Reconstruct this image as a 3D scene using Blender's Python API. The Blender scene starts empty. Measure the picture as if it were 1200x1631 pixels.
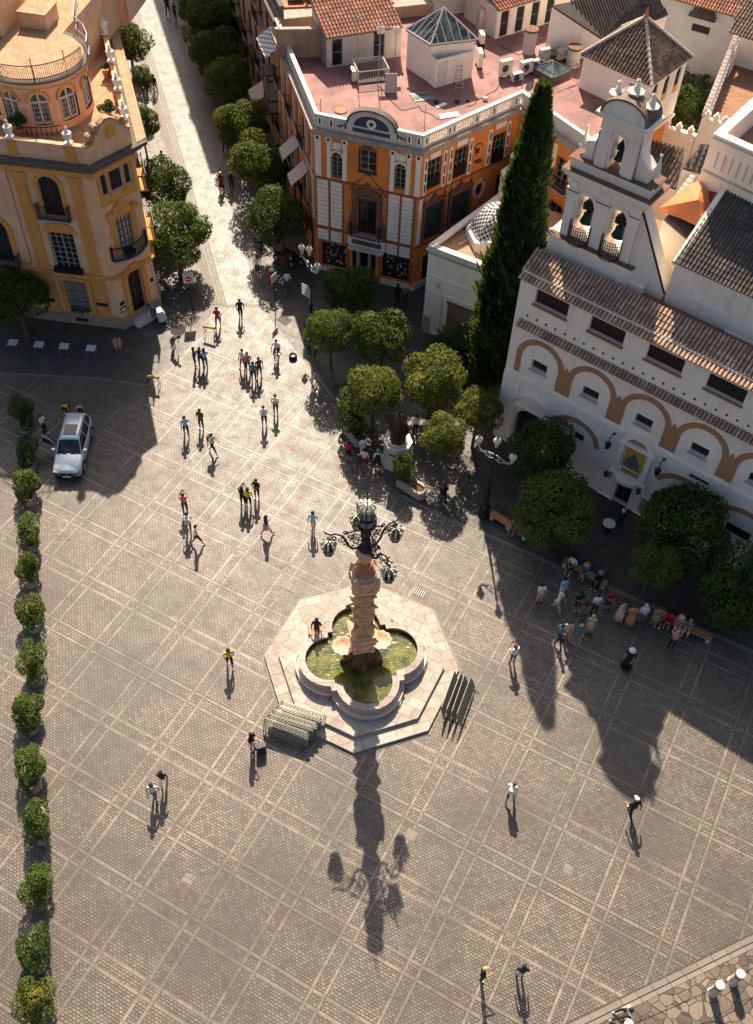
import bpy, bmesh, math, random
from math import sin, cos, pi, radians, sqrt, atan2, tan, floor
from mathutils import Vector, Matrix
random.seed(11)
S = bpy.context.scene
# ------------------------------------------------------------ camera
CAM_H = 48.0
PITCH, ROLL = radians(51.2814), radians(2.80659)
Fv = Vector((0, cos(PITCH), -sin(PITCH))); Rv = Vector((1, 0, 0)); Uv = Rv.cross(Fv)
Rr = cos(ROLL)*Rv + sin(ROLL)*Uv; Ur = -sin(ROLL)*Rv + cos(ROLL)*Uv
cam = bpy.data.cameras.new('camera'); camo = bpy.data.objects.new('camera', cam)
S.collection.objects.link(camo); S.camera = camo
camo.matrix_world = Matrix(((Rr.x, Ur.x, -Fv.x, 0), (Rr.y, Ur.y, -Fv.y, 0), (Rr.z, Ur.z, -Fv.z, CAM_H), (0, 0, 0, 1)))
cam.sensor_fit = 'HORIZONTAL'; cam.sensor_width = 36; cam.lens = 1607.03/1200*36
cam.clip_start = 0.5; cam.clip_end = 3000
# ------------------------------------------------------------ daylight
SUN_EL, SUN_AZ = radians(43.0), radians(5.2)      # sun ahead of the camera, a touch to the left
sdir = Vector((-sin(SUN_AZ)*cos(SUN_EL), cos(SUN_AZ)*cos(SUN_EL), sin(SUN_EL)))
w = bpy.data.worlds.new('World'); S.world = w; w.use_nodes = True
nt = w.node_tree; bg = nt.nodes['Background']; sky = nt.nodes.new('ShaderNodeTexSky')
sky.sky_type = 'NISHITA'; sky.sun_disc = False; sky.sun_elevation = SUN_EL
sky.sun_rotation = -SUN_AZ; sky.dust_density = 3.5; sky.ozone_density = 0.8
nt.links.new(sky.outputs[0], bg.inputs[0]); bg.inputs[1].default_value = 0.071
sl = bpy.data.lights.new('sun', 'SUN'); sl.energy = 5.0; sl.angle = radians(0.5); sl.color = (1, .835, .65)
so = bpy.data.objects.new('sun', sl); S.collection.objects.link(so)
so.rotation_euler = (-sdir).to_track_quat('-Z', 'Y').to_euler(); so.location = (0, 60, 60)
S.view_settings.view_transform = 'Standard'; S.view_settings.look = 'None'
S.view_settings.exposure = 0.96; S.view_settings.gamma = 1.0
S.render.engine = 'CYCLES'

def ray(x, y): return Fv*1607.03 + Rr*(x-600) + Ur*(815.5-y)
def gp(x, y, z=0.0):
    """point of the photograph (1200 x 1631) that lies at height z"""
    r = ray(x, y); t = (z-CAM_H)/r.z
    return Vector((r.x*t, r.y*t, z))
# ------------------------------------------------------------ materials
class NT:
    def __init__(s, name):
        s.m = bpy.data.materials.new(name); s.m.use_nodes = True; s.t = s.m.node_tree
        s.b = s.t.nodes['Principled BSDF']; s.o = s.t.nodes['Material Output']
    def put(s, sock, v):
        if isinstance(v, bpy.types.NodeSocket): s.t.links.new(v, sock)
        elif v is not None:
            if isinstance(v, (tuple, list)) and len(v) == 3 and sock.type == 'RGBA': v = (*v, 1)
            sock.default_value = v
    def n(s, typ, ins=None, **kw):
        nd = s.t.nodes.new('ShaderNode'+typ)
        for k, v in kw.items(): setattr(nd, k, v)
        for k, v in (ins or {}).items(): s.put(nd.inputs[k], v)
        return nd
    def math(s, op, a, b=None, c=None):
        nd = s.t.nodes.new('ShaderNodeMath'); nd.operation = op
        for i, v in enumerate((a, b, c)):
            if v is not None: s.put(nd.inputs[i], v)
        return nd.outputs[0]
    def mix(s, f, a, b, bt='MIX'):
        nd = s.t.nodes.new('ShaderNodeMixRGB'); nd.blend_type = bt
        s.put(nd.inputs[0], f); s.put(nd.inputs[1], a); s.put(nd.inputs[2], b); return nd.outputs[0]
    def ramp(s, v, p0, p1, c0=(0, 0, 0), c1=(1, 1, 1)):
        nd = s.t.nodes.new('ShaderNodeValToRGB'); e = nd.color_ramp.elements
        e[0].position = p0; e[0].color = (*c0, 1); e[1].position = p1; e[1].color = (*c1, 1)
        s.put(nd.inputs[0], v); return nd.outputs[0]
    def noise(s, vec, sc, det=4, rough=.55):
        nd = s.n('TexNoise', {'Scale': sc, 'Detail': det, 'Roughness': rough})
        if vec is not None: s.put(nd.inputs['Vector'], vec)
        return nd.outputs['Fac']
    def bump(s, h, st=.3, d=.02):
        nd = s.n('Bump', {'Strength': st, 'Distance': d, 'Height': h}); s.put(s.b.inputs['Normal'], nd.outputs[0])
    def fin(s, col, rough=.8, metal=0, spec=None):
        s.put(s.b.inputs['Base Color'], col); s.put(s.b.inputs['Roughness'], rough); s.put(s.b.inputs['Metallic'], metal)
        if spec is not None: s.put(s.b.inputs['Specular IOR Level'], spec)
        return s.m
def sc(c, k): return tuple(min(1, x*k) for x in c)
def mat(name, col, rough=.8, var=.18, scale=3.0, dirt=0.0, dirtcol=(.10, .085, .07), metal=0, bump=.15, streak=False):
    t = NT(name); co = t.n('TexCoord').outputs['Object']
    a = t.noise(co, scale, 5)
    c = t.mix(t.ramp(a, .3, .7), sc(col, 1-var), sc(col, 1+var))
    b = t.noise(co, scale*9, 3)
    c = t.mix(t.math('MULTIPLY', b, var), c, sc(col, .55))
    if dirt > 0:
        v = co
        if streak:
            mp = t.n('Mapping', {'Vector': co, 'Scale': (3.0, 3.0, .35)}); v = mp.outputs[0]
        d = t.ramp(t.noise(v, .9, 6, .65), .52, .78)
        c = t.mix(t.math('MULTIPLY', d, dirt), c, dirtcol)
    if bump: t.bump(b, bump, .015)
    return t.fin(c, rough, metal)
M = {}
M['cream'] = mat('cream_render', (.84, .50, .29), .85, .12, 1.2, .42, (.36, .24, .16), streak=True)
M['ochre'] = mat('ochre_render', (.72, .33, .08), .8, .13, 1.4, .4, (.25, .13, .05))
M['orange'] = mat('orange_render', (.82, .27, .055), .85, .14, .8, .45, (.34, .13, .05), streak=True)
M['orangestone'] = mat('red_stone_trim', (.36, .12, .06), .85, .12, 2)
M['brownstone'] = mat('carved_brown_stone', (.20, .10, .06), .9, .35, 5, .5, (.07, .04, .03))
M['white'] = mat('whitewash', (.91, .82, .70), .85, .06, .7, .42, (.45, .37, .30), streak=True)
M['white2'] = mat('old_white_paint', (.66, .61, .55), .85, .10, 1.5, .55, (.26, .20, .15))
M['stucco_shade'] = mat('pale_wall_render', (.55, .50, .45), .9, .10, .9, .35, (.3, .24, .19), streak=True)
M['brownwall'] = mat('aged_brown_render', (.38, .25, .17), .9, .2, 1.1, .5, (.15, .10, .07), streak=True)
M['stonetrim'] = mat('weathered_stone', (.40, .34, .27), .9, .25, 4, .6, (.10, .08, .06))
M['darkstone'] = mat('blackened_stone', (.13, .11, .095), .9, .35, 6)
M['brickband'] = mat('brick_band_paint', (.42, .22, .11), .85, .15, 6)
M['iron'] = mat('black_iron', (.018, .018, .02), .5, .3, 8, metal=.3, bump=0)
M['ironlight'] = mat('grey_painted_steel', (.30, .31, .31), .45, .15, 8, metal=.3, bump=0)
M['wood'] = mat('bench_wood', (.42, .20, .09), .65, .25, 9)
M['woodwhite'] = mat('white_joinery', (.62, .60, .54), .6, .06, 6, bump=0)
M['darkwood'] = mat('dark_wood', (.07, .04, .025), .6, .3, 7)
M['metal'] = mat('galvanised_metal', (.46, .46, .44), .4, .12, 7, metal=.6, bump=0)
M['barrier'] = mat('zinc_barrier_rail', (.27, .265, .22), .5, .25, 7, metal=.3, bump=0)
M['acwhite'] = mat('cream_metal_case', (.62, .58, .50), .5, .08, 4, .2, bump=0)
M['acdark'] = mat('dark_grille', (.05, .05, .05), .6, .2, 12, bump=0)
M['terracotta'] = mat('terracotta', (.48, .20, .10), .85, .25, 6)
M['urnwhite'] = mat('white_urn_glaze', (.82, .78, .72), .6, .05, 4, .15, (.4, .3, .22))
M['soil'] = mat('soil', (.11, .06, .04), .95, .4, 9)
M['marble'] = mat('pale_marble', (.66, .58, .49), .55, .12, 2, .25, (.42, .31, .24))
M['bronze'] = mat('dark_bronze', (.06, .042, .03), .38, .4, 4, metal=.7)
M['bell'] = mat('green_bronze_bell', (.025, .05, .042), .45, .3, 4, metal=.6)
M['pinkterrace'] = None
M['pinkstone'] = mat('pink_marble', (.72, .40, .27), .6, .2, 3, .2, (.35, .2, .13))
M['ochrestone'] = mat('honey_stone', (.74, .45, .25), .8, .22, 4, .35, (.25, .14, .07))
M['rock'] = mat('wet_brown_rock', (.10, .045, .02), .4, .6, 4, .5, (.02, .012, .01))
M['bark'] = mat('bark', (.13, .10, .075), .95, .3, 9)
M['tarp'] = mat('orange_painted_roof', (.80, .26, .10), .8, .08, .8, .15, (.5, .2, .1))
M['canvas'] = mat('awning_canvas', (.55, .45, .36), .9, .06, 3, bump=0)
M['black'] = mat('black_fabric', (.02, .02, .022), .85, .2, 9, bump=0)
M['blue_tile'] = mat('blue_glazed_tile', (.03, .05, .10), .3, .3, 8, bump=0)
def glass_mat(name, col, rough=.12):
    t = NT(name); co = t.n('TexCoord').outputs['Object']
    c = t.mix(t.ramp(t.noise(co, 1.7, 3), .42, .62), sc(col, .5), sc(col, 1.8))
    return t.fin(c, rough)
M['glass'] = glass_mat('dark_window_glass', (.022, .026, .028))
M['glassgreen'] = glass_mat('greenish_glass', (.055, .085, .075))
M['skyglass'] = glass_mat('roof_glass', (.10, .13, .12), .2)
M['void'] = mat('shutter_dark', (.022, .022, .022), .8, .3, 5, bump=0)
M['curtain'] = mat('net_curtain', (.42, .38, .34), .8, .3, 5, bump=0)

def tile_mat(name, col, dark):
    t = NT(name); co = t.n('TexCoord').outputs['Object']
    r = t.n('NewGeometry').outputs['Random Per Island']
    c = t.mix(r, sc(col, .62), sc(col, 1.3))
    c = t.mix(t.ramp(t.noise(co, 1.3, 6, .7), .40, .66), c, dark)
    c = t.mix(t.math('MULTIPLY', t.noise(co, 14, 3), .5), c, sc(dark, .7))
    t.bump(t.noise(co, 30, 3), .3, .01)
    return t.fin(c, .9)
M['tilered'] = tile_mat('red_clay_tiles', (.58, .21, .11), (.24, .10, .06))
M['tilebrown'] = tile_mat('mossy_brown_tiles', (.32, .20, .13), (.075, .062, .05))
M['tiledark'] = tile_mat('grey_lichen_tiles', (.15, .12, .095), (.045, .042, .038))
M['tilepink'] = tile_mat('eave_pink_tiles', (.70, .47, .32), (.30, .19, .12))
M['ridge'] = mat('pale_ridge_mortar', (.55, .50, .43), .9, .3, 5, .3)

def checker_tile(name, c1, c2, s):
    t = NT(name); uv = t.n('UVMap').outputs[0]
    k = t.n('TexChecker', {'Vector': uv, 'Color1': (*c1, 1), 'Color2': (*c2, 1), 'Scale': s})
    return t.fin(k.outputs[0], .3)
M['checker'] = checker_tile('black_white_glazed_tiles', (.03, .04, .045), (.66, .66, .62), 1.0)

def paving(name, s1, s2, bl, bh, c1, c2, mort, strip, rough, rvar):
    """square fields of setts between double bands of long slabs; UV is metres along the grid"""
    t = NT(name); uv = t.n('UVMap').outputs[0]; sp = t.n('SeparateXYZ', {0: uv})
    U, V = sp.outputs[0], sp.outputs[1]
    wob = t.n('TexNoise', {'Vector': uv, 'Scale': 1.6, 'Detail': 2}).outputs['Color']
    wv = t.n('VectorMath', {0: wob, 1: (.5, .5, .5)}, operation='SUBTRACT')
    wv = t.n('VectorMath', {0: wv.outputs[0], 'Scale': .035}, operation='SCALE')
    uvw = t.n('VectorMath', {0: uv, 1: wv.outputs[0]}, operation='ADD').outputs[0]
    br = t.n('TexBrick', {'Vector': uvw, 'Color1': (0, 0, 0, 1), 'Color2': (1, 1, 1, 1), 'Mortar': (0, 0, 0, 1), 'Scale': 1.0,
             'Mortar Size': .019, 'Mortar Smooth': .5, 'Brick Width': bl, 'Row Height': bh, 'Bias': 0.0}, offset=.5)
    def strips(C, s):
        f = t.math('SUBTRACT', t.math('FRACT', t.math('ADD', t.math('DIVIDE', C, s), 100.5)), .5)
        d = t.math('ABSOLUTE', t.math('MULTIPLY', f, s))
        m = t.math('LESS_THAN', t.math('ABSOLUTE', t.math('SUBTRACT', d, .32)), .082)
        j = t.math('LESS_THAN', t.math('ABSOLUTE', t.math('SUBTRACT', t.math('ABSOLUTE', t.math('SUBTRACT', d, .32)), .082)), .012)
        inn = t.math('LESS_THAN', d, .42)
        return m, j, inn
    mu, ju, iu = strips(U, s1); mv, jv, iv = strips(V, s2)
    m = t.math('MAXIMUM', mu, mv)
    # joints across the long slabs
    def joint(C, L):
        f = t.math('FRACT', t.math('ADD', t.math('DIVIDE', C, L), 50.2)); return t.math('LESS_THAN', f, .03)
    jj = t.math('MAXIMUM', t.math('MULTIPLY', mu, joint(V, .8)), t.math('MULTIPLY', mv, joint(U, .8)))
    jj = t.math('MAXIMUM', jj, t.math('MAXIMUM', ju, jv))
    # tone of single slabs and of whole fields
    cell = t.n('CombineXYZ', {0: t.math('FLOOR', t.math('ADD', t.math('DIVIDE', U, s1), 100.0)), 1: t.math('FLOOR', t.math('ADD', t.math('DIVIDE', V, s2), 100.0))}).outputs[0]
    wn = t.n('TexWhiteNoise', {'Vector': cell}).outputs['Value']
    cs = t.n('CombineXYZ', {0: t.math('FLOOR', t.math('ADD', t.math('DIVIDE', U, .8), 50.2)), 1: t.math('FLOOR', t.math('ADD', t.math('DIVIDE', V, .8), 50.2))}).outputs[0]
    ws = t.n('TexWhiteNoise', {'Vector': cs}).outputs['Value']
    big = t.noise(uv, .16, 4, .6); mid = t.noise(uv, 1.1, 6, .65); fine = t.noise(uv, 22, 2)
    cb = t.mix(br.outputs['Color'], c1, c2)
    cb = t.mix(t.math('MULTIPLY', wn, .38), cb, sc(c1, 1.05))
    cb = t.mix(br.outputs['Fac'], cb, mort)
    cst = t.mix(ws, sc(strip, .78), sc(strip, 1.16)); cst = t.mix(t.math('MULTIPLY', fine, .35), cst, sc(strip, .6))
    c = t.mix(m, cb, cst)
    c = t.mix(t.math('MULTIPLY', jj, .75), c, mort)
    c = t.mix(t.math('MULTIPLY', t.ramp(big, .42, .62), .58), c, (.058, .049, .040))
    c = t.mix(t.math('MULTIPLY', t.ramp(mid, .46, .70), .5), c, (.060, .050, .041))
    gum = t.n('TexVoronoi', {'Vector': uv, 'Scale': .9, 'Randomness': 1.0}).outputs['Distance']
    c = t.mix(t.math('MULTIPLY', t.math('LESS_THAN', gum, .045), .45), c, (.04, .034, .028))
    wear = t.noise(t.n('Mapping', {'Vector': uv, 'Rotation': (0, 0, .5), 'Scale': (.35, 1.6, 1)}).outputs[0], .9, 5, .7)
    c = t.mix(t.math('MULTIPLY', t.ramp(wear, .52, .70), .30), c, (.07, .058, .046))
    h = t.math('ADD', t.math('MULTIPLY', t.math('SUBTRACT', 1.0, t.math('MAXIMUM', t.math('MULTIPLY', br.outputs['Fac'], t.math('SUBTRACT', 1.0, m)), jj)), .8), t.math('MULTIPLY', fine, .5))
    t.bump(h, .6, .014)
    rg = t.math('ADD', t.math('MULTIPLY', mid, rvar), rough)
    return t.fin(c, rg, 0, .42)
A_G = -0.45768836; S1 = .06742983*48; S2 = .06659471*48; OG = (-.25414365*48, 1.00313957*48)
M['plaza'] = paving('sett_paving', S1, S2, .215, .13, (.128, .106, .083), (.255, .215, .170), (.022, .018, .015), (.25, .212, .168), .32, .32)

def slabs(name, bl, bh, c1, c2, mort, ms, rough, patch=(.2, .17, .14), pamt=.5, psc=1.2, big=.3):
    t = NT(name); uv = t.n('UVMap').outputs[0]
    br = t.n('TexBrick', {'Vector': uv, 'Color1': (*c1, 1), 'Color2': (*c2, 1), 'Mortar': (*mort, 1), 'Scale': 1.0, 'Mortar Size': ms,
             'Mortar Smooth': .4, 'Brick Width': bl, 'Row Height': bh, 'Bias': 0.0}, offset=.5)
    mid = t.noise(uv, psc, 6, .68); fine = t.noise(uv, 18, 3); bg_ = t.noise(uv, .25, 3)
    c = t.mix(t.math('MULTIPLY', t.ramp(mid, .46, .66), pamt), br.outputs['Color'], patch)
    c = t.mix(t.math('MULTIPLY', t.ramp(bg_, .4, .7), big), c, patch)
    t.bump(t.math('SUBTRACT', t.math('MULTIPLY', fine, .5), t.math('MULTIPLY', br.outputs['Fac'], .7)), .45, .012)
    return t.fin(c, t.math('ADD', t.math('MULTIPLY', mid, .3), rough))
M['slab'] = slabs('grey_slab_paving', .55, .45, (.055, .051, .043), (.082, .076, .065), (.018, .016, .014), .016, .42, (.045, .040, .034))
M['road'] = slabs('polished_street_stone', .45, .22, (.085, .093, .076), (.14, .145, .12), (.045, .047, .038), .010, .36, (.04, .044, .035), .9, 1.1)
M['walk'] = slabs('pale_pavement_slabs', .6, .4, (.115, .113, .098), (.15, .147, .127), (.06, .057, .048), .01, .44, (.075, .073, .062), .6)
M['darkband'] = slabs('brown_granite_band', .5, .5, (.10, .082, .066), (.13, .11, .09), (.05, .04, .03), .01, .5)
M['lightband'] = slabs('light_gutter_stone', .8, .3, (.17, .16, .135), (.22, .205, .17), (.05, .045, .035), .02, .5)
M['octo'] = slabs('worn_marble_slabs', .95, .62, (.34, .305, .26), (.46, .42, .365), (.10, .08, .065), .014, .55, (.20, .155, .12), .55, 1.0)
M['pinkterrace'] = slabs('pink_terrace_tiles', .28, .14, (.29, .115, .10), (.35, .155, .13), (.20, .09, .08), .006, .6, (.15, .075, .068), .85, .55, .5)
M['ochreterrace'] = slabs('ochre_terrace_tiles', .3, .3, (.42, .24, .12), (.53, .34, .20), (.22, .12, .06), .012, .7, (.30, .17, .09), .5, 1.6)
M['brickterrace'] = slabs('brick_terrace', .26, .13, (.30, .15, .08), (.40, .21, .11), (.16, .08, .05), .010, .75, (.17, .09, .055), .4)
def cobble():
    t = NT('irregular_cobbles'); uv = t.n('UVMap').outputs[0]
    v1 = t.n('TexVoronoi', {'Vector': uv, 'Scale': 2.1, 'Randomness': .85}, feature='DISTANCE_TO_EDGE').outputs['Distance']
    v2 = t.n('TexVoronoi', {'Vector': uv, 'Scale': 2.1, 'Randomness': .85}, feature='F1').outputs['Color']
    e = t.ramp(v1, .008, .045); r = t.n('SeparateColor', {0: v2}).outputs[0]
    c = t.mix(t.ramp(r, .15, .9), (.075, .058, .043), (.24, .19, .14))
    c = t.mix(t.math('MULTIPLY', t.noise(uv, 3, 5, .7), .6), c, (.07, .055, .04))
    c = t.mix(e, (.045, .035, .027), c)
    t.bump(t.math('ADD', t.math('MULTIPLY', e, 1.0), t.math('MULTIPLY', t.noise(uv, 9, 4), .5)), .7, .03)
    return t.fin(c, .6)
M['cobble'] = cobble()
def water():
    t = NT('green_water'); co = t.n('TexCoord').outputs['Object']
    n1 = t.noise(co, 1.1, 4, .6)
    c = t.mix(t.ramp(n1, .38, .64), (.025, .045, .008), (.17, .165, .022))
    t.bump(t.n('TexNoise', {'Vector': co, 'Scale': 3.2, 'Detail': 1, 'Distortion': 1.6}).outputs['Fac'], .28, .05)
    return t.fin(c, .16)
M['water'] = water()
def leafmat(name, c1, c2, tip, amt):
    t = NT(name); r = t.n('NewGeometry').outputs['Random Per Island']; co = t.n('TexCoord').outputs['Object']
    oi = t.n('ObjectInfo').outputs['Random']
    c = t.mix(r, c1, c2)
    k = t.noise(t.n('VectorMath', {0: co, 1: t.n('CombineXYZ', {0: t.math('MULTIPLY', oi, 37.0), 1: 0.0, 2: 0.0}).outputs[0]}, operation='ADD').outputs[0], 1.1, 2)
    c = t.mix(t.math('MULTIPLY', t.ramp(k, .46, .62), amt), c, tip)
    tr = t.n('BsdfTranslucent', {'Color': t.mix(.35, c, (.30, .36, .03))})
    t.fin(c, .55, 0, .28)
    mx = t.n('MixShader', {0: .34, 1: t.b.outputs[0], 2: tr.outputs[0]})
    t.t.links.new(mx.outputs[0], t.o.inputs[0]); return t.m
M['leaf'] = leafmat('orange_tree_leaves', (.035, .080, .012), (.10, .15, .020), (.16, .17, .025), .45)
M['leafsun'] = leafmat('sunlit_yellow_leaves', (.045, .085, .012), (.11, .15, .020), (.30, .26, .035), .6)  # brighter leaf copy for sunlit crowns: sunlight painted in with the yellow leaves
M['leafdark'] = leafmat('shaded_dark_leaves', (.020, .052, .012), (.055, .105, .020), (.10, .13, .025), .5)  # darker leaf copy: shade painted in for shaded crowns, also dark shrubs
M['cypress'] = leafmat('cypress_foliage', (.012, .042, .014), (.035, .085, .022), (.05, .10, .025), .6)
M['palm'] = leafmat('palm_fronds', (.02, .065, .015), (.05, .13, .03), (.06, .14, .03), .4)
_cm = {}
def plain(col, rough=.75, metal=0):
    k = (tuple(round(c, 3) for c in col), rough, metal)
    if k not in _cm:
        _cm[k] = mat('cloth_or_paint_%02d' % len(_cm), col, rough, .12, 6, metal=metal, bump=0)
    return _cm[k]
# ------------------------------------------------------------ mesh builder
class Fr:
    """a wall frame: u along the wall, d outwards (towards the square), z up"""
    def __init__(s, A, deg):
        s.A = Vector((A[0], A[1], 0)); t = radians(deg); s.deg = deg
        s.e = Vector((cos(t), sin(t), 0)); s.n = Vector((sin(t), -cos(t), 0))
    def __call__(s, p): q = s.A + s.e*p[0] + s.n*p[1]; return (q.x, q.y, p[2])
    def inv(s, q): v = Vector(q)-s.A; return (v.dot(s.e), v.dot(s.n), q[2])
class MB:
    def __init__(s, fr=None): s.v = []; s.f = []; s.m = []; s.mi = 0; s.fr = fr; s.uvs = None
    def add(s, pts, faces):
        b = len(s.v); s.v += [tuple(s.fr(p)) if s.fr else tuple(p) for p in pts]
        for q in faces: s.f.append([b+i for i in q]); s.m.append(s.mi)
        return s
    def box(s, x0, x1, y0, y1, z0, z1):
        return s.add([(x0, y0, z0), (x1, y0, z0), (x1, y1, z0), (x0, y1, z0), (x0, y0, z1), (x1, y0, z1), (x1, y1, z1), (x0, y1, z1)],
                     [(0, 3, 2, 1), (4, 5, 6, 7), (0, 1, 5, 4), (1, 2, 6, 5), (2, 3, 7, 6), (3, 0, 4, 7)])
    def poly(s, pts): return s.add(pts, [list(range(len(pts)))])
    def prism(s, pl, z0, z1, top=True, bot=True):
        n = len(pl); pts = [(p[0], p[1], z0) for p in pl]+[(p[0], p[1], z1) for p in pl]
        fs = [(i, (i+1) % n, n+(i+1) % n, n+i) for i in range(n)]
        if top: fs.append(list(range(n, 2*n)))
        if bot: fs.append(list(range(n-1, -1, -1)))
        return s.add(pts, fs)
    def slab(s, pl, d0, d1):
        """profile in (u,z), extruded along d"""
        n = len(pl); pts = [(p[0], d0, p[1]) for p in pl]+[(p[0], d1, p[1]) for p in pl]
        return s.add(pts, [(i, (i+1) % n, n+(i+1) % n, n+i) for i in range(n)]+[list(range(n, 2*n)), list(range(n-1, -1, -1))])
    def band(s, inner, outer, d0, d1):
        """ribbon between two open (u,z) lines, extruded along d"""
        n = len(inner)
        for i in range(n-1):
            s.slab([inner[i], inner[i+1], outer[i+1], outer[i]], d0, d1)
        return s
    def tube(s, pts, r, n=6, cap=True):
        pts = [Vector(p) for p in pts]; rs = r if isinstance(r, (list, tuple)) else [r]*len(pts)
        V = []; up = Vector((0, 0, 1)); prev = None
        for i, p in enumerate(pts):
            d = (pts[min(i+1, len(pts)-1)]-pts[max(i-1, 0)]).normalized()
            if prev is None: a = d.cross(up if abs(d.z) < .9 else Vector((1, 0, 0))).normalized()
            else:
                a = prev-d*prev.dot(d); a = a.normalized() if a.length > 1e-4 else d.cross(up).normalized()
            prev = a; b = d.cross(a)
            for k in range(n):
                t = 2*pi*k/n; V.append(tuple(p+a*cos(t)*rs[i]+b*sin(t)*rs[i]))
        F = [(i*n+k, i*n+(k+1) % n, (i+1)*n+(k+1) % n, (i+1)*n+k) for i in range(len(pts)-1) for k in range(n)]
        if cap: F += [list(range(n))[::-1], [(len(pts)-1)*n+k for k in range(n)]]
        return s.add(V, F)
    def lathe(s, prof, n=16, c=(0, 0, 0), sx=1, sy=1, wob=None):
        V = []
        for i, (r, z) in enumerate(prof):
            for k in range(n):
                t = 2*pi*k/n; q = r*(wob(t, z) if wob else 1)
                V.append((c[0]+q*cos(t)*sx, c[1]+q*sin(t)*sy, c[2]+z))
        F = [(i*n+k, i*n+(k+1) % n, (i+1)*n+(k+1) % n, (i+1)*n+k) for i in range(len(prof)-1) for k in range(n)]
        F += [list(range(n))[::-1], [(len(prof)-1)*n+k for k in range(n)]]
        return s.add(V, F)
    def ball(s, c, r, n=8, sz=1):
        return s.lathe([(max(r*sin(pi*i/n), .001), -r*cos(pi*i/n)*sz) for i in range(n+1)], n+2, c)
    def obox(s, c, x, y, z, hx, hy, hz):
        c, x, y, z = Vector(c), Vector(x), Vector(y), Vector(z); P = []
        for k in (-1, 1):
            for a, b in ((-1, -1), (1, -1), (1, 1), (-1, 1)): P.append(tuple(c+x*a*hx+y*b*hy+z*k*hz))
        return s.add(P, [(0, 3, 2, 1), (4, 5, 6, 7), (0, 1, 5, 4), (1, 2, 6, 5), (2, 3, 7, 6), (3, 0, 4, 7)])
ORG = None; COL = S.collection
def link(o, parent=None):
    COL.objects.link(o)
    if parent: o.parent = parent
    return o
def obj(name, mb, mats, parent=None, smooth=False, recalc=True, uvf=None):
    global ORG
    me = bpy.data.meshes.new(name); v = mb.v
    if ORG: v = [(p[0]-ORG[0], p[1]-ORG[1], p[2]-ORG[2]) for p in v]
    me.from_pydata(v, [], mb.f)
    if not isinstance(mats, (list, tuple)): mats = [mats]
    for m in mats: me.materials.append(M[m] if isinstance(m, str) else m)
    if len(mats) > 1: me.polygons.foreach_set('material_index', mb.m)
    if recalc:
        bm = bmesh.new(); bm.from_mesh(me); bmesh.ops.recalc_face_normals(bm, faces=bm.faces); bm.to_mesh(me); bm.free()
    if smooth: me.polygons.foreach_set('use_smooth', [True]*len(me.polygons))
    if uvf:
        uv = me.uv_layers.new(name='UVMap'); k = 0; dat = []
        for l in me.loops:
            q = mb.v[l.vertex_index]; a = uvf(q); dat += [a[0], a[1]]
        uv.data.foreach_set('uv', dat)
    return link(bpy.data.objects.new(name, me), parent)
SPLIT = {'window_cage': .1, 'niche_basin': .02, 'plinth': .02, 'window_pillar': .05, 'pilaster': .02, 'window_surrounds': .03, 'parapet_piers': .02, 'street_name_plate': .02, 'white_pilasters': .06, 'parapet_slots': .02, 'pilaster_slots': .02, 'pilaster_capitals': .02, 'red_trim': .02, 'side_pilasters': .02, 'baluster_row': .16, 'roof_blocks': .02, 'shop_pilasters': .02, 'finials': .02, 'flower_brackets': .2, 'gilt_panels': .02, 'carved_surround': .05, 'lower_arches': .02, 'shadow_line_lead': .02, 'wall_plaque': .02, 'belfry_mouldings': .04, 'iron_scrollwork': .05, 'water_tank': .02, 'table_tops': .02, 'corner_posts': .02, 'foot_rail': .02, 'blue_tiles': .02, 'wall_moulding': .02, 'railing_panel': .02, 'door_panels': .02, 'wheels': .02, 'merlons': .0, 'panel_moulding': .02, 'portal_surround': .05, 'portal_hood': .03}
_obj = obj
def obj(name, mb, mats, parent=None, smooth=False, recalc=True, uvf=None):
    e = SPLIT.get(name)
    if e is None or parent is None: return _obj(name, mb, mats, parent, smooth, recalc, uvf)
    par = list(range(len(mb.v)))
    def find(i):
        while par[i] != i: par[i] = par[par[i]]; i = par[i]
        return i
    for f in mb.f:
        a = find(f[0])
        for i in f[1:]: par[find(i)] = a
    isl = {}
    for k, f in enumerate(mb.f): isl.setdefault(find(f[0]), []).append(k)
    boxes = []
    for fs in isl.values():
        vs = {i for k in fs for i in mb.f[k]}; lo = [min(mb.v[i][c] for i in vs)-e/2 for c in range(3)]; hi = [max(mb.v[i][c] for i in vs)+e/2 for c in range(3)]; boxes.append([lo, hi, fs])
    ch = True
    while ch:
        ch = False; out = []
        for b in boxes:
            for o in out:
                if all(b[0][c] <= o[1][c] and o[0][c] <= b[1][c] for c in range(3)):
                    o[0] = [min(o[0][c], b[0][c]) for c in range(3)]; o[1] = [max(o[1][c], b[1][c]) for c in range(3)]; o[2] = o[2]+b[2]; ch = True; break
            else: out.append(b)
        boxes = out
    if len(boxes) > 90 or len(boxes) < 2: return _obj(name, mb, mats, parent, smooth, recalc, uvf)
    last = None
    for lo, hi, fs in boxes:
        m2 = MB(); mp = {}
        for k in fs:
            q = []
            for i in mb.f[k]:
                if i not in mp: mp[i] = len(m2.v); m2.v.append(mb.v[i])
                q.append(mp[i])
            m2.f.append(q); m2.m.append(mb.m[k])
        last = _obj(name, m2, mats, parent, smooth, recalc, uvf)
    return last
def tag(o, label=None, cat=None, group=None, kind=None):
    if label: o['label'] = label
    if cat: o['category'] = cat
    if group: o['group'] = group
    if kind: o['kind'] = kind
    return o
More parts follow.
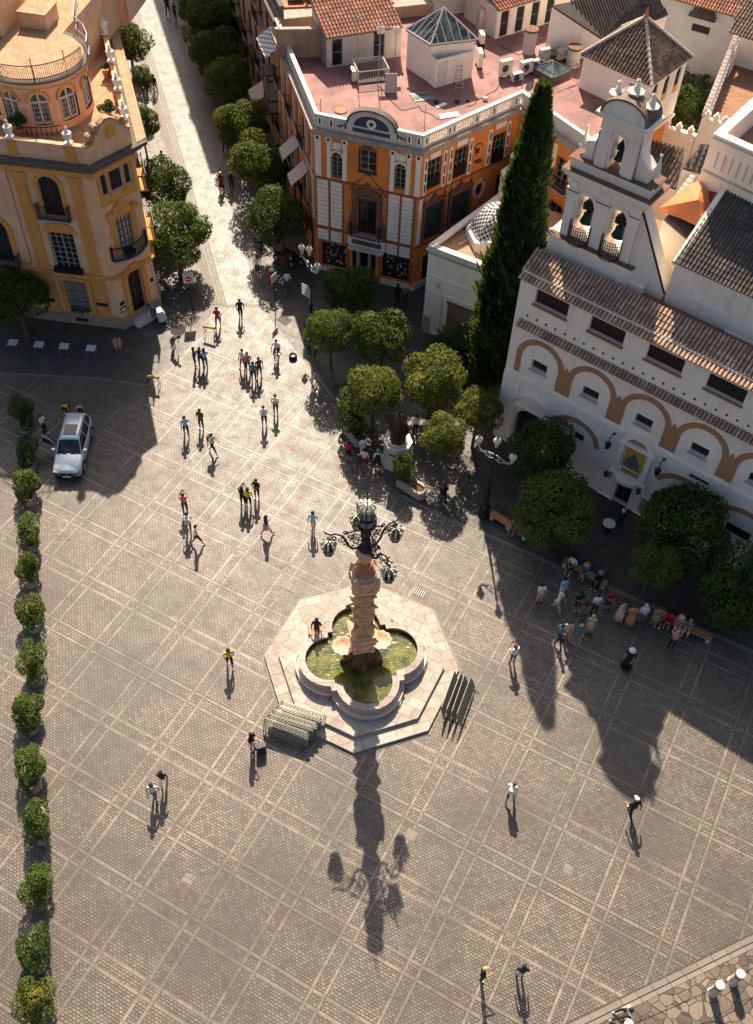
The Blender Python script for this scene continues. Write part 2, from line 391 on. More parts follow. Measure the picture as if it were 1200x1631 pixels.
def thing(name, label, cat, loc=(0, 0, 0), rz=0, group=None, world=False):
    """an Empty at the thing's base; world=True: its parts are written in world coordinates"""
    global ORG
    o = bpy.data.objects.new(name, None); o.empty_display_size = .3; link(o); o.location = loc; o.rotation_euler = (0, 0, rz)
    tag(o, label, cat, group); ORG = tuple(loc) if world else None
    return o
def done():
    global ORG
    ORG = None
def dup(o, parent=None):
    c = o.copy(); COL.objects.link(c); c.parent = parent
    for ch in o.children: dup(ch, c)
    return c
def duplicate(src, loc, rz=0, label=None, scale=None, group=None):
    c = dup(src); c.location = loc; c.rotation_euler = (0, 0, rz)
    if scale: c.scale = scale if isinstance(scale, (tuple, list)) else (scale,)*3
    if label: c['label'] = label
    if group: c['group'] = group
    return c
# ------------------------------------------------------------ building pieces
def wall(mb, u0, u1, z0, z1, holes=(), d=0.0, dep=.28):
    """wall skin at depth d with real openings; hole = (u0,u1,z0,z1,rise of the arched head)"""
    us = sorted({u0, u1, *[h[0] for h in holes], *[h[1] for h in holes]}); zs = sorted({z0, z1, *[h[2] for h in holes], *[h[3] for h in holes]})
    us = [u for u in us if u0 <= u <= u1]; zs = [z for z in zs if z0 <= z <= z1]
    for i in range(len(us)-1):
        for j in range(len(zs)-1):
            a, b, c, e = us[i], us[i+1], zs[j], zs[j+1]
            if any(h[0] <= (a+b)/2 <= h[1] and h[2] <= (c+e)/2 <= h[3] for h in holes): continue
            mb.add([(a, d, c), (b, d, c), (b, d, e), (a, d, e)], [(0, 1, 2, 3)])
    for h in holes:
        a, b, c, e = h[:4]; r = h[4] if len(h) > 4 else 0; q = d-dep; zt = e-r
        mb.add([(a, d, c), (b, d, c), (b, q, c), (a, q, c)], [(0, 1, 2, 3)])
        for x in (a, b): mb.add([(x, d, c), (x, d, zt), (x, q, zt), (x, q, c)], [(0, 1, 2, 3)])
        if r <= 0: mb.add([(a, d, e), (b, d, e), (b, q, e), (a, q, e)], [(0, 1, 2, 3)])
        else:
            n = 10; m_ = (a+b)/2; w_ = (b-a)/2
            arc = [(m_-w_*cos(pi*k/n), zt+r*sin(pi*k/n)) for k in range(n+1)]
            for k in range(n):
                p, s_ = arc[k], arc[k+1]
                mb.add([(p[0], d, p[1]), (s_[0], d, s_[1]), (s_[0], d, e), (p[0], d, e)], [(0, 1, 2, 3)])
                mb.add([(p[0], d, p[1]), (s_[0], d, s_[1]), (s_[0], q, s_[1]), (p[0], q, p[1])], [(0, 1, 2, 3)])
    return mb
def arc_pts(cu, cz, ru, rz, a0=180, a1=0, n=16):
    return [(cu+ru*cos(radians(a0+(a1-a0)*k/n)), cz+rz*sin(radians(a0+(a1-a0)*k/n))) for k in range(n+1)]
def window(fr, par, h, d=-.2, fm='woodwhite', pm='glass', nx=2, nz=3, fw=.07, grille=None, gd=.06, name='window', sill=None, gn=(5, 4)):
    a, b, c, e = h[:4]; r = h[4] if len(h) > 4 else 0
    p = MB(fr)
    if r > 0: p.slab([(a, c), (b, c)]+arc_pts((a+b)/2, e-r, (b-a)/2, r, 0, 180, 10), d-.03, d)
    else: p.box(a, b, d-.03, d, c, e)
    po = obj(name, p, pm, par)
    if fm:
        f = MB(fr); zt = e-r
        f.box(a, a+fw, d, d+.06, c, zt); f.box(b-fw, b, d, d+.06, c, zt); f.box(a+fw, b-fw, d, d+.06, c, c+fw)
        if r > 0:
            f.band(arc_pts((a+b)/2, zt, (b-a)/2-fw, r-fw, 0, 180, 10), arc_pts((a+b)/2, zt, (b-a)/2, r, 0, 180, 10), d, d+.06)
            f.box(a+fw, b-fw, d, d+.055, zt-.03, zt+.03)
        else: f.box(a+fw, b-fw, d, d+.06, e-fw, e)
        for i in range(1, nx):
            x = a+(b-a)*i/nx; k = fw*.6 if i*2 == nx else .015
            f.box(x-k, x+k, d, d+.05, c+fw, (e-.04 if r > 0 else e-fw))
        for j in range(1, nz):
            z = c+(zt-c)*j/nz; f.box(a+fw, b-fw, d, d+.045, z-.015, z+.015)
        obj('frame', f, fm, po)
    if grille:
        g = MB(fr)
        for i in range(gn[0]+1): x = a+(b-a)*i/gn[0]; g.box(x-.014, x+.014, gd, gd+.028, c, e)
        for j in range(gn[1]+1): z = c+(e-c)*j/gn[1]; g.box(a, b, gd+.002, gd+.026, z-.014, z+.014)
        obj('grille', g, grille, po)
    if sill:
        g = MB(fr); g.box(a-.08, b+.08, .002, .14, c-.1, c-.003); obj('sill', g, sill, po)
    return po
def balcony(fr, par, a, b, z, out=.55, h=1.0, mm='iron', slab='stonetrim', n=None, curved=0, name='balcony'):
    s_ = MB(fr)
    if curved:
        pl = [(a, .0), (b, .0)]+[(b-(b-a)*k/8, out*.55+curved*sin(pi*k/8)) for k in range(9)]
        s_.prism(pl, z-.12, z)
    else: s_.box(a, b, .003, out, z-.12, z)
    o = obj(name, s_, slab, par); r = MB(fr); n = n or int((b-a)/.13)
    def D(t): return (out*.55+curved*sin(pi*t)-.04) if curved else out-.04
    top = [(a+.03+(b-a-.06)*k/n, D(k/n)) for k in range(n+1)]
    for u, q in top: r.box(u-.012, u+.012, q-.012, q+.012, z, z+h)
    for u in (a+.03, b-.03):
        m_ = 4
        for k in range(m_): q = D(0)*(k+.5)/m_; r.box(u-.012, u+.012, q-.012, q+.012, z, z+h)
        r.box(u-.02, u+.02, .01, D(0), z+h-.02, z+h+.03); r.box(u-.035, u+.035, D(0)-.035, D(0)+.035, z, z+h+.18)
    for zz in (z+h, z+.08):
        for k in range(n): r.slab([(top[k][0], zz-.02), (top[k+1][0], zz-.02), (top[k+1][0], zz+.025), (top[k][0], zz+.025)], min(top[k][1], top[k+1][1])-.02, max(top[k][1], top[k+1][1])+.02)
    obj('railing', r, mm, o); return o
def tile_roof(poly, sp=.24, tl=.42, up=(0, 0, 1), over=.06, r=None):
    """barrel tiles on a convex 3D polygon whose first edge is the eave; returns (sheet, tiles)"""
    P = [Vector(p) for p in poly]; e = (P[1]-P[0]).normalized(); nrm = e.cross(P[2]-P[1]).normalized()
    if nrm.z < 0: nrm = -nrm
    s_ = nrm.cross(e).normalized()
    if (P[2]-P[0]).dot(s_) < 0: s_ = -s_
    L = [((p-P[0]).dot(e), (p-P[0]).dot(s_)) for p in P]
    sheet = MB(); n = len(P)
    sheet.add([tuple(p) for p in P]+[tuple(p-nrm*.12) for p in P], [list(range(n)), list(range(2*n-1, n-1, -1))]+[(i, (i+1) % n, n+(i+1) % n, n+i) for i in range(n)])
    T = MB(); r = r or sp*.36; a0 = min(l[0] for l in L); a1 = max(l[0] for l in L); k = int((a1-a0)/sp)
    for i in range(k):
        a = a0+(i+.5)*(a1-a0)/k; bs = []
        for j in range(n):
            (x0, y0), (x1, y1) = L[j], L[(j+1) % n]
            if (x0-a)*(x1-a) <= 0 and abs(x1-x0) > 1e-6: bs.append(y0+(y1-y0)*(a-x0)/(x1-x0))
        if len(bs) < 2: continue
        b0, b1 = min(bs), max(bs)
        if b1-b0 < .1: continue
        if abs(b0) < .02: b0 -= over
        m_ = max(1, int(round((b1-b0)/tl)))
        for j in range(m_):
            y0 = b0+(b1-b0)*j/m_; y1 = b0+(b1-b0)*(j+1)/m_+.03; V = []
            jit = random.uniform(-.008, .008)
            for (yy, rr, hh) in ((y0, r*1.08, .022), (y1, r*.86, .0)):
                for q in range(5):
                    t = pi*q/4; V.append(tuple(P[0]+e*(a+jit-rr*cos(t))+s_*yy+nrm*(rr*sin(t)*.9+hh)))
            T.add(V, [(q, q+1, q+6, q+5) for q in range(4)]+[(0, 1, 2, 3, 4)])
    return sheet, T
def roof(name, par, poly, tm='tilebrown', sp=.24, tl=.42, over=.06):
    sh, T = tile_roof(poly, sp, tl, over=over); o = obj(name, sh, 'darkstone', par); obj('tiles', T, tm, o, recalc=False); return o
# ------------------------------------------------------------ ground
e1 = Vector((cos(A_G), sin(A_G))); e2 = Vector((sin(A_G), -cos(A_G)))
def guv(p): q = Vector((p[0]-OG[0], p[1]-OG[1])); return (q.dot(e1), q.dot(e2))
def rotuv(deg):
    c, s = cos(radians(deg)), sin(radians(deg)); return lambda p: (p[0]*c+p[1]*s, -p[0]*s+p[1]*c)
def sheet(name, pts, z, m, uvf, zb=None):
    mb = MB()
    if zb is None: mb.poly([(p[0], p[1], z) for p in pts])
    else: mb.prism(pts, zb, z)
    return tag(obj(name, mb, m, uvf=uvf), kind='structure')
sheet('ground', [(-600, -200), (600, -200), (600, 900), (-600, 900)], -.012, 'slab', rotuv(-35))
PX = lambda *a: [gp(x, y) for x, y in a]
plz = PX((-260, 590), (0, 594), (160, 603), (236, 614), (252, 597), (295, 557), (322, 523), (345, 487), (412, 485), (446, 522), (477, 563), (547, 653), (560, 716), (640, 790), (715, 828), (795, 860), (900, 908), (1010, 952), (1420, 1140), (1500, 1330), (1200, 1487), (875, 1643), (700, 1900), (-200, 1900), (-300, 900))
sheet('plaza_paving', plz, 0.0, 'plaza', guv)
# light border slabs where the square meets the pavements
def strip(name, line, wd, z, m, uvdeg=None, zb=None, kind='structure', seg=True):
    P = [Vector((p[0], p[1])) for p in line]; L = []; R_ = []
    for i, p in enumerate(P):
        d = (P[min(i+1, len(P)-1)]-P[max(i-1, 0)]).normalized(); n_ = Vector((-d.y, d.x)); L.append(p+n_*wd/2); R_.append(p-n_*wd/2)
    mb = MB(); acc = 0
    for i in range(len(P)-1):
        q = [L[i], L[i+1], R_[i+1], R_[i]]
        if zb is None: mb.add([(a.x, a.y, z) for a in q], [(0, 1, 2, 3)])
        else: mb.prism(q, zb, z)
    d = (P[-1]-P[0]).normalized(); ang = math.degrees(atan2(d.y, d.x))
    return tag(obj(name, mb, m, uvf=rotuv(ang)), kind=kind)
M['kerbslab'] = slabs('kerb_slabs', .8, .6, (.16, .14, .115), (.20, .175, .145), (.04, .035, .028), .02, .5)
strip('pavement_edge', PX((236, 614), (252, 597), (295, 557), (322, 523), (345, 487)), .22, .004, 'lightband')
strip('pavement_edge', PX((-260, 590), (0, 594), (160, 603), (236, 614)), .22, .004, 'darkband')
strip('pavement_edge', PX((412, 485), (446, 522), (477, 563), (547, 653)), .2, .004, 'kerbslab')
strip('pavement_edge', PX((640, 790), (715, 828), (795, 860), (900, 908), (1010, 952), (1420, 1140)), .25, .004, 'kerbslab')
strip('threshold_band', PX((340, 489), (416, 486)), .25, .006, 'lightband')
# the street running away from the square
def ln(a, b, t): return (a[0]+(b[0]-a[0])*t, a[1]+(b[1]-a[1])*t)
GL0, GL1 = (-11.54, 57.0), (-30.4, 114.0); GR0, GR1 = (-9.1, 57.3), (-27.6, 115.0)
sheet('road', [GL0, GR0, GR1, GL1], .003, 'road', rotuv(108))
for k, (P0, P1, sg) in enumerate(((GL0, GL1, -1), (GR0, GR1, 1))):
    for o_, wd, m in ((.10, .12, 'lightband'), (.32, .12, 'lightband'), (.54, .12, 'lightband'), (.95, .62, 'darkband')):
        strip('gutter_band', [(P0[0]+sg*o_, P0[1]+.02*k), (P1[0]+sg*o_, P1[1])], wd, .007, m)
sheet('pavement', [(GL0[0]-1.3, 57.3), (GL0[0]-1.3-18.9, 114), (GL0[0]-5.4-18.9, 114), (GL0[0]-4.1, 60.3)], .003, 'walk', rotuv(108))
sheet('pavement', [(GR0[0]+1.25, 57.5), (GR0[0]+1.25-18.5, 114), (GR0[0]+5.2-18.5, 114), (GR0[0]+3.4, 61)], .003, 'slab', rotuv(108))
# planting pits, drain covers, gratings
def patch(name, x, y, w_, h_, deg, m, z=.008):
    mb = MB(Fr((x, y), deg)); mb.prism([(-w_/2, -h_/2), (w_/2, -h_/2), (w_/2, h_/2), (-w_/2, h_/2)], -.01, z); o = obj(name, mb, m, uvf=rotuv(deg)); return tag(o, kind='structure')
for x, y, a in ((307, 507, -20), (462, 487, -35), (453, 509, -35), (500, 497, -35), (523, 592, -40), (776, 748, -35), (745, 735, -35), (238, 530, -20), (818, 855, -35)):
    p = gp(x, y); patch('tree_pit', p.x, p.y, .95, .75, a, M['darkstone'])
for x, y, w_, h_, a in ((371, 876, .55, .45, 0), (460, 935, .9, .5, -26), (443, 948, .8, .45, -26), (300, 530, .9, .8, -20), (630, 935, 1.1, .5, -26), (705, 958, .9, .5, -26), (655, 1330, .5, .5, -26), (905, 1385, .45, .45, -26), (300, 1400, .5, .4, -26), (170, 905, .45, .45, -26), (560, 1290, .4, .4, 64)):
    p = gp(x, y); patch('drain_cover', p.x, p.y, w_, h_, a, M['kerbslab'], .009)
p = gp(668, 944); g = MB(Fr((p.x, p.y), -26)); g.prism([(-.35, -.25), (.35, -.25), (.35, .25), (-.35, .25)], -.01, .006)
for k in range(6): g.mi = 1; g.box(-.32+k*.12, -.28+k*.12, -.24, .24, .006, .02); g.mi = 0
tag(obj('drain_grating', g, ['black', 'ironlight']), kind='structure')
mb = MB(); c = gp(284, 526); mb.lathe([(.01, .0), (.55, .0), (.55, .012), (.01, .012)], 24, (c.x, c.y, 0)); tag(obj('manhole_cover', mb, 'black'), kind='structure')
mb = MB(); c = gp(352, 408)
for r_ in (.35, .62): mb.lathe([(r_, 0), (r_, .011), (r_+.05, .011), (r_+.05, 0)], 28, (c.x, c.y, 0))
tag(obj('manhole_cover', mb, 'kerbslab', uvf=rotuv(0)), kind='structure')
# cathedral side, bottom right: stepped kerb and cobbled platform
k0, k1 = gp(850, 1660), gp(1420, 1383)
d = (k1-k0).normalized(); nn = Vector((d.y, -d.x, 0)); ka, kb = k0-d*30, k1+d*20
def offp(o_): return [(ka+nn*o_), (kb+nn*o_)]
for nm, o0, o1, z, m in (('kerb', 0, .24, .05, 'kerbslab'), ('kerb_step', .30, .50, .20, 'lightband'), ('cobbled_platform', .505, 30, .185, 'cobble')):
    a, b = offp(o0); c, e = offp(o1); sheet(nm, [a, b, e, c], z, m, rotuv(math.degrees(atan2(d.y, d.x))), -.2)

# ------------------------------------------------------------ yellow corner building
LB = (-18.4, 54.0); FW = Fr(LB, -6.3); FC = Fr(LB, 50)
LE = (LB[0]+3.25*cos(radians(50)), LB[1]+3.25*sin(radians(50))); FS = Fr(LE, 108)
yb = thing('corner_mansion', 'pale yellow corner mansion with ochre trim, white urns and a round rooftop pavilion', 'building', (LB[0], LB[1], 0), world=True)
ZC = 12.9
wW = [(-3.7, -2.35, 8.85, 11.75, .65), (-3.85, -2.2, 4.7, 7.6), (-3.62, -2.15, 1.2, 3.65), (-8.6, -6.7, 4.55, 8.2, .9), (-8.2, -6.9, 8.9, 11.75, .6), (-13.2, -11.5, 4.6, 7.8, .8), (-8.3, -6.9, 1.2, 3.6)]
b = MB(FW); wall(b, -16, 0, .0, ZC-.4, wW); b.mi = 0
b.fr = FC; hC = [(.95, 2.15, .45, 4.35, .6), (.9, 2.1, 5.95, 8.6), (.5, 1.0, 10.4, 11.95), (1.15, 2.15, 10.4, 11.95), (2.3, 2.8, 10.4, 11.95)]
wall(b, 0, 3.25, 0, ZC-.4, hC)
b.fr = FS; hS = [(u, u+1.1, z, z+2.4) for u in (1.4, 5.2, 9, 12.8, 16.6, 20.4, 24.2) for z in (1.2, 5.3, 9.2)]
wall(b, 0, 40, 0, ZC-.4, hS)
b.fr = None; far = FS((40, 0, 0)); b.prism([(FW((-16, 0, 0))[0], FW((-16, 0, 0))[1]-0.0), far[:2], (far[0]-20, far[1]-3)], ZC-.42, ZC-.40, True, False)
b.fr = FW; b.add([(-16, 0, 0), (-16, -36, 0), (-16, -36, ZC-.4), (-16, 0, ZC-.4)], [(0, 1, 2, 3)])
obj('wall', b, 'cream', yb, recalc=False)
fl = MB(); fl.poly([(*FW((-16, -.3, 0))[:2], ZC+.01), (*FC((0, -.3, 0))[:2], ZC+.01), (*FC((3.1, -.3, 0))[:2], ZC+.01), (*FS((40, -.3, 0))[:2], ZC+.01), (far[0]-20, far[1]-3, ZC+.01), (*FW((-16, -30, 0))[:2], ZC+.01)])
obj('roof_terrace', fl, 'ochreterrace', yb, uvf=rotuv(-8))
# plinth, string course, cornice, parapet
def ringpts(dW, dC, dS, uS=40):
    """outline W -> corner -> chamfer -> street at offset d"""
    def isect(Fa, da, Fb, db):
        A0 = Vector(Fa((0, da, 0))[:2]); B0 = Vector(Fb((0, db, 0))[:2]); a = Vector((Fa.e.x, Fa.e.y)); b_ = Vector((Fb.e.x, Fb.e.y))
        t = ((B0-A0).x*b_.y-(B0-A0).y*b_.x)/(a.x*b_.y-a.y*b_.x); return A0+a*t
    return [Vector(FW((-16, dW, 0))[:2]), isect(FW, dW, FC, dC), isect(FC, dC, FS, dS), Vector(FS((uS, dS, 0))[:2])]
def ledge(mb, i0, o0, z0, z1, so=None, uS=40):
    I = ringpts(i0, i0, i0, uS); O_ = ringpts(o0, o0, so if so is not None else o0, uS)
    for k in range(3): mb.prism([I[k], I[k+1], O_[k+1], O_[k]], z0, z1)
pl = MB(); ledge(pl, .003, .14, 0, .75); ledge(pl, .003, .10, .753, .9)
obj('plinth', pl, mat('pinkish_plinth', (.42, .27, .18), .8, .2, 3, .4), yb)
sc_ = MB(); ledge(sc_, .003, .16, 4.22, 4.34); ledge(sc_, .003, .24, 4.343, 4.5); obj('string_course', sc_, 'ochre', yb)
co = MB(); ledge(co, .002, .12, ZC-.95, ZC-.6); obj('frieze', co, 'ochre', yb)
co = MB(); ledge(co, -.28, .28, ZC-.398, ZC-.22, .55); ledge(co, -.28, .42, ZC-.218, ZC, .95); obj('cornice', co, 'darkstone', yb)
co = MB(); o3 = ringpts(.1, .1, .30); o4 = ringpts(.1, .1, .93); co.prism([o3[2], o3[3], o4[3], o4[2]], ZC+.003, ZC+.05)
obj('cornice_tiles', co, 'ochreterrace', yb, uvf=rotuv(108))
pa = MB(FW)
pa.box(-16, -5.0, -.22, -.02, ZC, ZC+.14); pa.box(-16, -5.0, -.24, 0, ZC+.96, ZC+1.12)
pa.box(-4.6, .08, -.22, -.02, ZC, ZC+1.06); pa.box(-4.6, .08, -.28, .04, ZC+1.06, ZC+1.18)
pa.fr = FS; pa.box(.1, 40, -.22, -.02, ZC, ZC+.75); pa.box(.1, 40, -.28, .04, ZC+.75, ZC+.86)
obj('parapet', pa, 'cream', yb)
bl = MB(FW)
for k in range(46):
    u = -5.15-k*.24
    if abs(u+9.9) < .4: continue
    q = FW((u, -.12, 0)); bl.fr = None; bl.lathe([(.05, .14), (.09, .35), (.04, .6), (.06, .9), (.06, .96)], 6, (q[0], q[1], ZC))
obj('baluster_row', bl, 'urnwhite', yb, smooth=True)
pr = MB(FW)
for u0, u1 in ((-5.05, -4.45), (-1.45, -.75), (-10.3, -9.5)): pr.box(u0, u1, -.3, .06, ZC+.002, ZC+1.2)
pr.fr = FS
for u in (1.4, 4.9, 8.6, 12.5, 16.4, 20.3, 24.2): pr.box(u-.3, u+.3, -.3, .07, ZC+.052, ZC+.95)
obj('parapet_piers', pr, 'ochre', yb)
gb = MB(FC)
prof = [(-.1, ZC), (3.3, ZC), (3.3, ZC+1.05), (3.05, ZC+1.2), (2.9, ZC+1.55), (2.6, ZC+1.6), (2.4, ZC+1.95), (2.0, ZC+2.25), (1.6, ZC+2.3), (1.2, ZC+2.1), (.95, ZC+1.7), (.7, ZC+1.65), (.55, ZC+1.25), (.2, ZC+1.15), (-.1, ZC+1.15)]
gb.slab(prof, -.3, -.02); gbo = obj('curved_gable', gb, 'cream', yb)
gc = MB(FC); gc.band([(p[0], p[1]-.05) for p in prof[2:]], [(p[0], p[1]+.09) for p in prof[2:]], -.34, .05)
for u, z in ((.45, ZC+1.55), (.9, ZC+2.0), (2.75, ZC+1.8)): gc.slab(arc_pts(u, z, .22, .22, 360, 0, 10)[:-1], -.45, .03)
obj('coping', gc, 'ochreterrace', gbo, uvf=rotuv(0))
md = MB(FC); md.slab(arc_pts(1.85, ZC+1.45, .38, .42, 360, 0, 16)[:-1], -.015, .05); md.slab(arc_pts(1.85, ZC+1.45, .25, .28, 360, 0, 16)[:-1], .052, .09); obj('medallion', md, 'ochre', gbo)
# pilasters and surrounds on the two fronts
ps = MB(FW)
for u0, u1 in ((-1.55, -.85), (-5.2, -4.4), (-10.0, -9.2)):
    ps.box(u0, u1, .002, .12, 4.52, ZC-.96); ps.box(u0-.08, u1+.08, .002, .18, ZC-1.5, ZC-.97); ps.box(u0+.12, u1-.12, .122, .17, ZC-3.2, ZC-1.52)
    ps.box(u0-.1, u1+.1, .002, .14, .92, 4.2)
obj('pilaster', ps, 'ochre', yb)
sr = MB(FW)
sr.band(arc_pts(-3.02, 11.1, .69, .68, 180, 0, 14), arc_pts(-3.02, 11.1, .95, .95, 180, 0, 14), .002, .1)
sr.box(-3.97, -3.72, .002, .09, 8.85, 11.1); sr.box(-2.33, -2.08, .002, .09, 8.85, 11.1)
sr.slab([(-4.1, 7.65), (-1.95, 7.65), (-2.05, 8.1), (-2.5, 8.35), (-3.6, 8.35), (-4.0, 8.1)], .002, .12)
sr.band([(-4.05, 1.0), (-4.05, 3.75), (-3.4, 3.72), (-2.9, 3.75), (-2.4, 3.72), (-1.75, 3.75), (-1.75, 1.0)][1:6], [(-4.15, 4.0), (-3.3, 3.98), (-2.9, 4.15), (-2.5, 3.98), (-1.65, 4.0)], .002, .1)
for u0, u1 in ((-4.0, -3.64), (-2.12, -1.75)): sr.box(u0, u1, .003, .095, 1.0, 3.74)
sr.band(arc_pts(-7.65, 7.3, .96, .92, 180, 0, 14), arc_pts(-7.65, 7.3, 1.3, 1.25, 180, 0, 14), .002, .12)
sr.box(-8.95, -8.62, .002, .11, 4.55, 7.3); sr.box(-6.68, -6.35, .002, .11, 4.55, 7.3)
obj('window_surrounds', sr, 'ochre', yb)
tr = MB(FW)
for u0, u1, z0, z1 in ((-9.0, -8.94, 4.8, 11.9), (-5.62, -5.56, 4.8, 11.9), (-9.0, -5.56, 11.9, 11.96), (-9.0, -5.56, 4.74, 4.8)): tr.box(u0, u1, .002, .04, z0, z1)
obj('panel_moulding', tr, 'brownwall', yb)
window(FW, yb, wW[0], -.18, 'darkwood', 'void', 2, 6); window(FW, yb, wW[3], -.18, 'darkwood', 'void', 2, 4); window(FW, yb, wW[4], -.18, 'darkwood', 'void', 2, 5)
window(FW, yb, wW[1], -.16, 'woodwhite', 'glass', 4, 7, .06, grille='iron', gd=.12, gn=(8, 5)); window(FW, yb, wW[5], -.18, 'darkwood', 'void')
window(FW, yb, wW[2], -.16, 'woodwhite', 'curtain', 2, 2, .06, grille='iron', gd=.05, gn=(9, 3)); window(FW, yb, wW[6], -.16, 'woodwhite', 'curtain', 2, 2, .06, grille='iron', gn=(9, 3))
bx = MB(FW); bx.box(-4.0, -2.05, .003, .32, 4.52, 4.9); obj('grille_box', bx, 'iron', yb)
balcony(FW, yb, -4.05, -1.95, 8.82, .5, .95); balcony(FW, yb, -9.0, -6.3, 4.56, .55, .95)
fb = MB(FW)
for k in range(70):
    u = random.uniform(-3.5, -2.3); q = (u, random.uniform(.12, .3), random.uniform(1.15, 1.5)); r_ = .08; fb.add([(q[0]-r_, q[1], q[2]), (q[0], q[1]+r_*random.uniform(-1, 1), q[2]-r_), (q[0]+r_, q[1], q[2]+r_*.3), (q[0], q[1]-r_, q[2]+r_)], [(0, 1, 2, 3)])
obj('window_box_plants', fb, 'leafdark', yb, recalc=False)
sgn = MB(FW)
for u, z in ((-5.0, 1.9), (-1.2, 2.05)): sgn.box(u-.4, u+.4, .145, .18, z-.13, z+.13)
sgn.box(-3.4, -2.5, .15, .19, .3, .58); obj('street_name_plate', sgn, 'void', yb)
# chamfer details
cs = MB(FC)
cs.box(.2, 3.05, .002, .07, 12.0, 12.35); cs.box(.2, .48, .002, .06, 9.9, 11.995); cs.box(2.82, 3.05, .002, .06, 9.9, 11.995); cs.box(.2, 3.05, .002, .065, 9.75, 9.895); cs.box(1.02, 1.13, .002, .06, 10.3, 11.995); cs.box(2.17, 2.28, .002, .06, 10.3, 11.995); cs.box(.48, 2.82, .002, .055, 9.9, 10.35)
for s_ in (-1, 1):
    m_ = 1.5
    cs.slab([(m_+s_*.62, 5.95), (m_+s_*.62, 8.65), (m_+s_*.95, 8.65), (m_+s_*1.05, 7.6), (m_+s_*.85, 6.9), (m_+s_*.98, 6.2), (m_+s_*.9, 5.95)], .002, .14)
    cs.slab(arc_pts(m_+s_*.98, 9.05, .24, .24, 360, 0, 12)[:-1], .002, .32)
cs.slab([(.4, 8.66), (2.6, 8.66), (2.55, 8.85), (2.25, 9.05), (2.0, 9.5), (1.7, 9.62), (1.5, 10.0), (1.3, 9.62), (1.0, 9.5), (.75, 9.05), (.45, 8.85)], .002, .2)
cs.band(arc_pts(1.55, 3.75, .62, .62, 180, 0, 14), arc_pts(1.55, 3.75, .98, 1.0, 180, 0, 14), .002, .16)
cs.box(.57, .93, .002, .15, .9, 3.75); cs.box(2.17, 2.53, .002, .15, .9, 3.75)
obj('carved_surround', cs, 'ochre', yb)
window(FC, yb, hC[1], -.14, 'darkwood', 'curtain', 4, 5, .05)
for h in hC[2:]: window(FC, yb, h, -.14, 'woodwhite', 'void', 1, 1, .05)
window(FC, yb, hC[0], -.3, 'darkwood', 'void', 2, 3, .07, name='door')
balcony(FC, yb, .1, 2.95, 5.75, .55, 1.0, curved=.5)
bb = MB(FC); bb.box(1.1, 1.75, .15, .5, 5.76, 6.15); obj('balcony_crate', bb, 'iron', yb)
st = MB(FC); st.box(.65, 2.6, .145, .8, 0, .16); st.box(.8, 2.4, .003, .5, .162, .32); obj('door_steps', st, 'marble', yb)
pq = MB(FC)
for u, z, w_, h_ in ((.2, 2.1, .2, .14), (2.92, 2.6, .12, .16)): pq.box(u-w_, u+w_, .003, .04, z-h_, z+h_)
obj('wall_plaque', pq, 'void', yb)
pq = MB(FC); pq.mi = 0; pq.box(-.02, .44, .003, .04, 1.35, 1.8); pq.mi = 1; pq.box(.05, .37, .042, .05, 1.45, 1.7); obj('wall_plaque', pq, ['void', 'urnwhite'], yb)
for u in (1.95, 9.55):
    balcony(FS, yb, u-1.2, u+1.4, 5.2, .6, 1.0, slab='ochre'); balcony(FS, yb, u-1.2, u+1.4, 9.1, .6, 1.0, slab='ochre')
for h in hS: window(FS, yb, h, -.14, 'woodwhite', 'glass', 2, 3, .06)
# urns
def urn(par, x, y, z, s=1.0):
    u = MB(); u.box(x-.22*s, x+.22*s, y-.22*s, y+.22*s, z, z+.12*s)
    u.lathe([(.12, .12), (.09, .2), (.22, .36), (.27, .56), (.24, .62), (.28, .66), (.28, .72), (.16, .8), (.08, .92), (.06, 1.0), (.09, 1.05), (.03, 1.14)], 12, (x, y, z)) if s == 1 else u.lathe([(a*s, b_*s) for a, b_ in ((.12, .12), (.09, .2), (.22, .36), (.27, .56), (.24, .62), (.28, .72), (.16, .8), (.08, .92), (.03, 1.14))], 12, (x, y, z))
    return obj('urn', u, 'urnwhite', par, smooth=False)
for fr, u, q in ((FW, -4.75, -.12), (FW, -1.1, -.12), (FS, 1.4, -.12), (FS, 4.9, -.12), (FS, 8.6, -.12), (FS, 12.5, -.12), (FS, 16.4, -.12), (FW, -9.9, -.12)):
    p = fr((u, q, 0)); urn(yb, p[0], p[1], ZC+(1.2 if fr is FW else .95), 1.0)
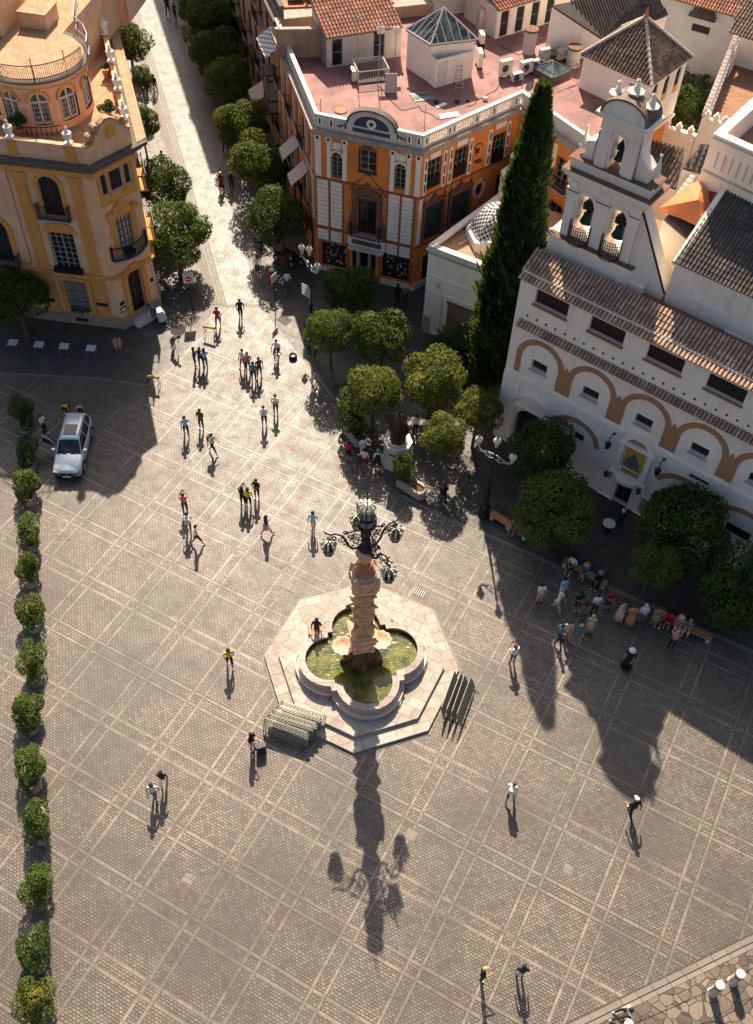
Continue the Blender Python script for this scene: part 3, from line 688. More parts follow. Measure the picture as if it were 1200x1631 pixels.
# round pavilion on the roof
DC = (-22.55, 60.25); R0 = 3.05; ZD = 16.35
def dr(a, r, z): return (DC[0]+r*cos(radians(a)), DC[1]+r*sin(radians(a)), z)
dm = MB(); wa = [-112, -77, -42, -147, -7]   # window bearings
N_ = 120
def drh(a):
    for w0 in wa:
        if abs((a-w0+180) % 360-180) < 10.6: return w0
    return None
for k in range(N_):
    a0, a1 = 360*k/N_, 360*(k+1)/N_; h = drh((a0+a1)/2)
    segs = [(ZC, ZD-.3)] if h is None else [(ZC, 13.4), (None, None)]
    if h is not None:
        def zt(a): x = max(-1, min(1, ((a-h+180) % 360-180)/10.6)); return 14.85+.6*sqrt(1-x*x)
        dm.add([dr(a0, R0, ZC), dr(a1, R0, ZC), dr(a1, R0, 13.4), dr(a0, R0, 13.4)], [(0, 1, 2, 3)])
        dm.add([dr(a0, R0, zt(a0)), dr(a1, R0, zt(a1)), dr(a1, R0, ZD-.3), dr(a0, R0, ZD-.3)], [(0, 1, 2, 3)])
        dm.add([dr(a0, R0, zt(a0)), dr(a1, R0, zt(a1)), dr(a1, R0-.3, zt(a1)), dr(a0, R0-.3, zt(a0))], [(0, 1, 2, 3)])
    else: dm.add([dr(a0, R0, ZC), dr(a1, R0, ZC), dr(a1, R0, ZD-.3), dr(a0, R0, ZD-.3)], [(0, 1, 2, 3)])
obj('pavilion_wall', dm, 'cream', yb, smooth=False)
for w0 in wa:
    wm = MB(Fr(dr(w0, R0-.22, 0), w0+90)); hw = R0*sin(radians(10.6))
    po = obj('window', MB(wm.fr).slab([(-hw, 13.4), (hw, 13.4)]+arc_pts(0, 14.85, hw, .6, 0, 180, 10), -.03, 0), 'glassgreen', yb)
    f = MB(wm.fr); f.box(-hw, -hw+.08, 0, .08, 13.4, 14.85); f.box(hw-.08, hw, 0, .08, 13.4, 14.85); f.box(-.06, .06, 0, .09, 13.4, 15.42); f.box(-hw, hw, 0, .085, 14.78, 14.9); f.box(-hw, hw, 0, .09, 13.4, 13.55)
    for s_ in (-1, 1):
        for q in (.33, .66): f.box(s_*hw*q-.012, s_*hw*q+.012, 0, .04, 13.5, 14.8)
        for q in range(1, 4): f.box(min(0, s_*hw), max(0, s_*hw), 0, .035, 13.5+q*.32, 13.52+q*.32)
    f.band(arc_pts(0, 14.85, hw-.08, .52, 0, 180, 10), arc_pts(0, 14.85, hw, .6, 0, 180, 10), 0, .08)
    obj('frame', f, 'woodwhite', po)
    g = MB(Fr(dr(w0, R0, 0), w0+90)); g.band(arc_pts(0, 14.9, hw+.08, .68, 0, 180, 12), arc_pts(0, 14.9, hw+.22, .84, 0, 180, 12), -.06, .06); obj('arch_moulding', g, 'ochre', po)
dc = MB(); dc.lathe([(R0-.1, ZD-.75), (R0+.06, ZD-.7), (R0+.06, ZD-.6), (R0-.1, ZD-.58)], 64, (DC[0], DC[1], 0)); obj('pavilion_band', dc, 'cream', yb)
dc = MB(); dc.lathe([(R0-.2, ZD-.30), (R0+.12, ZD-.28), (R0+.30, ZD-.12), (R0+.34, ZD-.02), (R0-.1, ZD)], 64, (DC[0], DC[1], 0)); obj('pavilion_cornice', dc, 'darkstone', yb)
df = MB(); df.poly([dr(a, R0-.05, ZD+.012) for a in range(0, 360, 8)]); obj('pavilion_terrace', df, 'ochreterrace', yb, uvf=rotuv(-8))
# the upper floor carried back from the pavilion
FU = Fr((-25.3, 62.0), -10)
ub = MB(FU); ub.box(-8, 3.6, -14, -.2, ZC, ZD-.02); obj('upper_floor', ub, 'cream', yb)
ut = MB(FU); ut.box(-8, 3.6, -14, -.2, ZD-.018, ZD+.01); obj('upper_terrace', ut, 'ochreterrace', yb, uvf=rotuv(-8))
u2 = MB(FU); u2.box(-6, .2, -9, -.3, ZD+.012, ZD+2.4); u2.box(.75, 2.6, -3.6, -1.8, ZD+.012, ZD+.95); obj('roof_blocks', u2, 'cream', yb)
u3 = MB(FU); u3.box(.7, 2.65, -3.65, -1.75, ZD+.952, ZD+1.02); obj('roof_block_top', u3, 'ochreterrace', yb, uvf=rotuv(-8))
rl = MB()
for k in range(92):
    a = -178+k*2.0
    if a > -8: break
    p = dr(a, R0+.12, ZD); rl.box(p[0]-.012, p[0]+.012, p[1]-.012, p[1]+.012, ZD-.02, ZD+.9)
rl.tube([dr(a, R0+.12, ZD+.92) for a in range(-178, -4, 6)], .03, 5); rl.tube([dr(a, R0+.12, ZD+.12) for a in range(-178, -4, 6)], .02, 5)
for a in (-150, -112, -75, -38):
    p = dr(a, R0+.12, ZD); q = dr(a, R0-.45, ZD); rl.tube([p, (p[0], p[1], ZD+1.3)], .03, 5); rl.tube([(p[0], p[1], ZD+.9), q], .015, 4); rl.ball((p[0], p[1], ZD+1.33), .05, 6)
obj('terrace_railing', rl, 'iron', yb)
rl = MB(); cr = [(-21.2, 66.5), (-21.0, 65), (-20.7, 63.6), (-19.9, 62.6), (-19.4, 61.5), (-19.2, 60.4)]
for z in (ZD+.9, ZD+.1): rl.tube([(x, y, z) for x, y in cr], .035, 5)
for i in range(len(cr)-1):
    for k in range(5): x, y = ln(cr[i], cr[i+1], k/5); rl.box(x-.012, x+.012, y-.012, y+.012, ZD-.6, ZD+.9)
obj('stair_railing', rl, 'ironlight', yb)
bk = MB(Fr((-24.6, 72.2), -8)); wall(bk, -6, 5.2, ZC, ZC+3.4, [(.4, 1.3, ZC+.02, ZC+2.3), (1.6, 2.5, ZC+.02, ZC+2.3)], 0); bk.box(-6, 5.2, -5, -.31, ZC, ZC+3.4); obj('rear_wall', bk, 'cream', yb, recalc=False)
window(Fr((-24.6, 72.2), -8), yb, (.4, 1.3, ZC+.02, ZC+2.3), -.15, 'darkwood', 'darkwood', 2, 2, name='door'); window(Fr((-24.6, 72.2), -8), yb, (1.6, 2.5, ZC+.02, ZC+2.3), -.15, 'darkwood', 'darkwood', 2, 2, name='door')
bn = MB(); 
for r_ in (1.0,):
    for a in range(-125, -60, 5): p = dr(a, R0+.45, 0); bn.box(p[0]-.02, p[0]+.02, p[1]-.02, p[1]+.02, ZC+.01, ZC+.6)
bn.tube([dr(a, R0+.45, ZC+.62) for a in range(-125, -58, 5)], .03, 5); obj('curved_bench', bn, 'iron', yb)
done()
# ------------------------------------------------------------ orange building
OA = (-5.35, 61.8); FO = Fr(OA, -16); OB_ = FO((7.5, 0, 0)); FR = Fr(OB_, 42); OC = FR((9.0, 0, 0)); FN = Fr(OC, -53); FL = Fr((-9.32, 74.7), -72.9)
LL = sqrt((OA[0]+9.32)**2+(OA[1]-74.7)**2)
ob = thing('orange_townhouse', 'orange and cream corner townhouse with a pink roof terrace and balustrade', 'building', (OA[0], OA[1], 0), world=True)
ZO = 11.4
hO = [(1.2, 1.9, 8.1, 9.95, .35), (5.72, 6.42, 8.25, 10.1, .35), (3.25, 4.3, 9.1, 10.6), (3.1, 4.5, 4.0, 7.0), (.35, 2.3, .35, 2.55), (2.75, 4.55, .02, 2.6), (5.05, 7.15, .5, 2.75)]
hR = [(.6, 1.75, 8.3, 10.4), (3.05, 4.2, 8.2, 10.3), (6.7, 7.85, 7.95, 10.05), (.6, 2.2, 4.0, 6.9), (3.1, 4.7, 4.2, 6.7), (.8, 2.0, .1, 2.6), (5.0, 5.45, 9.2, 9.7), (5.45, 6.15, 5.75, 6.75, .35), (7.6, 8.8, 5.0, 6.6)]
hN = [(1.0, 2.1, 8.0, 10.0), (4.4, 5.5, 8.0, 10.0), (1.0, 2.2, 4.2, 6.6), (4.4, 5.6, 4.2, 6.6)]
hL = [(u, u+.95, z, z+h) for u in (.9, 3.0, 5.1, 7.2, 9.3, 11.4) for z, h in ((8.2, 1.9), (4.3, 2.4), (.2, 2.4))]
b = MB(FO); wall(b, 0, 7.5, 0, ZO, hO); b.fr = FR; wall(b, 0, 9, 0, ZO, hR); b.fr = FN; wall(b, 0, 9.4, 0, ZO, hN); b.fr = FL; wall(b, 0, LL, 0, ZO, hL)
obj('wall', b, 'orange', ob, recalc=False)
ne = FN((9.4, 0, 0)); oc = [OA, OB_[:2], OC[:2], ne[:2], (17.6, 63.9), (17.5, 70.0), (15, 84), (-2, 84), (-9.32, 74.7)]
bk_ = MB(); 
for i in range(3, 7): bk_.add([(*oc[i], 0), (*oc[i+1], 0), (*oc[i+1], ZO), (*oc[i], ZO)], [(0, 1, 2, 3)])
obj('rear_walls', bk_, 'orange', ob)
t_ = MB(); t_.prism(oc, ZO, ZO+.12); obj('roof_terrace', t_, 'pinkterrace', ob, uvf=rotuv(-20))
def isx(Fa, da, Fb, db):
    A0 = Vector(Fa((0, da, 0))[:2]); B0 = Vector(Fb((0, db, 0))[:2]); a = Vector((Fa.e.x, Fa.e.y)); c = Vector((Fb.e.x, Fb.e.y))
    t = ((B0-A0).x*c.y-(B0-A0).y*c.x)/(a.x*c.y-a.y*c.x); return A0+a*t
def oring(d_): return [Vector(FL((0, d_, 0))[:2]), isx(FL, d_, FO, d_), isx(FO, d_, FR, d_), isx(FR, d_, FN, d_), Vector(FN((9.4, d_, 0))[:2])]
def oledge(mb, i0, o0, z0, z1, k0=0, k1=4):
    I = oring(i0); O_ = oring(o0)
    for k in range(k0, k1): mb.prism([I[k], I[k+1], O_[k+1], O_[k]], z0, z1)
c = MB(); oledge(c, -.3, .16, ZO-.32, ZO-.16); oledge(c, -.3, .32, ZO-.158, ZO+.12); obj('cornice', c, 'stonetrim', ob)
c = MB(); oledge(c, -.28, -.02, ZO+.122, ZO+.3); oledge(c, -.3, 0, ZO+.92, ZO+1.08); oledge(c, -.26, -.05, ZO+.3, ZO+.92, 0, 2); oledge(c, -.26, -.05, ZO+.3, ZO+.92, 3, 4)
obj('parapet', c, 'white2', ob)
pz = MB(FR)
for u0, u1 in ((0, .55), (2.15, 2.95), (4.5, 5.1), (6.1, 6.7), (8.2, 8.9)): pz.box(u0, u1, -.30, .012, ZO+.301, ZO+.919)
pz.fr = FO
for u in (.35, 1.15, 2.15, 5.75, 6.55, 7.2): pz.box(u-.16, u+.16, -.2, .0, ZO+.32, ZO+.90)
obj('parapet_piers', pz, 'white', ob)
sl_ = MB(FO)
for u in (.35, 1.15, 2.15, 5.75, 6.55, 7.2): sl_.box(u-.055, u+.055, .001, .02, ZO+.42, ZO+.82)
sl_.fr = FR
for u in (.3, 2.35, 2.75, 4.8, 6.4, 8.5): sl_.box(u-.05, u+.05, .013, .03, ZO+.42, ZO+.82)
obj('parapet_slots', sl_, 'void', ob)
bl = MB()
for u in [x*.21+.68 for x in range(7)]+[x*.21+3.05 for x in range(7)]+[x*.21+5.22 for x in range(4)]+[x*.21+6.8 for x in range(7)]:
    q = FR((u, -.15, 0)); bl.lathe([(.05, .3), (.085, .45), (.04, .65), (.06, .85), (.06, .92)], 6, (q[0], q[1], ZO))
obj('baluster_row', bl, 'white', ob, smooth=True)
# arched crest with blue tiles
cr = MB(FO); A0 = arc_pts(3.95, ZO+.95, 1.62, 1.05, 180, 0, 22)
cr.slab([(2.33, ZO+.15), (5.57, ZO+.15)]+A0[::-1], -.3, .03); co_ = obj('arched_crest', cr, 'white2', ob)
cr = MB(FO); cr.band(A0, arc_pts(3.95, ZO+.95, 1.74, 1.17, 180, 0, 22), -.36, .12)
for s_ in (-1, 1):
    m_ = 3.95+s_*2.05; P_ = [(m_-s_*.36, ZO+1.0), (m_-s_*.28, ZO+.75), (m_, ZO+.55), (m_+s_*.3, ZO+.5)]
    cr.band(P_, [(p[0], p[1]+.09) for p in P_], .002, .1)
obj('crest_moulding', cr, 'darkstone', co_)
cr = MB(FO); cr.slab([(2.7, ZO+.85)]+arc_pts(3.95, ZO+.85, 1.22, .80, 180, 0, 18)+[(5.2, ZO+.85)], .031, .05); cr.box(2.65, 5.25, .031, .05, ZO+.42, ZO+.70); obj('blue_tiles', cr, 'blue_tile', co_)
cr = MB(FO); cr.slab(arc_pts(3.95, ZO+1.16, .33, .32, 360, 0, 20)[:-1], .052, .09); obj('roundel', cr, 'white', co_)
cr = MB(FO); cr.slab(arc_pts(3.95, ZO+1.16, .15, .15, 360, 0, 14)[:-1], .092, .10); obj('roundel_centre', cr, 'blue_tile', co_)
# string courses and quoins
sg = MB(); oledge(sg, .002, .12, 7.78, 7.9, 0, 3); oledge(sg, .002, .13, 3.72, 3.86, 0, 3); obj('string_course', sg, 'orangestone', ob)
q_ = MB(FO)
for u0, u1 in ((.1, .92), (1.12, 1.95), (5.35, 6.15), (6.32, 7.12)):
    for z0, z1, n in ((3.95, 7.74, 11), (2.75, 3.68, 3)):
        h = (z1-z0)/n
        for k in range(n): q_.box(u0, u1, .002, .075, z0+k*h+.02, z0+(k+1)*h-.02)
for u0, u1 in ((.0, .42), (.85, 1.12), (1.98, 2.28), (5.35, 5.66), (6.48, 6.76), (7.12, 7.48)): q_.box(u0, u1, .002, .08, 7.95, 10.95)
for m_, zz in ((1.55, 10.05), (6.07, 10.2)):
    q_.box(m_-.34, m_+.34, .002, .06, zz+.18, zz+.68)
    q_.band(arc_pts(m_, zz-.42, .37, .38, 180, 0, 12), arc_pts(m_, zz-.42, .5, .52, 180, 0, 12), .002, .07)
q_.fr = FR
q_.box(.02, .3, .002, .08, 4.0, 7.7)
for u in (.36, 2.1, 2.65, 4.5, 6.3, 8.1): q_.box(u-.15, u+.15, .002, .08, 7.95, 10.75)
for u0, u1 in ((.75, 1.65), (3.15, 4.1), (6.8, 7.75)): q_.box(u0, u1, .002, .05, 10.5, 10.9)
q_.fr = FN
for u in (.6, 2.5, 4.0, 5.9, 7.4): q_.box(u-.15, u+.15, .002, .08, 7.9, 10.75)
obj('white_pilasters', q_, 'white', ob)
s2 = MB(FR)
for u in (.36, 2.1, 2.65, 4.5, 6.3, 8.1):
    for z in (8.15, 9.0, 9.9): s2.box(u-.06, u+.06, .081, .10, z, z+.62)
s2.fr = FO
for u in (.2, .98, 2.12, 5.5, 6.62, 7.3): s2.box(u-.09, u+.09, .001, .14, ZO-.62, ZO-.42)
obj('pilaster_slots', s2, 'void', ob)
s3 = MB(FO)
for u in (.2, .98, 2.12, 5.5, 6.62, 7.3):
    s3.box(u-.2, u+.2, .002, .13, ZO-.74, ZO-.34)
obj('pilaster_capitals', s3, 'white', ob)
s3 = MB(FO)
for z in (4.0,): pass
for u0, u1 in ((-.02, .08), (.93, 1.1), (1.97, 2.08), (5.22, 5.33), (6.17, 6.3), (7.14, 7.3)): s3.box(u0, u1, .002, .05, 2.75, 7.76)
for a0, a1, b0, b1 in ((.35, 2.3, .35, 2.55), (5.05, 7.15, .5, 2.75)):
    s3.box(a0-.2, a0-.06, .002, .07, .3, b1+.25); s3.box(a1+.06, a1+.2, .002, .07, .3, b1+.25); s3.box(a0-.06, a1+.06, .002, .07, b1+.1, b1+.25)
obj('red_trim', s3, 'orangestone', ob)
pt = MB(FO)
for s_ in (-1, 1):
    m_ = 3.8
    pt.box(min(m_+s_*.74, m_+s_*1.0), max(m_+s_*.74, m_+s_*1.0), .002, .22, 3.95, 7.0)
    pt.slab([(m_+s_*1.0, 4.0), (m_+s_*1.0, 7.3), (m_+s_*1.15, 6.9), (m_+s_*1.08, 6.0), (m_+s_*1.22, 5.4), (m_+s_*1.45, 4.4), (m_+s_*1.5, 4.0)], .002, .14)
    pt.lathe([(.07, 7.5), (.11, 7.62), (.05, 7.8), (.08, 7.9), (.02, 8.05)], 8, (m_+s_*1.05, .16, 0))
pt.box(2.7, 4.9, .002, .26, 7.02, 7.3); pt.slab([(2.75, 7.3), (4.85, 7.3), (4.5, 7.62), (4.1, 7.7), (3.95, 8.05), (3.8, 8.25), (3.65, 8.05), (3.5, 7.7), (3.1, 7.62)], .002, .2)
obj('portal_surround', pt, 'brownstone', ob)
pt = MB(FO); P_ = [(2.4, 7.3), (2.8, 7.9), (3.2, 8.2), (3.6, 8.75), (4.0, 8.75), (4.4, 8.2), (4.8, 7.9), (5.2, 7.3)]; pt.band(P_, [(p[0], p[1]+.07) for p in P_], .002, .06)
pt.box(3.1, 4.45, .002, .1, 8.88, 9.05); pt.slab([(3.15, 10.7), (4.4, 10.7), (4.1, 10.85), (3.95, 11.05), (3.775, 11.25), (3.6, 11.05), (3.45, 10.85)], .002, .1); obj('iron_scrollwork', pt, 'brownstone', ob)
for h in hO[:2]: window(FO, ob, h, -.16, 'woodwhite', 'glass', 2, 4, .05, grille='iron', gd=.0, gn=(6, 1))
window(FO, ob, hO[2], -.16, 'woodwhite', 'glass', 2, 3, .05, grille='iron', gd=.26, gn=(7, 3)); window(FO, ob, hO[3], -.2, 'darkwood', 'glass', 2, 5, .06)
gb_ = MB(FO)
for u in (3.2, 4.35):
    gb_.box(u-.02, u+.02, .005, .28, 9.05, 9.1); gb_.box(u-.02, u+.02, .005, .28, 10.6, 10.65)
    for k in range(3): gb_.box(u-.012, u+.012, .05+k*.08, .07+k*.08, 9.1, 10.6)
obj('window_cage', gb_, 'iron', ob)
balcony(FO, ob, 2.75, 4.95, 3.92, .6, .95, slab='white2')
pn = MB(FO); pn.box(2.45, 5.3, .002, .2, 2.95, 3.68); pno = obj('sign_board', pn, 'white', ob); pn = MB(FO); pn.box(2.75, 5.0, .201, .22, 3.1, 3.52); obj('sign_panel', pn, 'brownstone', pno)
pn = MB(FO); pn.box(2.55, 5.2, .002, .45, 2.68, 2.85); obj('door_canopy', pn, 'white2', ob)
random.seed(5)
for h in (hO[4], hO[6]):
    w_ = window(FO, ob, h, -.5, 'darkwood', 'void', 2, 1, .08, name='shop_window')
    gd_ = MB(FO); cols = ['curtain', 'tilered', 'blue_tile', 'ochre', 'urnwhite', 'brownstone']
    for k in range(46):
        u = random.uniform(h[0]+.12, h[1]-.12); z = random.uniform(h[2]+.1, h[3]-.2); gd_.mi = random.randrange(6); gd_.box(u-.06, u+.06, -.46, -.38, z-.05, z+.07)
    obj('shop_display', gd_, cols, w_)
    for s_ in (h[0], h[1]):
        pass
window(FO, ob, hO[5], -.6, 'darkwood', 'void', 3, 1, .08, name='shop_door')
pp = MB(FO); pp.box(3.1, 3.35, -.25, .12, 0, 2.6); pp.box(4.0, 4.2, -.25, .12, 0, 2.6); obj('shop_pilasters', pp, 'stonetrim', ob)
pl2 = MB(); 
pl2.fr = FO; pl2.box(5.0, 7.6, .003, .12, 0, .48); pl2.box(-.1, .33, .003, .12, 0, .48); pl2.box(.33, 2.35, .003, .12, 0, .3)
pl2.fr = FR; pl2.box(0, 9, .003, .12, 0, .55); obj('plinth', pl2, 'marble', ob)
for h in hR[:3]: window(FR, ob, h, -.12, 'woodwhite', 'glass', 3, 4, .05, grille='iron', gd=.03, gn=(8, 1)); g = MB(FR); g.box(h[0], h[1], .04, .09, h[2], h[2]+.8); obj('balcony_panel', g, 'iron', ob)
for h in hR[3:5]:
    window(FR, ob, h, -.2, 'darkwood', 'void', 2, 4, .06)
    a = MB(FR); a.slab([(h[0]-.1, h[3]), (h[1]+.1, h[3]), (h[1]+.1, h[2]+.2), (h[0]-.1, h[2]+.2)], .03, .06); obj('green_shutter', a, mat('dark_green_blind', (.03, .045, .04), .7, .2, 5), ob)
    s4 = MB(FR); m_ = (h[0]+h[1])/2; w2 = (h[1]-h[0])/2
    for s_ in (-1, 1):
        s4.box(min(m_+s_*(w2+.03), m_+s_*(w2+.28)), max(m_+s_*(w2+.03), m_+s_*(w2+.28)), .002, .18, 3.95, 6.95); s4.lathe([(.06, 7.3), (.1, 7.4), (.04, 7.55), (.02, 7.75)], 8, (m_+s_*(w2+.15), .12, 0))
    s4.slab([(m_-w2-.3, 6.97), (m_+w2+.3, 6.97), (m_+w2+.3, 7.2), (m_+.4, 7.35), (m_, 7.7), (m_-.4, 7.35), (m_-w2-.3, 7.2)], .002, .2); s4.lathe([(.06, 7.6), (.1, 7.72), (.04, 7.85), (.02, 8.05)], 8, (m_, .12, 0)); obj('carved_surround', s4, 'brownstone', ob)
for h in (hR[5], hR[6], hR[8]): window(FR, ob, h, -.15, None, 'void')
window(FR, ob, hR[7], -.15, None, 'void')
s4 = MB(FR); s4.band(arc_pts(5.8, 6.25, .42, .55, 360, 0, 20), arc_pts(5.8, 6.25, .56, .72, 360, 0, 20), .002, .1); s4.lathe([(.12, 6.9), (.08, 7.1), (.02, 7.25)], 8, (5.8, .1, 0)); obj('oval_surround', s4, 'white2', ob)
s4 = MB(FR); s4.band(arc_pts(5.25, 9.7, .35, .3, 180, 0, 10), arc_pts(5.25, 9.7, .42, .38, 180, 0, 10), .002, .06); s4.lathe([(.02, 8.55), (.3, 8.7), (.32, 8.8)], 10, (5.25, .08, 0)); obj('niche_basin', s4, 'brownstone', ob)
for h in hN: window(FN, ob, h, -.14, 'woodwhite', 'glass', 2, 4, .05, grille='iron', gd=.04, gn=(7, 1))
for u0 in (.7, 4.2): balcony(FN, ob, u0, u0+1.7, 7.9, .5, .9)
for h in hL: window(FL, ob, h, -.12, 'darkwood', 'glass', 2, 3, .06)
for u in (.6, 4.8, 9.0): balcony(FL, ob, u, u+1.6, 4.25, .5, .95); balcony(FL, ob, u, u+1.6, 8.15, .4, .9)
tl_ = MB(FL)
for u in (2.2, 4.3, 6.4, 8.5, 10.6, 12.6): tl_.box(u-.16, u+.16, .002, .1, 3.9, 10.8)
tl_.box(0, LL, .002, .15, 7.6, 7.8); obj('side_pilasters', tl_, 'white2', ob)
done()
def awning(fr, u0, u1, z, out, drop, m, label):
    p = fr(((u0+u1)/2, 0, z)); t = thing('awning', label, 'awning', p, world=True)
    a = MB(fr); a.add([(u0, .06, z), (u1, .06, z), (u1, out, z-drop), (u0, out, z-drop), (u0, .06, z-.04), (u1, .06, z-.04), (u1, out, z-drop-.04), (u0, out, z-drop-.04)], [(0, 1, 2, 3), (4, 5, 6, 7), (0, 1, 5, 4), (1, 2, 6, 5), (2, 3, 7, 6), (3, 0, 4, 7)]); a.box(u0, u1, out-.02, out, z-drop-.28, z-drop-.04)
    obj('canopy', a, m, t)
    a = MB(fr); a.tube([(u0, out, z-drop-.02), (u1, out, z-drop-.02)], .025, 6); a.tube([(u0+.1, .06, z-drop), (u0+.1, out, z-drop-.03)], .02, 5); a.tube([(u1-.1, .06, z-drop), (u1-.1, out, z-drop-.03)], .02, 5); obj('awning_bar', a, 'iron', t); done(); return t
awning(FL, 9.6, 11.1, 6.7, 1.3, 1.0, 'canvas', 'beige canvas awning hanging over a window, the lower of two on the orange house')
awning(FL, 6.6, 8.2, 7.0, 1.3, 1.0, 'canvas', 'beige canvas awning hanging over a window, the upper of two on the orange house')

# ------------------------------------------------------------ roof-top buildings on the pink terrace
ZT = ZO+.125
ph = thing('rooftop_penthouse', 'white rooftop hut with a bright red tiled roof on the pink terrace', 'hut', (-3, 71, ZT), world=True)
FP = Fr(gp(521.7, 108, ZT), 23); P1 = FP.inv(gp(613, 92, ZT))[0]
w_ = MB(FP); hp = [(.35, 1.15, ZT+.05, ZT+2.0), (P1-.95, P1-.1, ZT+.05, ZT+2.1)]; wall(w_, 0, P1+1.2, ZT, ZT+2.25, hp, 0, .15)
w_.box(0, P1+1.2, -3.3, -.2, ZT, ZT+2.2); w_.slab([(0, ZT+2.25), (P1+1.2, ZT+2.25), (P1+1.2, ZT+2.2), (0, ZT+2.2)], -.2, 0); w_.fr = None
a0, a1, a2 = FP((0, 0, ZT)), FP((0, -3.3, ZT)), FP((0, -3.3, ZT+3.3)); w_.add([a0, a1, a2, FP((0, 0, ZT+2.25))], [(0, 1, 2, 3)])
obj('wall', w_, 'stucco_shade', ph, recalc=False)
for h in hp: window(FP, ph, h, -.1, 'ironlight', 'glass', 1, 2, .05, name='door')
roof('roof', ph, [FP((-.15, .18, ZT+2.25)), FP((P1+1.2, .18, ZT+2.25)), FP((P1+1.2, -3.3, ZT+3.35)), FP((-.15, -3.3, ZT+3.35))], 'tilered', .26, .36)
rc = MB(FP); rc.box(-.15, P1+1.2, -3.45, -3.22, ZT+3.3, ZT+3.46); obj('ridge', rc, 'ridge', ph)
# pale wall joining to the left
FW2 = Fr(gp(455, 92, ZT), 8); w_ = MB(FW2); w_.box(-.6, 3.2, -.25, 0, ZT, ZT+1.95); obj('side_wall', w_, 'brownwall', ph)
w_ = MB(FW2); w_.box(-.7, 3.25, -.3, .05, ZT+1.952, ZT+2.1); obj('side_wall_coping', w_, 'stonetrim', ph)
done()
hut = thing('skylight_hut', 'white rooftop stairwell hut with a glazed pyramid skylight and dark tiles behind', 'hut', (2, 68.4, ZT), world=True)
HA = gp(683, 131, ZT); FH1 = Fr(HA, 130); # left face runs back-left
hz_ = ZT+2.6
cF = Vector(HA); cR = Vector((5.25, 69.3, ZT)); cL = Vector((.55, 70.2, ZT)); cB = cL+(cR-cF)
w_ = MB(); w_.prism([cF, cR, cB, cL], ZT, hz_); obj('wall', w_, 'white', hut)
up = [Vector((p.x, p.y, hz_+.06)) for p in (cF, cR, cB, cL)]; cen = sum(up, Vector())/4; ex = [cen+(p-cen)*1.06 for p in up]; apx = Vector((cen.x, cen.y, hz_+2.0))
w_ = MB(); w_.prism([(p.x, p.y) for p in ex], hz_+.002, hz_+.09); obj('eaves_frame', w_, 'stonetrim', hut)
g = MB(); 
for i in (3, 0): g.add([ex[i]+Vector((0, 0, .09)), ex[(i+1) % 4]+Vector((0, 0, .09)), apx], [(0, 1, 2)])
obj('skylight_glass', g, 'skyglass', hut, recalc=False)
for i in (1, 2): roof('roof', hut, [ex[i]+Vector((0, 0, .05)), ex[(i+1) % 4]+Vector((0, 0, .05)), apx], 'tilebrown', .26, .4)
g = MB()
for i in (3, 0):
    A_, B_ = ex[i]+Vector((0, 0, .1)), ex[(i+1) % 4]+Vector((0, 0, .1)); m_ = (A_+B_)/2
    for k in range(7):
        t = k/6; p = A_.lerp(B_, t)
        # glazing bars run up the slope, ending on the hips
        s_ = min(t, 1-t)*2; q = p.lerp(p+(apx-m_), s_)
        g.tube([p, q+Vector((0, 0, .02))], .035, 4)
    g.tube([A_, apx], .07, 4); g.tube([B_, apx], .07, 4); g.tube([A_, B_], .05, 4)
obj('skylight_bars', g, 'white', hut)
done()
cab = thing('white_cabin', 'white open-topped door cabin in front of the skylight hut', 'cabin', (3, 67.6, ZT), world=True)
FCb = Fr(gp(693, 140, ZT), 33); L_ = FCb.inv(gp(748, 122, ZT))[0]
w_ = MB(FCb); w_.box(0, L_, -.06, 0, ZT, ZT+1.9); w_.box(0, .06, -.95, -.061, ZT, ZT+1.9); w_.box(L_-.06, L_, -1.1, -.061, ZT, ZT+1.9); w_.box(0, L_, -.1, .04, ZT+1.902, ZT+1.98); w_.box(-.03, .09, -1.0, -.101, ZT+1.902, ZT+1.98); w_.box(L_-.09, L_+.03, -1.0, -.101, ZT+1.902, ZT+1.98)
obj('cabin_walls', w_, 'white', cab); w_ = MB(FCb); w_.box(.06, L_-.06, -.9, -.07, ZT+1.2, ZT+1.25); obj('inner_cover', w_, 'skyglass', cab)
w_ = MB(FCb); w_.box(.1, .85, .002, .03, ZT+.05, ZT+1.8); d_ = obj('door', w_, 'woodwhite', cab); w_ = MB(FCb); w_.ball((.2, .05, ZT+.9), .04, 6); w_.box(.86, .875, .002, .02, ZT+.05, ZT+1.85); obj('handle', w_, 'iron', d_)
done()
bh = thing('rooftop_rooms', 'low white rooftop rooms with four dark doors and a red tile edge', 'building', (8, 76, ZT), world=True)
FB = Fr(gp(788.6, 62, ZT), 35); LB2 = FB.inv(gp(886, 32, ZT))[0]
hb = [(.35+k*LB2/4.1, .35+k*LB2/4.1+.75, ZT+.03, ZT+1.95) for k in range(4)]
w_ = MB(FB); wall(w_, 0, LB2+3, ZT, ZT+2.2, hb, 0, .15); w_.box(0, LB2+3, -4, -.16, ZT, ZT+2.2); w_.add([(0, 0, ZT), (0, -4, ZT), (0, -4, ZT+2.2), (0, 0, ZT+2.2)], [(0, 1, 2, 3)]); w_.add([(0, 0, ZT+2.2), (LB2+3, 0, ZT+2.2), (LB2+3, -.2, ZT+2.2), (0, -.2, ZT+2.2)], [(0, 1, 2, 3)]); obj('wall', w_, 'white', bh, recalc=False)
for h in hb: window(FB, bh, h, -.1, 'ironlight', 'void', 1, 2, .05, name='door')
roof('roof', bh, [FB((-.1, .15, ZT+2.2)), FB((LB2+3, .15, ZT+2.2)), FB((LB2+3, -4, ZT+3.4)), FB((-.1, -4, ZT+3.4))], 'tilered', .26, .36)
done()
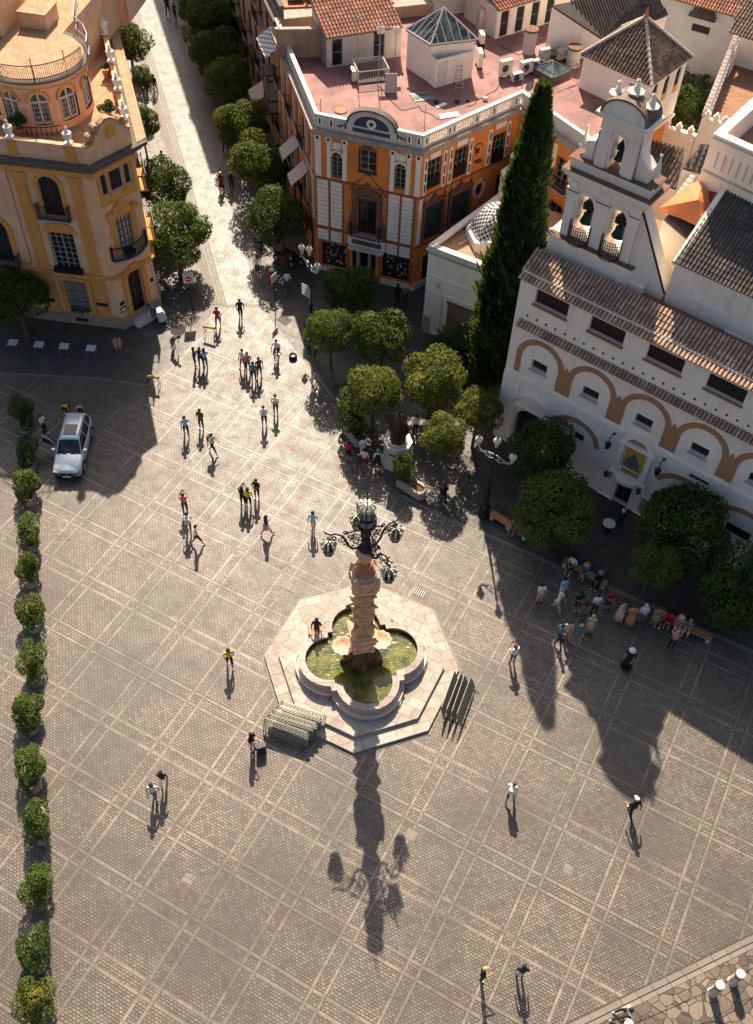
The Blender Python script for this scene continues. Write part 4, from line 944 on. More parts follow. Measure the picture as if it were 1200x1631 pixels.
def box_building(name, label, fr, L, D, z0, z1, m, holes=(), roofm=None, cat='building'):
    p = fr((0, 0, z0)); t = thing(name, label, cat, p, world=True); w_ = MB(fr); wall(w_, 0, L, z0, z1, holes, 0, .2)
    w_.add([(0, 0, z0), (0, -D, z0), (0, -D, z1), (0, 0, z1)], [(0, 1, 2, 3)]); w_.add([(L, 0, z0), (L, -D, z0), (L, -D, z1), (L, 0, z1)], [(0, 1, 2, 3)]); w_.add([(0, -D, z0), (L, -D, z0), (L, -D, z1), (0, -D, z1)], [(0, 1, 2, 3)])
    obj('wall', w_, m, t, recalc=False); r_ = MB(fr); r_.box(-.05, L+.05, -D-.05, .05, z1, z1+.12); obj('roof_slab', r_, roofm or 'stonetrim', t, uvf=rotuv(fr.deg)); return t
# rooftops further back, top edge of the picture
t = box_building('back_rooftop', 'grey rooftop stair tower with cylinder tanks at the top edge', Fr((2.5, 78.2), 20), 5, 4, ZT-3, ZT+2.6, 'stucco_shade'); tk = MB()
for x, y in ((6.2, 76.6), (7.2, 77.2)): tk.lathe([(.01, ZT-.1), (.5, ZT-.1), (.5, ZT+1.6), (.01, ZT+1.75)], 14, (x, y, 0))
obj('water_tank', tk, 'metal', t); done()
hl = [(u, u+1, z, z+2.2) for u in (.5, 3.1, 5.7, 8.3, 10.9, 13.5, 16.1, 18.7, 21.3) for z in (1, 5, 9)]
FB2 = Fr((-17.4, 100.1), -71.5)
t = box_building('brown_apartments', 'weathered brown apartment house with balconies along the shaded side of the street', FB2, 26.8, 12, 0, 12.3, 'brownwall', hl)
for h in hl: window(FB2, t, h, -.12, 'darkwood', 'void', 2, 3, .06)
for u in (2.7, 7.9, 13.1, 18.3):
    for z in (4.95, 8.95): balcony(FB2, t, u, u+1.9, z, .6, 1.0)
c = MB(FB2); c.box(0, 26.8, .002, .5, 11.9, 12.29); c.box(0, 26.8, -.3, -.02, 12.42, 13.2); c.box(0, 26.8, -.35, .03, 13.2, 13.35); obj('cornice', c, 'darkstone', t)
# glazed bay and its black and white tiled hood
c = MB(FB2); c.box(23.7, 25.3, .003, .9, 4.2, 7.4); obj('glazed_bay', c, 'curtain', t); c = MB(FB2)
for z in (4.2, 5.2, 6.9, 7.4): c.box(23.65, 25.35, .0, .95, z-.06, z+.06)
for u in (23.7, 24.5, 25.3): c.box(u-.05, u+.05, .902, .96, 4.2, 7.4)
obj('bay_frame', c, 'darkwood', t)
hd = MB(FB2); hd.add([(23.3, .003, 10.3), (26.6, .003, 10.3), (26.6, 1.25, 9.5), (23.3, 1.25, 9.5), (23.3, .003, 10.2), (26.6, .003, 10.2), (26.6, 1.25, 9.4), (23.3, 1.25, 9.4)], [(0, 1, 2, 3), (4, 5, 6, 7), (0, 1, 5, 4), (1, 2, 6, 5), (2, 3, 7, 6), (3, 0, 4, 7)])
obj('tiled_hood', hd, 'checker', t, uvf=lambda p: (p[0]*4, p[1]*4)); done()
FB3 = Fr((-28.0, 132.0), -71.5)
ht = [(u, u+1, z, z+2.2) for u in (2, 6, 10, 14, 18, 22, 26, 30) for z in (2, 6, 10, 14, 18, 22)]
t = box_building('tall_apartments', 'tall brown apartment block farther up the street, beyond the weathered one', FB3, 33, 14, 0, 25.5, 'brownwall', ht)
for h in ht: window(FB3, t, h, -.12, None, 'void')
done()
awning(FB2, 20.4, 22.6, 4.6, 1.7, .9, 'canvas', 'beige shop awning low on the brown apartments beside the street trees')
# planters and rear roofs behind the penthouse
t = box_building('terrace_house', 'weathered terrace behind the penthouse with leafy boxes and awnings', Fr((-9.4, 76.2), 12), 9, 7, 0, ZT+.9, 'brownwall', roofm='terracotta')
c = MB()
for k in range(260):
    x, y, z = random.uniform(-8.6, -1.5), random.uniform(77.5, 79.5), ZT+1.0+random.uniform(0, 1.1); r_ = .16; c.add([(x-r_, y, z), (x, y+r_, z-r_*.5), (x+r_, y, z+r_*.4), (x, y-r_, z+r_*.6)], [(0, 1, 2, 3)])
obj('climbing_plants', c, leafmat('rusty_creeper', (.10, .05, .02), (.16, .08, .03), (.05, .05, .02), .5), t, recalc=False)
c = MB(Fr((-8.5, 76.9), 10)); 
for k in range(3): c.box(k*1.35, k*1.35+1.2, -.8, .0, ZT+1.25, ZT+1.32)
obj('table_tops', c, 'skyglass', t); done()
# ------------------------------------------------------------ tower with a hipped tile roof
tz = 13.9
TC = [Vector((12.5, 68.6, 0)), Vector((16.9, 64.7, 0)), Vector((20.3, 69.0, 0)), Vector((15.9, 72.9, 0))]
tc = sum(TC, Vector())/4; TW = [tc+(p-tc)*.93 for p in TC]
tw = thing('white_tower', 'square white tower with a dark hipped tile roof and pale ridges, behind the belfry', 'tower', (tc.x, tc.y, 0), world=True)
FT1 = Fr(TW[0], math.degrees(atan2(TW[1].y-TW[0].y, TW[1].x-TW[0].x))); FT2 = Fr(TW[1], math.degrees(atan2(TW[2].y-TW[1].y, TW[2].x-TW[1].x)))
l1 = (TW[1]-TW[0]).length; l2 = (TW[2]-TW[1]).length
w_ = MB(FT1); h1 = [(l1-1.6, l1-.7, tz-1.9, tz-.5)]; wall(w_, 0, l1, 0, tz, h1); w_.box(.9, 1.25, .001, .03, ZT+.9, ZT+1.15)
w_.fr = FT2; h2 = [(u, u+.75, tz-2.2, tz-.35, .37) for u in (.6, 2.2, 3.8)]; wall(w_, 0, l2, 9.6, tz, h2); w_.fr = None
for a, b_ in ((2, 3), (3, 0)): w_.add([TW[a], TW[b_], TW[b_]+Vector((0, 0, tz)), TW[a]+Vector((0, 0, tz))], [(0, 1, 2, 3)])
obj('wall', w_, 'white', tw, recalc=False)
w_ = MB(FT2); w_.box(0, l2, -.3, .03, 0, 9.58); obj('orange_base', w_, 'orange', tw)
w_ = MB(FT2); w_.box(-.05, l2+.05, .031, .14, 9.56, 9.72); obj('band', w_, 'white', tw)
w_ = MB(FT2)
for h in h2: w_.box(h[0], h[1], -.1, -.02, tz-2.2, tz-1.65)
obj('railing_panel', w_, 'ochre', tw)
for h in h2: window(FT2, tw, h, -.16, 'darkwood', 'glass', 2, 3, .05)
window(FT1, tw, h1[0], -.16, 'woodwhite', 'glassgreen', 2, 2, .05)
ap = Vector((tc.x, tc.y, 16.5))
for i in range(4): roof('roof', tw, [TC[i]+Vector((0, 0, tz)), TC[(i+1) % 4]+Vector((0, 0, tz)), ap], 'tilebrown', .26, .4, .02)
for i in range(4):
    g = MB(); A_ = TC[i]+Vector((0, 0, tz+.05)); n = 12
    for k in range(n): g.tube([A_.lerp(ap+Vector((0, 0, .08)), k/n), A_.lerp(ap+Vector((0, 0, .08)), (k+1)/n+.01)], [.13, .1], 6)
    obj('ridge', g, 'ridge', tw)
g = MB(); g.lathe([(.16, 16.45), (.22, 16.6), (.1, 16.75), (.15, 16.85), (.03, 17.2)], 8, (tc.x, tc.y, 0)); obj('finial', g, 'terracotta', tw)
done()
# ------------------------------------------------------------ white chapel with the chequered dome
WA = (2.6, 55.3); FQ = Fr(WA, -27.6); ch = thing('domed_chapel', 'low white chapel with a black and white chequered dome, beside the cypress', 'chapel', (WA[0], WA[1], 0), world=True)
FQ2 = Fr(FQ((-0, 0, 0)), 52)   # left flank runs back along this line
zq = 7.3; W_ = 7.2; fe = FQ((W_, 0, 0)); bl_ = Vector(FQ2((8.8, 0, 0))); br_ = bl_+(Vector(fe)-Vector((WA[0], WA[1], 0)))
hq = [(1.75, 4.6, .02, 3.3)]
w_ = MB(FQ); wall(w_, 0, W_, 0, zq-.35, hq, 0, .12); w_.fr = None
o0 = (WA[0], WA[1]); w_.add([(o0[0], o0[1], 0), (bl_.x, bl_.y, 0), (bl_.x, bl_.y, zq-.35), (o0[0], o0[1], zq-.35)], [(0, 1, 2, 3)]); w_.add([(fe[0], fe[1], 0), (br_.x, br_.y, 0), (br_.x, br_.y, zq-.35), (fe[0], fe[1], zq-.35)], [(0, 1, 2, 3)])
obj('wall', w_, 'white', ch, recalc=False)
w_ = MB(); w_.prism([o0, fe[:2], br_[:2], bl_[:2]], zq-.62, zq-.5); obj('roof_floor', w_, 'ochreterrace', ch, uvf=rotuv(-27))
w_ = MB(FQ); w_.box(-.12, W_+.1, -.42, .14, zq-.348, zq-.2); w_.box(-.05, W_+.05, -.4, .05, zq-.198, zq); w_.fr = FQ2; w_.box(.45, 8.9, .0, .4, zq-.348, zq-.0) if False else None; obj('front_parapet', w_, 'marble', ch)
w_ = MB(Fr(FQ2((0, 0, 0)), 52)); w_.box(.42, 8.9, -.14, .16, zq-.35, zq-.21); w_.box(.42, 8.9, -.1, .3, zq-.208, zq-.01); obj('side_parapet', w_, 'white', ch)
w_ = MB(FQ); w_.box(.03, W_, .002, .05, 5.0, 5.08); w_.box(.03, W_, .002, .05, 3.75, 3.82); obj('wall_moulding', w_, 'white', ch)
w_ = MB(FQ); w_.tube([(1.0, .06, 4.4), (1.35, .06, 3.8), (1.35, .06, .1)], .045, 6); w_.box(.88, 1.12, .0, .16, 4.35, 4.65); obj('drainpipe', w_, 'stucco_shade', ch)
w_ = MB(FQ); w_.box(1.75, 4.6, -.12, -.08, 0, 3.3); w_.mi = 1; w_.box(2.6, 3.5, -.079, -.03, 1.0, 2.0); w_.mi = 0; pnl = obj('old_stone_panel', w_, [mat('worn_brown_brickwork', (.28, .18, .12), .95, .4, 3, .7, (.10, .07, .05)), 'darkstone'], ch)
w_ = MB(FQ); w_.box(1.7, 4.65, .001, .07, 3.3, 3.45); obj('panel_lintel', w_, 'brownstone', ch)
w_ = MB(FQ); w_.box(-.03, .55, .003, .10, 0, 1.5); obj('corner_stone', w_, 'stonetrim', ch)
dc_ = Vector(gp(800, 372, 7.2)); R_d = 2.15; Fd = Fr((dc_.x, dc_.y), -27.6+22.5)
w_ = MB(); pts8 = lambda r, z, k: Vector((dc_.x+r*cos(radians(-5+45*k)), dc_.y+r*sin(radians(-5+45*k)), z))
w_.prism([pts8(R_d+.28, 0, k)[:2] for k in range(8)], zq-.49, zq+.12); obj('dome_drum', w_, 'white', ch)
dm = MB(); nl = 9; UV = []
me_v = []
for k in range(8):
    for j in range(nl):
        t0, t1 = pi/2*j/nl, pi/2*(j+1)/nl
        a, b_, c_, d_ = pts8(R_d*cos(t0), zq+.12+1.9*sin(t0), k), pts8(R_d*cos(t0), zq+.12+1.9*sin(t0), k+1), pts8(max(.02, R_d*cos(t1)), zq+.12+1.9*sin(t1), k+1), pts8(max(.02, R_d*cos(t1)), zq+.12+1.9*sin(t1), k)
        dm.add([a, b_, c_, d_], [(0, 1, 2, 3)]); h0, h1 = R_d*cos(t0)*.383, R_d*cos(t1)*.383
        UV += [(-h0*5.2, t0*2*5.2), (h0*5.2, t0*2*5.2), (h1*5.2, t1*2*5.2), (-h1*5.2, t1*2*5.2)]
do = obj('dome', dm, 'checker', ch, recalc=False); uvl = do.data.uv_layers.new(name='UVMap'); uvl.data.foreach_set('uv', [x for q in UV for x in q])
# stepped walls beside the dome
w_ = MB(Fr((dc_.x, dc_.y), 52))
for s_ in (1,):
    for k in range(11): w_.box(-2.6+k*.46, -2.6+k*.46+.44, R_d+.18, R_d+.5, zq-.49, zq+.25+.9*sin(pi*k/10)+.0)
w_.fr = Fr((dc_.x, dc_.y), -27.6)
for k in range(9): w_.box(-.9+k*.4, -.9+k*.4+.38, R_d-.25, R_d+.12, zq-.49, zq+.25+.55*sin(pi*k/8))
obj('stepped_parapet', w_, 'white', ch)
w_ = MB(FQ2); w_.box(8.2, 11.0, -.3, .25, 0, zq+1.6); w_.lathe([(.1, zq+1.6), (.4, zq+1.9), (.42, zq+2.3), (.1, zq+2.6)], 12, (9.4, 0, 0)); obj('end_wall', w_, 'white', ch)
done()
# ------------------------------------------------------------ convent church
CA = (7.41, 45.56); K = Fr(CA, -35.6)
cu = thing('convent_church', 'long whitewashed convent church with brown painted arches, tiled eaves and belfry', 'church', (CA[0], CA[1], 0), world=True)
ZE = 12.95; LC = 30.0
up_w = [(1.05+3.5*k, 3.15+3.55*k if k else 3.15, 11.38, 12.42) for k in range(8)]
up_w = [(1.05+3.52*k, 3.17+3.52*k, 11.38, 12.42) for k in range(8)]
sm_w = [(1.65+3.48*k, 2.7+3.48*k, 6.8, 7.52) for k in range(8)]
por = (1.3, 3.35, .02, 3.4, .9); shr = (8.85, 9.85, .02, 2.3)
lw = [(5.35, 6.0, 3.2, 3.8), (15.6, 17.1, 2.4, 3.2), (4.7, 5.4, .02, 1.9), (12.6, 13.8, 4.9, 5.25)]
w_ = MB(K); wall(w_, 0, LC, 0, ZE, up_w+sm_w+[por, shr]+lw, 0, .4)
w_.add([(0, 0, 0), (0, -9, 0), (0, -9, ZE), (0, 0, ZE)], [(0, 1, 2, 3)]); w_.add([(LC, 0, 0), (LC, -9, 0), (LC, -9, ZE), (LC, 0, ZE)], [(0, 1, 2, 3)])
obj('wall', w_, 'white', cu, recalc=False)
w_ = MB(K); w_.box(0, LC, .002, .09, 5.62, 5.8); w_.box(0, LC, .002, .05, 5.5, 5.62); w_.box(0, 1.2, .002, .12, 0, 5.5); obj('string_course', w_, 'white', cu)
# brown painted arches, slightly raised
ab = MB(K)
for k in range(8):
    m_ = 2.18+3.48*k; ab.band(arc_pts(m_, 7.45, 1.25, 1.28, 180, 0, 20), arc_pts(m_, 7.45, 1.62, 1.62, 180, 0, 20), .002, .04)
    if k == 0: ab.box(m_-1.62, m_-1.25, .002, .04, 6.05, 7.45)
    ab.box(m_+1.25, m_+3.48-1.25, .003, .038, 6.05, 7.5); ab.slab([(m_+1.45, 7.5), (m_+2.03, 7.5), (m_+1.74, 8.15)], .003, .036)
obj('upper_arches', ab, 'brickband', cu)
ab = MB(K); ab.band(arc_pts(5.35, 3.15, 1.45, 1.35, 155, 8, 16), arc_pts(5.35, 3.15, 1.8, 1.7, 155, 8, 16), .002, .04)
for m_ in (12.6, 16.4, 20.2): ab.band(arc_pts(m_, 3.0, 1.6, 1.4, 158, 4, 18), arc_pts(m_, 3.0, 1.95, 1.75, 158, 4, 18), .002, .04)
obj('lower_arches', ab, 'brickband', cu)
# tiled ledge between the storeys
lg = MB(K); lg.box(.35, LC, .002, .30, 9.62, 9.72); obj('ledge', lg, 'white', cu)
roof('ledge_tiles', cu, [K((.35, .42, 9.7)), K((LC, .42, 9.7)), K((LC, .003, 9.95)), K((.35, .003, 9.95))], 'tilepink', .22, .4)
lh = MB(K)
for k in range(44): lh.box(.75+k*.62, .87+k*.62, .001, .02, 10.28, 10.42)
obj('vent_holes', lh, 'void', cu)
lb = MB(K)
for k in range(60): lb.box(.5+k*.46, .72+k*.46, .002, .24, 9.46, 9.6)
obj('ledge_brackets', lb, 'brickband', cu)
for h in up_w: window(K, cu, h, -.3, None, 'void', grille='darkwood', gd=-.27, gn=(24, 1), sill='brickband')
for h in sm_w: window(K, cu, h, -.3, None, 'void', grille='darkwood', gd=-.25, gn=(10, 1), sill='stucco_shade')
for h in lw[:2]+lw[3:]: window(K, cu, h, -.2, 'darkwood', 'void', 3, 1, .06)
window(K, cu, lw[2], -.3, None, 'void'); window(K, cu, por, -.38, None, 'void', name='doorway'); window(K, cu, shr, -.35, 'darkwood', 'void', 2, 3, .05, name='door')
pd = MB(K); pd.band(arc_pts(2.3, 3.6, 1.2, .95, 180, 0, 16), arc_pts(2.3, 3.6, 1.35, 1.1, 180, 0, 16), .002, .12); pd.box(.95, 3.75, .002, .14, 3.5, 3.62); pd.slab(arc_pts(2.3, 3.62, 1.15, .85, 180, 0, 16), .002, .05); obj('portal_hood', pd, 'white', cu)
# shrine over the door
sh = MB(K)
sh.band(arc_pts(9.35, 5.15, .72, .75, 180, 0, 18), arc_pts(9.35, 5.15, 1.05, 1.1, 180, 0, 18), .002, .28); sh.box(8.3, 8.6, .002, .24, 2.7, 5.15); sh.box(10.1, 10.4, .002, .24, 2.7, 5.15); sh.box(8.2, 10.5, .002, .34, 5.16, 5.3)
sh.box(8.15, 10.55, .002, .38, 2.55, 2.7); sh.prism([(9.35+.75*cos(radians(a)), .38+.4*sin(radians(a))) for a in range(0, 181, 15)], 2.45, 2.72)
sh.box(8.7, 8.84, .002, .12, 0, 2.4); sh.box(9.86, 10.0, .002, .12, 0, 2.4)
so_ = obj('shrine', sh, 'white', cu)
sh = MB(K); sh.slab([(8.75, 5.3)]+arc_pts(9.35, 5.32, .6, .55, 180, 0, 14)+[(9.95, 5.3)], .002, .06); sh.box(8.78, 9.92, .002, .05, 2.74, 3.05); obj('gilt_panels', sh, mat('gilt_tiles', (.42, .26, .05), .4, .4, 9, bump=0), so_)
sh = MB(K); sh.box(8.72, 9.98, .002, .07, 3.22, 4.95); obj('picture', sh, mat('tile_picture_gold', (.62, .36, .05), .35, .25, 4, bump=0), so_)
sh = MB(K); sh.slab([(8.8, 3.35), (9.85, 3.3), (9.75, 3.9), (9.45, 4.35), (9.3, 4.6), (9.15, 4.3), (8.9, 4.0)], .071, .09); obj('robed_figure', sh, mat('tile_picture_blue', (.10, .16, .18), .35, .5, 7, bump=0), so_)
sh = MB(K)
for u, s_ in ((8.35, 1), (10.35, -1)):
    sh.tube([(u, .35, 2.3), (u-.05*s_, .7, 2.35), (u-.1*s_, .9, 2.6)], .03, 5); sh.lathe([(.03, 2.55), (.12, 2.7), (.14, 3.0), (.03, 3.15)], 6, (u-.1*s_, .95, 0))
    for k in range(14): a = random.random()*6.28; sh.ball((u+.2*cos(a)*random.random(), .5+.2*sin(a), 2.4+.15*random.random()), .05, 4)
obj('flower_brackets', sh, 'darkwood', so_)
po_ = MB(K); po_.box(10.5, 11.55, .002, .05, .35, 1.55); po2 = obj('notice_case', po_, 'marble', cu); po_ = MB(K)
random.seed(3)
for k in range(5):
    for j in range(3): po_.box(10.58+k*.19, 10.74+k*.19, .051, .07, .42+j*.37, .75+j*.37)
obj('notice_sheets', po_, mat('printed_sheets', (.3, .25, .22), .7, .9, 9, bump=0), po2)
# eaves: a small lower course, a white gap, the main tiled slope, a brick walk
roof('eave_tiles', cu, [K((0, .42, ZE-.02)), K((LC, .42, ZE-.02)), K((LC, .02, ZE+.14)), K((0, .02, ZE+.14))], 'tilepink', .235, .4)
w_ = MB(K); w_.box(0, LC, -.16, .02, ZE+.0, ZE+.22); obj('eave_kerb', w_, 'white', cu)
roof('main_eave_roof', cu, [K((-.1, -.12, ZE+.22)), K((LC, -.12, ZE+.22)), K((LC, -1.4, ZE+.85)), K((-.1, -1.4, ZE+.85))], 'tilepink', .235, .36)
w_ = MB(K); w_.box(0, LC, -2.45, -1.405, ZE-.3, ZE+.35); w_.box(0, 7.4, -9, -2.451, ZE-.3, ZE+.3); obj('brick_walk', w_, 'brickterrace', cu, uvf=rotuv(-35.6))
# upper wall behind the walk, with a round-headed recess and a doorway, and the dark roof
ha = [(12.6, 14.3, ZE+.4, ZE+2.6, .7)]
w_ = MB(K); w_.fr = lambda p: K((p[0], p[1]-2.4, p[2])); wall(w_, 7.4, LC, ZE+.2, 15.95, ha, 0, .8); w_.fr = K; w_.add([(7.4, -2.4, ZE), (7.4, -9, ZE), (7.4, -7.3, 18.35), (7.4, -2.4, 15.95)], [(0, 1, 2, 3)]); obj('upper_wall', w_, 'white', cu, recalc=False)
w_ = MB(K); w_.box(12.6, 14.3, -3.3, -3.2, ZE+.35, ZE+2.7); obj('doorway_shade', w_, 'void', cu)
w_ = MB(K); w_.box(8.6, 10.9, -2.399, -2.33, ZE+1.25, ZE+1.35); w_.band(arc_pts(9.9, ZE+1.35, 1.0, .95, 90, 0, 8), arc_pts(9.9, ZE+1.35, 1.08, 1.03, 90, 0, 8), -2.399, -2.34); w_.box(11.0, LC, -2.399, -2.28, ZE+.35, ZE+.45); obj('wall_moulding', w_, 'white', cu)
roof('main_roof', cu, [K((7.3, -2.3, 15.95)), K((LC, -2.3, 15.95)), K((LC, -7.3, 18.35)), K((7.3, -7.3, 18.35))], 'tiledark', .21, .34)
w_ = MB(K); w_.add([(7.22, -2.3, 15.98), (7.5, -2.3, 15.98), (7.5, -7.3, 18.48), (7.22, -7.3, 18.48), (7.22, -2.3, 15.8), (7.5, -2.3, 15.8), (7.5, -7.3, 18.2), (7.22, -7.3, 18.2)], [(0, 1, 2, 3), (4, 5, 6, 7), (0, 1, 5, 4), (1, 2, 6, 5), (2, 3, 7, 6), (3, 0, 4, 7)]); obj('verge', w_, 'white', cu)
# side wing with its lean-to
w_ = MB(K); w_.slab([(5.4, ZE), (7.38, ZE), (7.38, 15.9), (5.4, 16.5)], -7.0, -4.45); obj('side_wing', w_, 'white', cu)
roof('wing_roof', cu, [K((7.36, -6.8, 15.95)), K((7.36, -4.4, 15.95)), K((5.5, -4.4, 16.6)), K((5.5, -6.8, 16.6))], 'tiledark', .24, .4)
# belfry, standing back from the eaves
class _B:
    def __call__(s, p): return K((p[0]-.2 if p[2] < 19.61 else 2.82+(p[0]-3.02)*(.86 if .5 < p[0] < 5.5 and not (p[0] < 1.25 or p[0] > 4.8) else .97), p[1]-.5, p[2]-.35))
KB = _B()
bf = MB(KB)
bf.box(.45, 5.55, -3.5, -1.42, ZE, 14.9); bf.box(.35, 5.65, -3.6, -1.34, 14.9, 15.02)
for u0, u1 in ((.55, 1.1),): bf.slab([(.1, ZE), (.45, ZE), (.45, 14.5)], -3.2, -1.7)
bf.slab([(5.1, ZE), (7.45, ZE), (7.45, 14.1), (5.12, 18.1)], -2.75, -1.95); bf.box(5.56, 6.4, -1.95, -1.5, ZE, 14.2)
obj('belfry_base', bf, 'white', cu)
bf = MB(KB); bf.band([(5.13, 18.1), (7.46, 14.1)], [(5.19, 18.14), (7.52, 14.13)], -2.8, -1.99); bf.mi = 1; bf.band([(5.11, 18.1), (7.44, 14.1)], [(5.20, 18.15), (7.53, 14.14)], -1.988, -1.93); obj('raking_coping', bf, ['white', 'black'], cu)
bf = MB(KB); fa, fb_ = -1.8, -3.15; ar = [(1.55, 2.55, 15.15, 17.85, .5), (3.5, 4.5, 15.15, 17.85, .5)]
for d_ in (fa, fb_):
    bf.fr = (lambda dd: (lambda p: KB((p[0], p[1]+dd, p[2]))))(d_); wall(bf, .95, 5.1, 15.02, 18.45, ar, 0, (1.35 if d_ == fa else 0))
bf.fr = KB
for u in (.95, 5.1): bf.add([(u, fa, 15.02), (u, fb_, 15.02), (u, fb_, 18.45), (u, fa, 18.45)], [(0, 1, 2, 3)])
obj('bell_stage', bf, 'white', cu, recalc=False)
tb = MB(KB)
for u0, u1 in ((.9, 1.42), (2.7, 3.35), (4.62, 5.15)):
    tb.box(u0, u1, fa+.002, fa+.09, 15.03, 18.4); tb.box(u0-.06, u1+.06, fa+.003, fa+.14, 17.62, 17.8); tb.box(u0-.06, u1+.06, fa+.003, fa+.14, 17.86, 17.95)
for u0, u1 in ((1.55, 2.55), (3.5, 4.5)): tb.band(arc_pts((u0+u1)/2, 17.35, .5, .5, 180, 0, 14), arc_pts((u0+u1)/2, 17.35, .66, .68, 180, 0, 14), fa+.002, fa+.1)
tb.box(.8, 5.25, fb_-.1, fa+.12, 18.452, 18.62); tb.box(.6, 5.45, fb_-.25, fa+.3, 18.7, 18.85); tb.box(.45, 5.6, fb_-.4, fa+.42, 18.9, 19.05); tb.box(.7, 5.35, fb_-.1, fa+.16, 18.61, 18.71); tb.box(.7, 5.35, fb_-.1, fa+.16, 18.84, 18.91)
tb.box(.7, 5.35, fb_+.0, fa+.05, 19.05, 19.55)
tb.box(.62, 5.43, fb_-.05, fa+.12, 19.5, 19.6)
obj('belfry_mouldings', tb, 'white', cu)
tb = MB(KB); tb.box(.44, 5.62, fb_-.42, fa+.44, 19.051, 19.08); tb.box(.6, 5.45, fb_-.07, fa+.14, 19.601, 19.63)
for u0, u1 in ((.85, 1.48), (2.65, 3.4), (4.57, 5.2)): tb.box(u0, u1, fa+.145, fa+.155, 17.80, 17.85)  # dark strips painted as the shadow line between the capital mouldings
tb.box(.36, 5.64, fa+.0, fa+.47, 15.021, 15.04); obj('shadow_line_lead', tb, 'brownstone', cu)
# top stage
ts = MB(KB); tp = (2.62, 3.42, 19.62, 21.6, .4)
for d_ in (fa-.1, fb_+.1):
    ts.fr = (lambda dd: (lambda p: KB((p[0], p[1]+dd, p[2]))))(d_); wall(ts, 1.72, 4.32, 19.6, 22.25, [tp], 0, (1.15 if d_ == fa-.1 else 0))
ts.fr = KB
for u in (1.72, 4.32): ts.add([(u, fa-.1, 19.6), (u, fb_+.1, 19.6), (u, fb_+.1, 22.25), (u, fa-.1, 22.25)], [(0, 1, 2, 3)])
obj('top_stage', ts, 'white', cu, recalc=False)
ts = MB(KB)
for u0, u1 in ((1.78, 2.45), (3.6, 4.26)): ts.box(u0, u1, fa-.098, fa-.0, 19.62, 22.2); ts.box(u0-.04, u1+.04, fa-.097, fa+.04, 21.5, 21.62)
ts.band(arc_pts(3.02, 21.2, .4, .4, 180, 0, 12), arc_pts(3.02, 21.2, .54, .56, 180, 0, 12), fa-.098, fa-.01)
for s_ in (-1, 1):
    m_ = 3.02; P_ = [(m_+s_*1.3, 19.62), (m_+s_*1.3, 21.7), (m_+s_*1.42, 21.5), (m_+s_*1.38, 21.1), (m_+s_*1.55, 20.75), (m_+s_*1.78, 20.6), (m_+s_*1.92, 20.3), (m_+s_*1.8, 20.0), (m_+s_*1.95, 19.62)]
    ts.slab(P_, fb_+.3, fa-.25)
ts.box(1.5, 4.55, fb_-.05, fa+.12, 22.26, 22.42); ts.box(1.35, 4.7, fb_-.15, fa+.25, 22.42, 22.55)
ts.slab([(1.5, 22.55)]+arc_pts(3.02, 22.55, 1.38, .85, 180, 0, 20)+[(4.54, 22.55)], fb_+.0, fa+.05)
obj('belfry_crown', ts, 'white', cu)
ts = MB(KB); ts.band(arc_pts(3.02, 22.56, 1.40, .87, 180, 0, 20), arc_pts(3.02, 22.56, 1.50, .97, 180, 0, 20), fb_-.1, fa+.16); obj('curved_pediment_roof', ts, mat('weathered_lead', (.17, .12, .09), .8, .5, 4, .5), cu)
ts = MB(KB)
for u, z in ((2.1, 23.1), (3.02, 23.5), (3.94, 23.1)):
    ts.box(u-.26, u+.26, -2.75, -2.2, z-.25, z+.1); ts.fr = None; q = KB((u, -2.47, 0)); ts.lathe([(.3, .1), (.34, .18), (.16, .28), (.12, .4), (.04, .58), (.09, .64), (.09, .72), (.02, .8)], 8, (q[0], q[1], z-.35), sx=1.25, sy=1.25); ts.fr = KB
for u in (.95, 5.1):
    ts.box(u-.24, u+.24, -2.75, -2.2, 19.6, 19.6); ts.fr = None; q = KB((u, -2.47, 0)); ts.lathe([(.22, .0), (.24, .08), (.2, .14), (.04, 1.05), (.08, 1.1), (.08, 1.18), (.01, 1.24)], 4 if False else 8, (q[0], q[1], 19.6)); ts.fr = KB
obj('finials', ts, 'white', cu)
for u0, z, s_ in ((2.05, 15.9, 1.0), (4.0, 15.9, 1.0), (3.02, 20.05, .72)):
    q = KB((u0, -2.45, 0)); bm_ = MB(); bm_.lathe([(.42*s_, 0), (.40*s_, .06*s_), (.30*s_, .3*s_), (.24*s_, .55*s_), (.10*s_, .68*s_), (.02, .7*s_)], 16, (q[0], q[1], z-.35)); bo = obj('bell', bm_, 'bell', cu, smooth=True)
    yk = MB(KB); yk.box(u0-.36*s_, u0+.36*s_, -2.62, -2.28, z+.75*s_, z+1.15*s_); yk.slab([(u0-.22*s_, z+1.15*s_), (u0+.22*s_, z+1.15*s_), (u0+.12*s_, z+1.5*s_), (u0-.12*s_, z+1.5*s_)], -2.6, -2.3)
    for k in range(4): yk.tube([(u0-.2*s_+k*.13*s_, -2.24, z+.4*s_), (u0-.2*s_+k*.13*s_, -2.24, z+1.3*s_)], .015, 4)
    obj('yoke', yk, 'bell', bo)
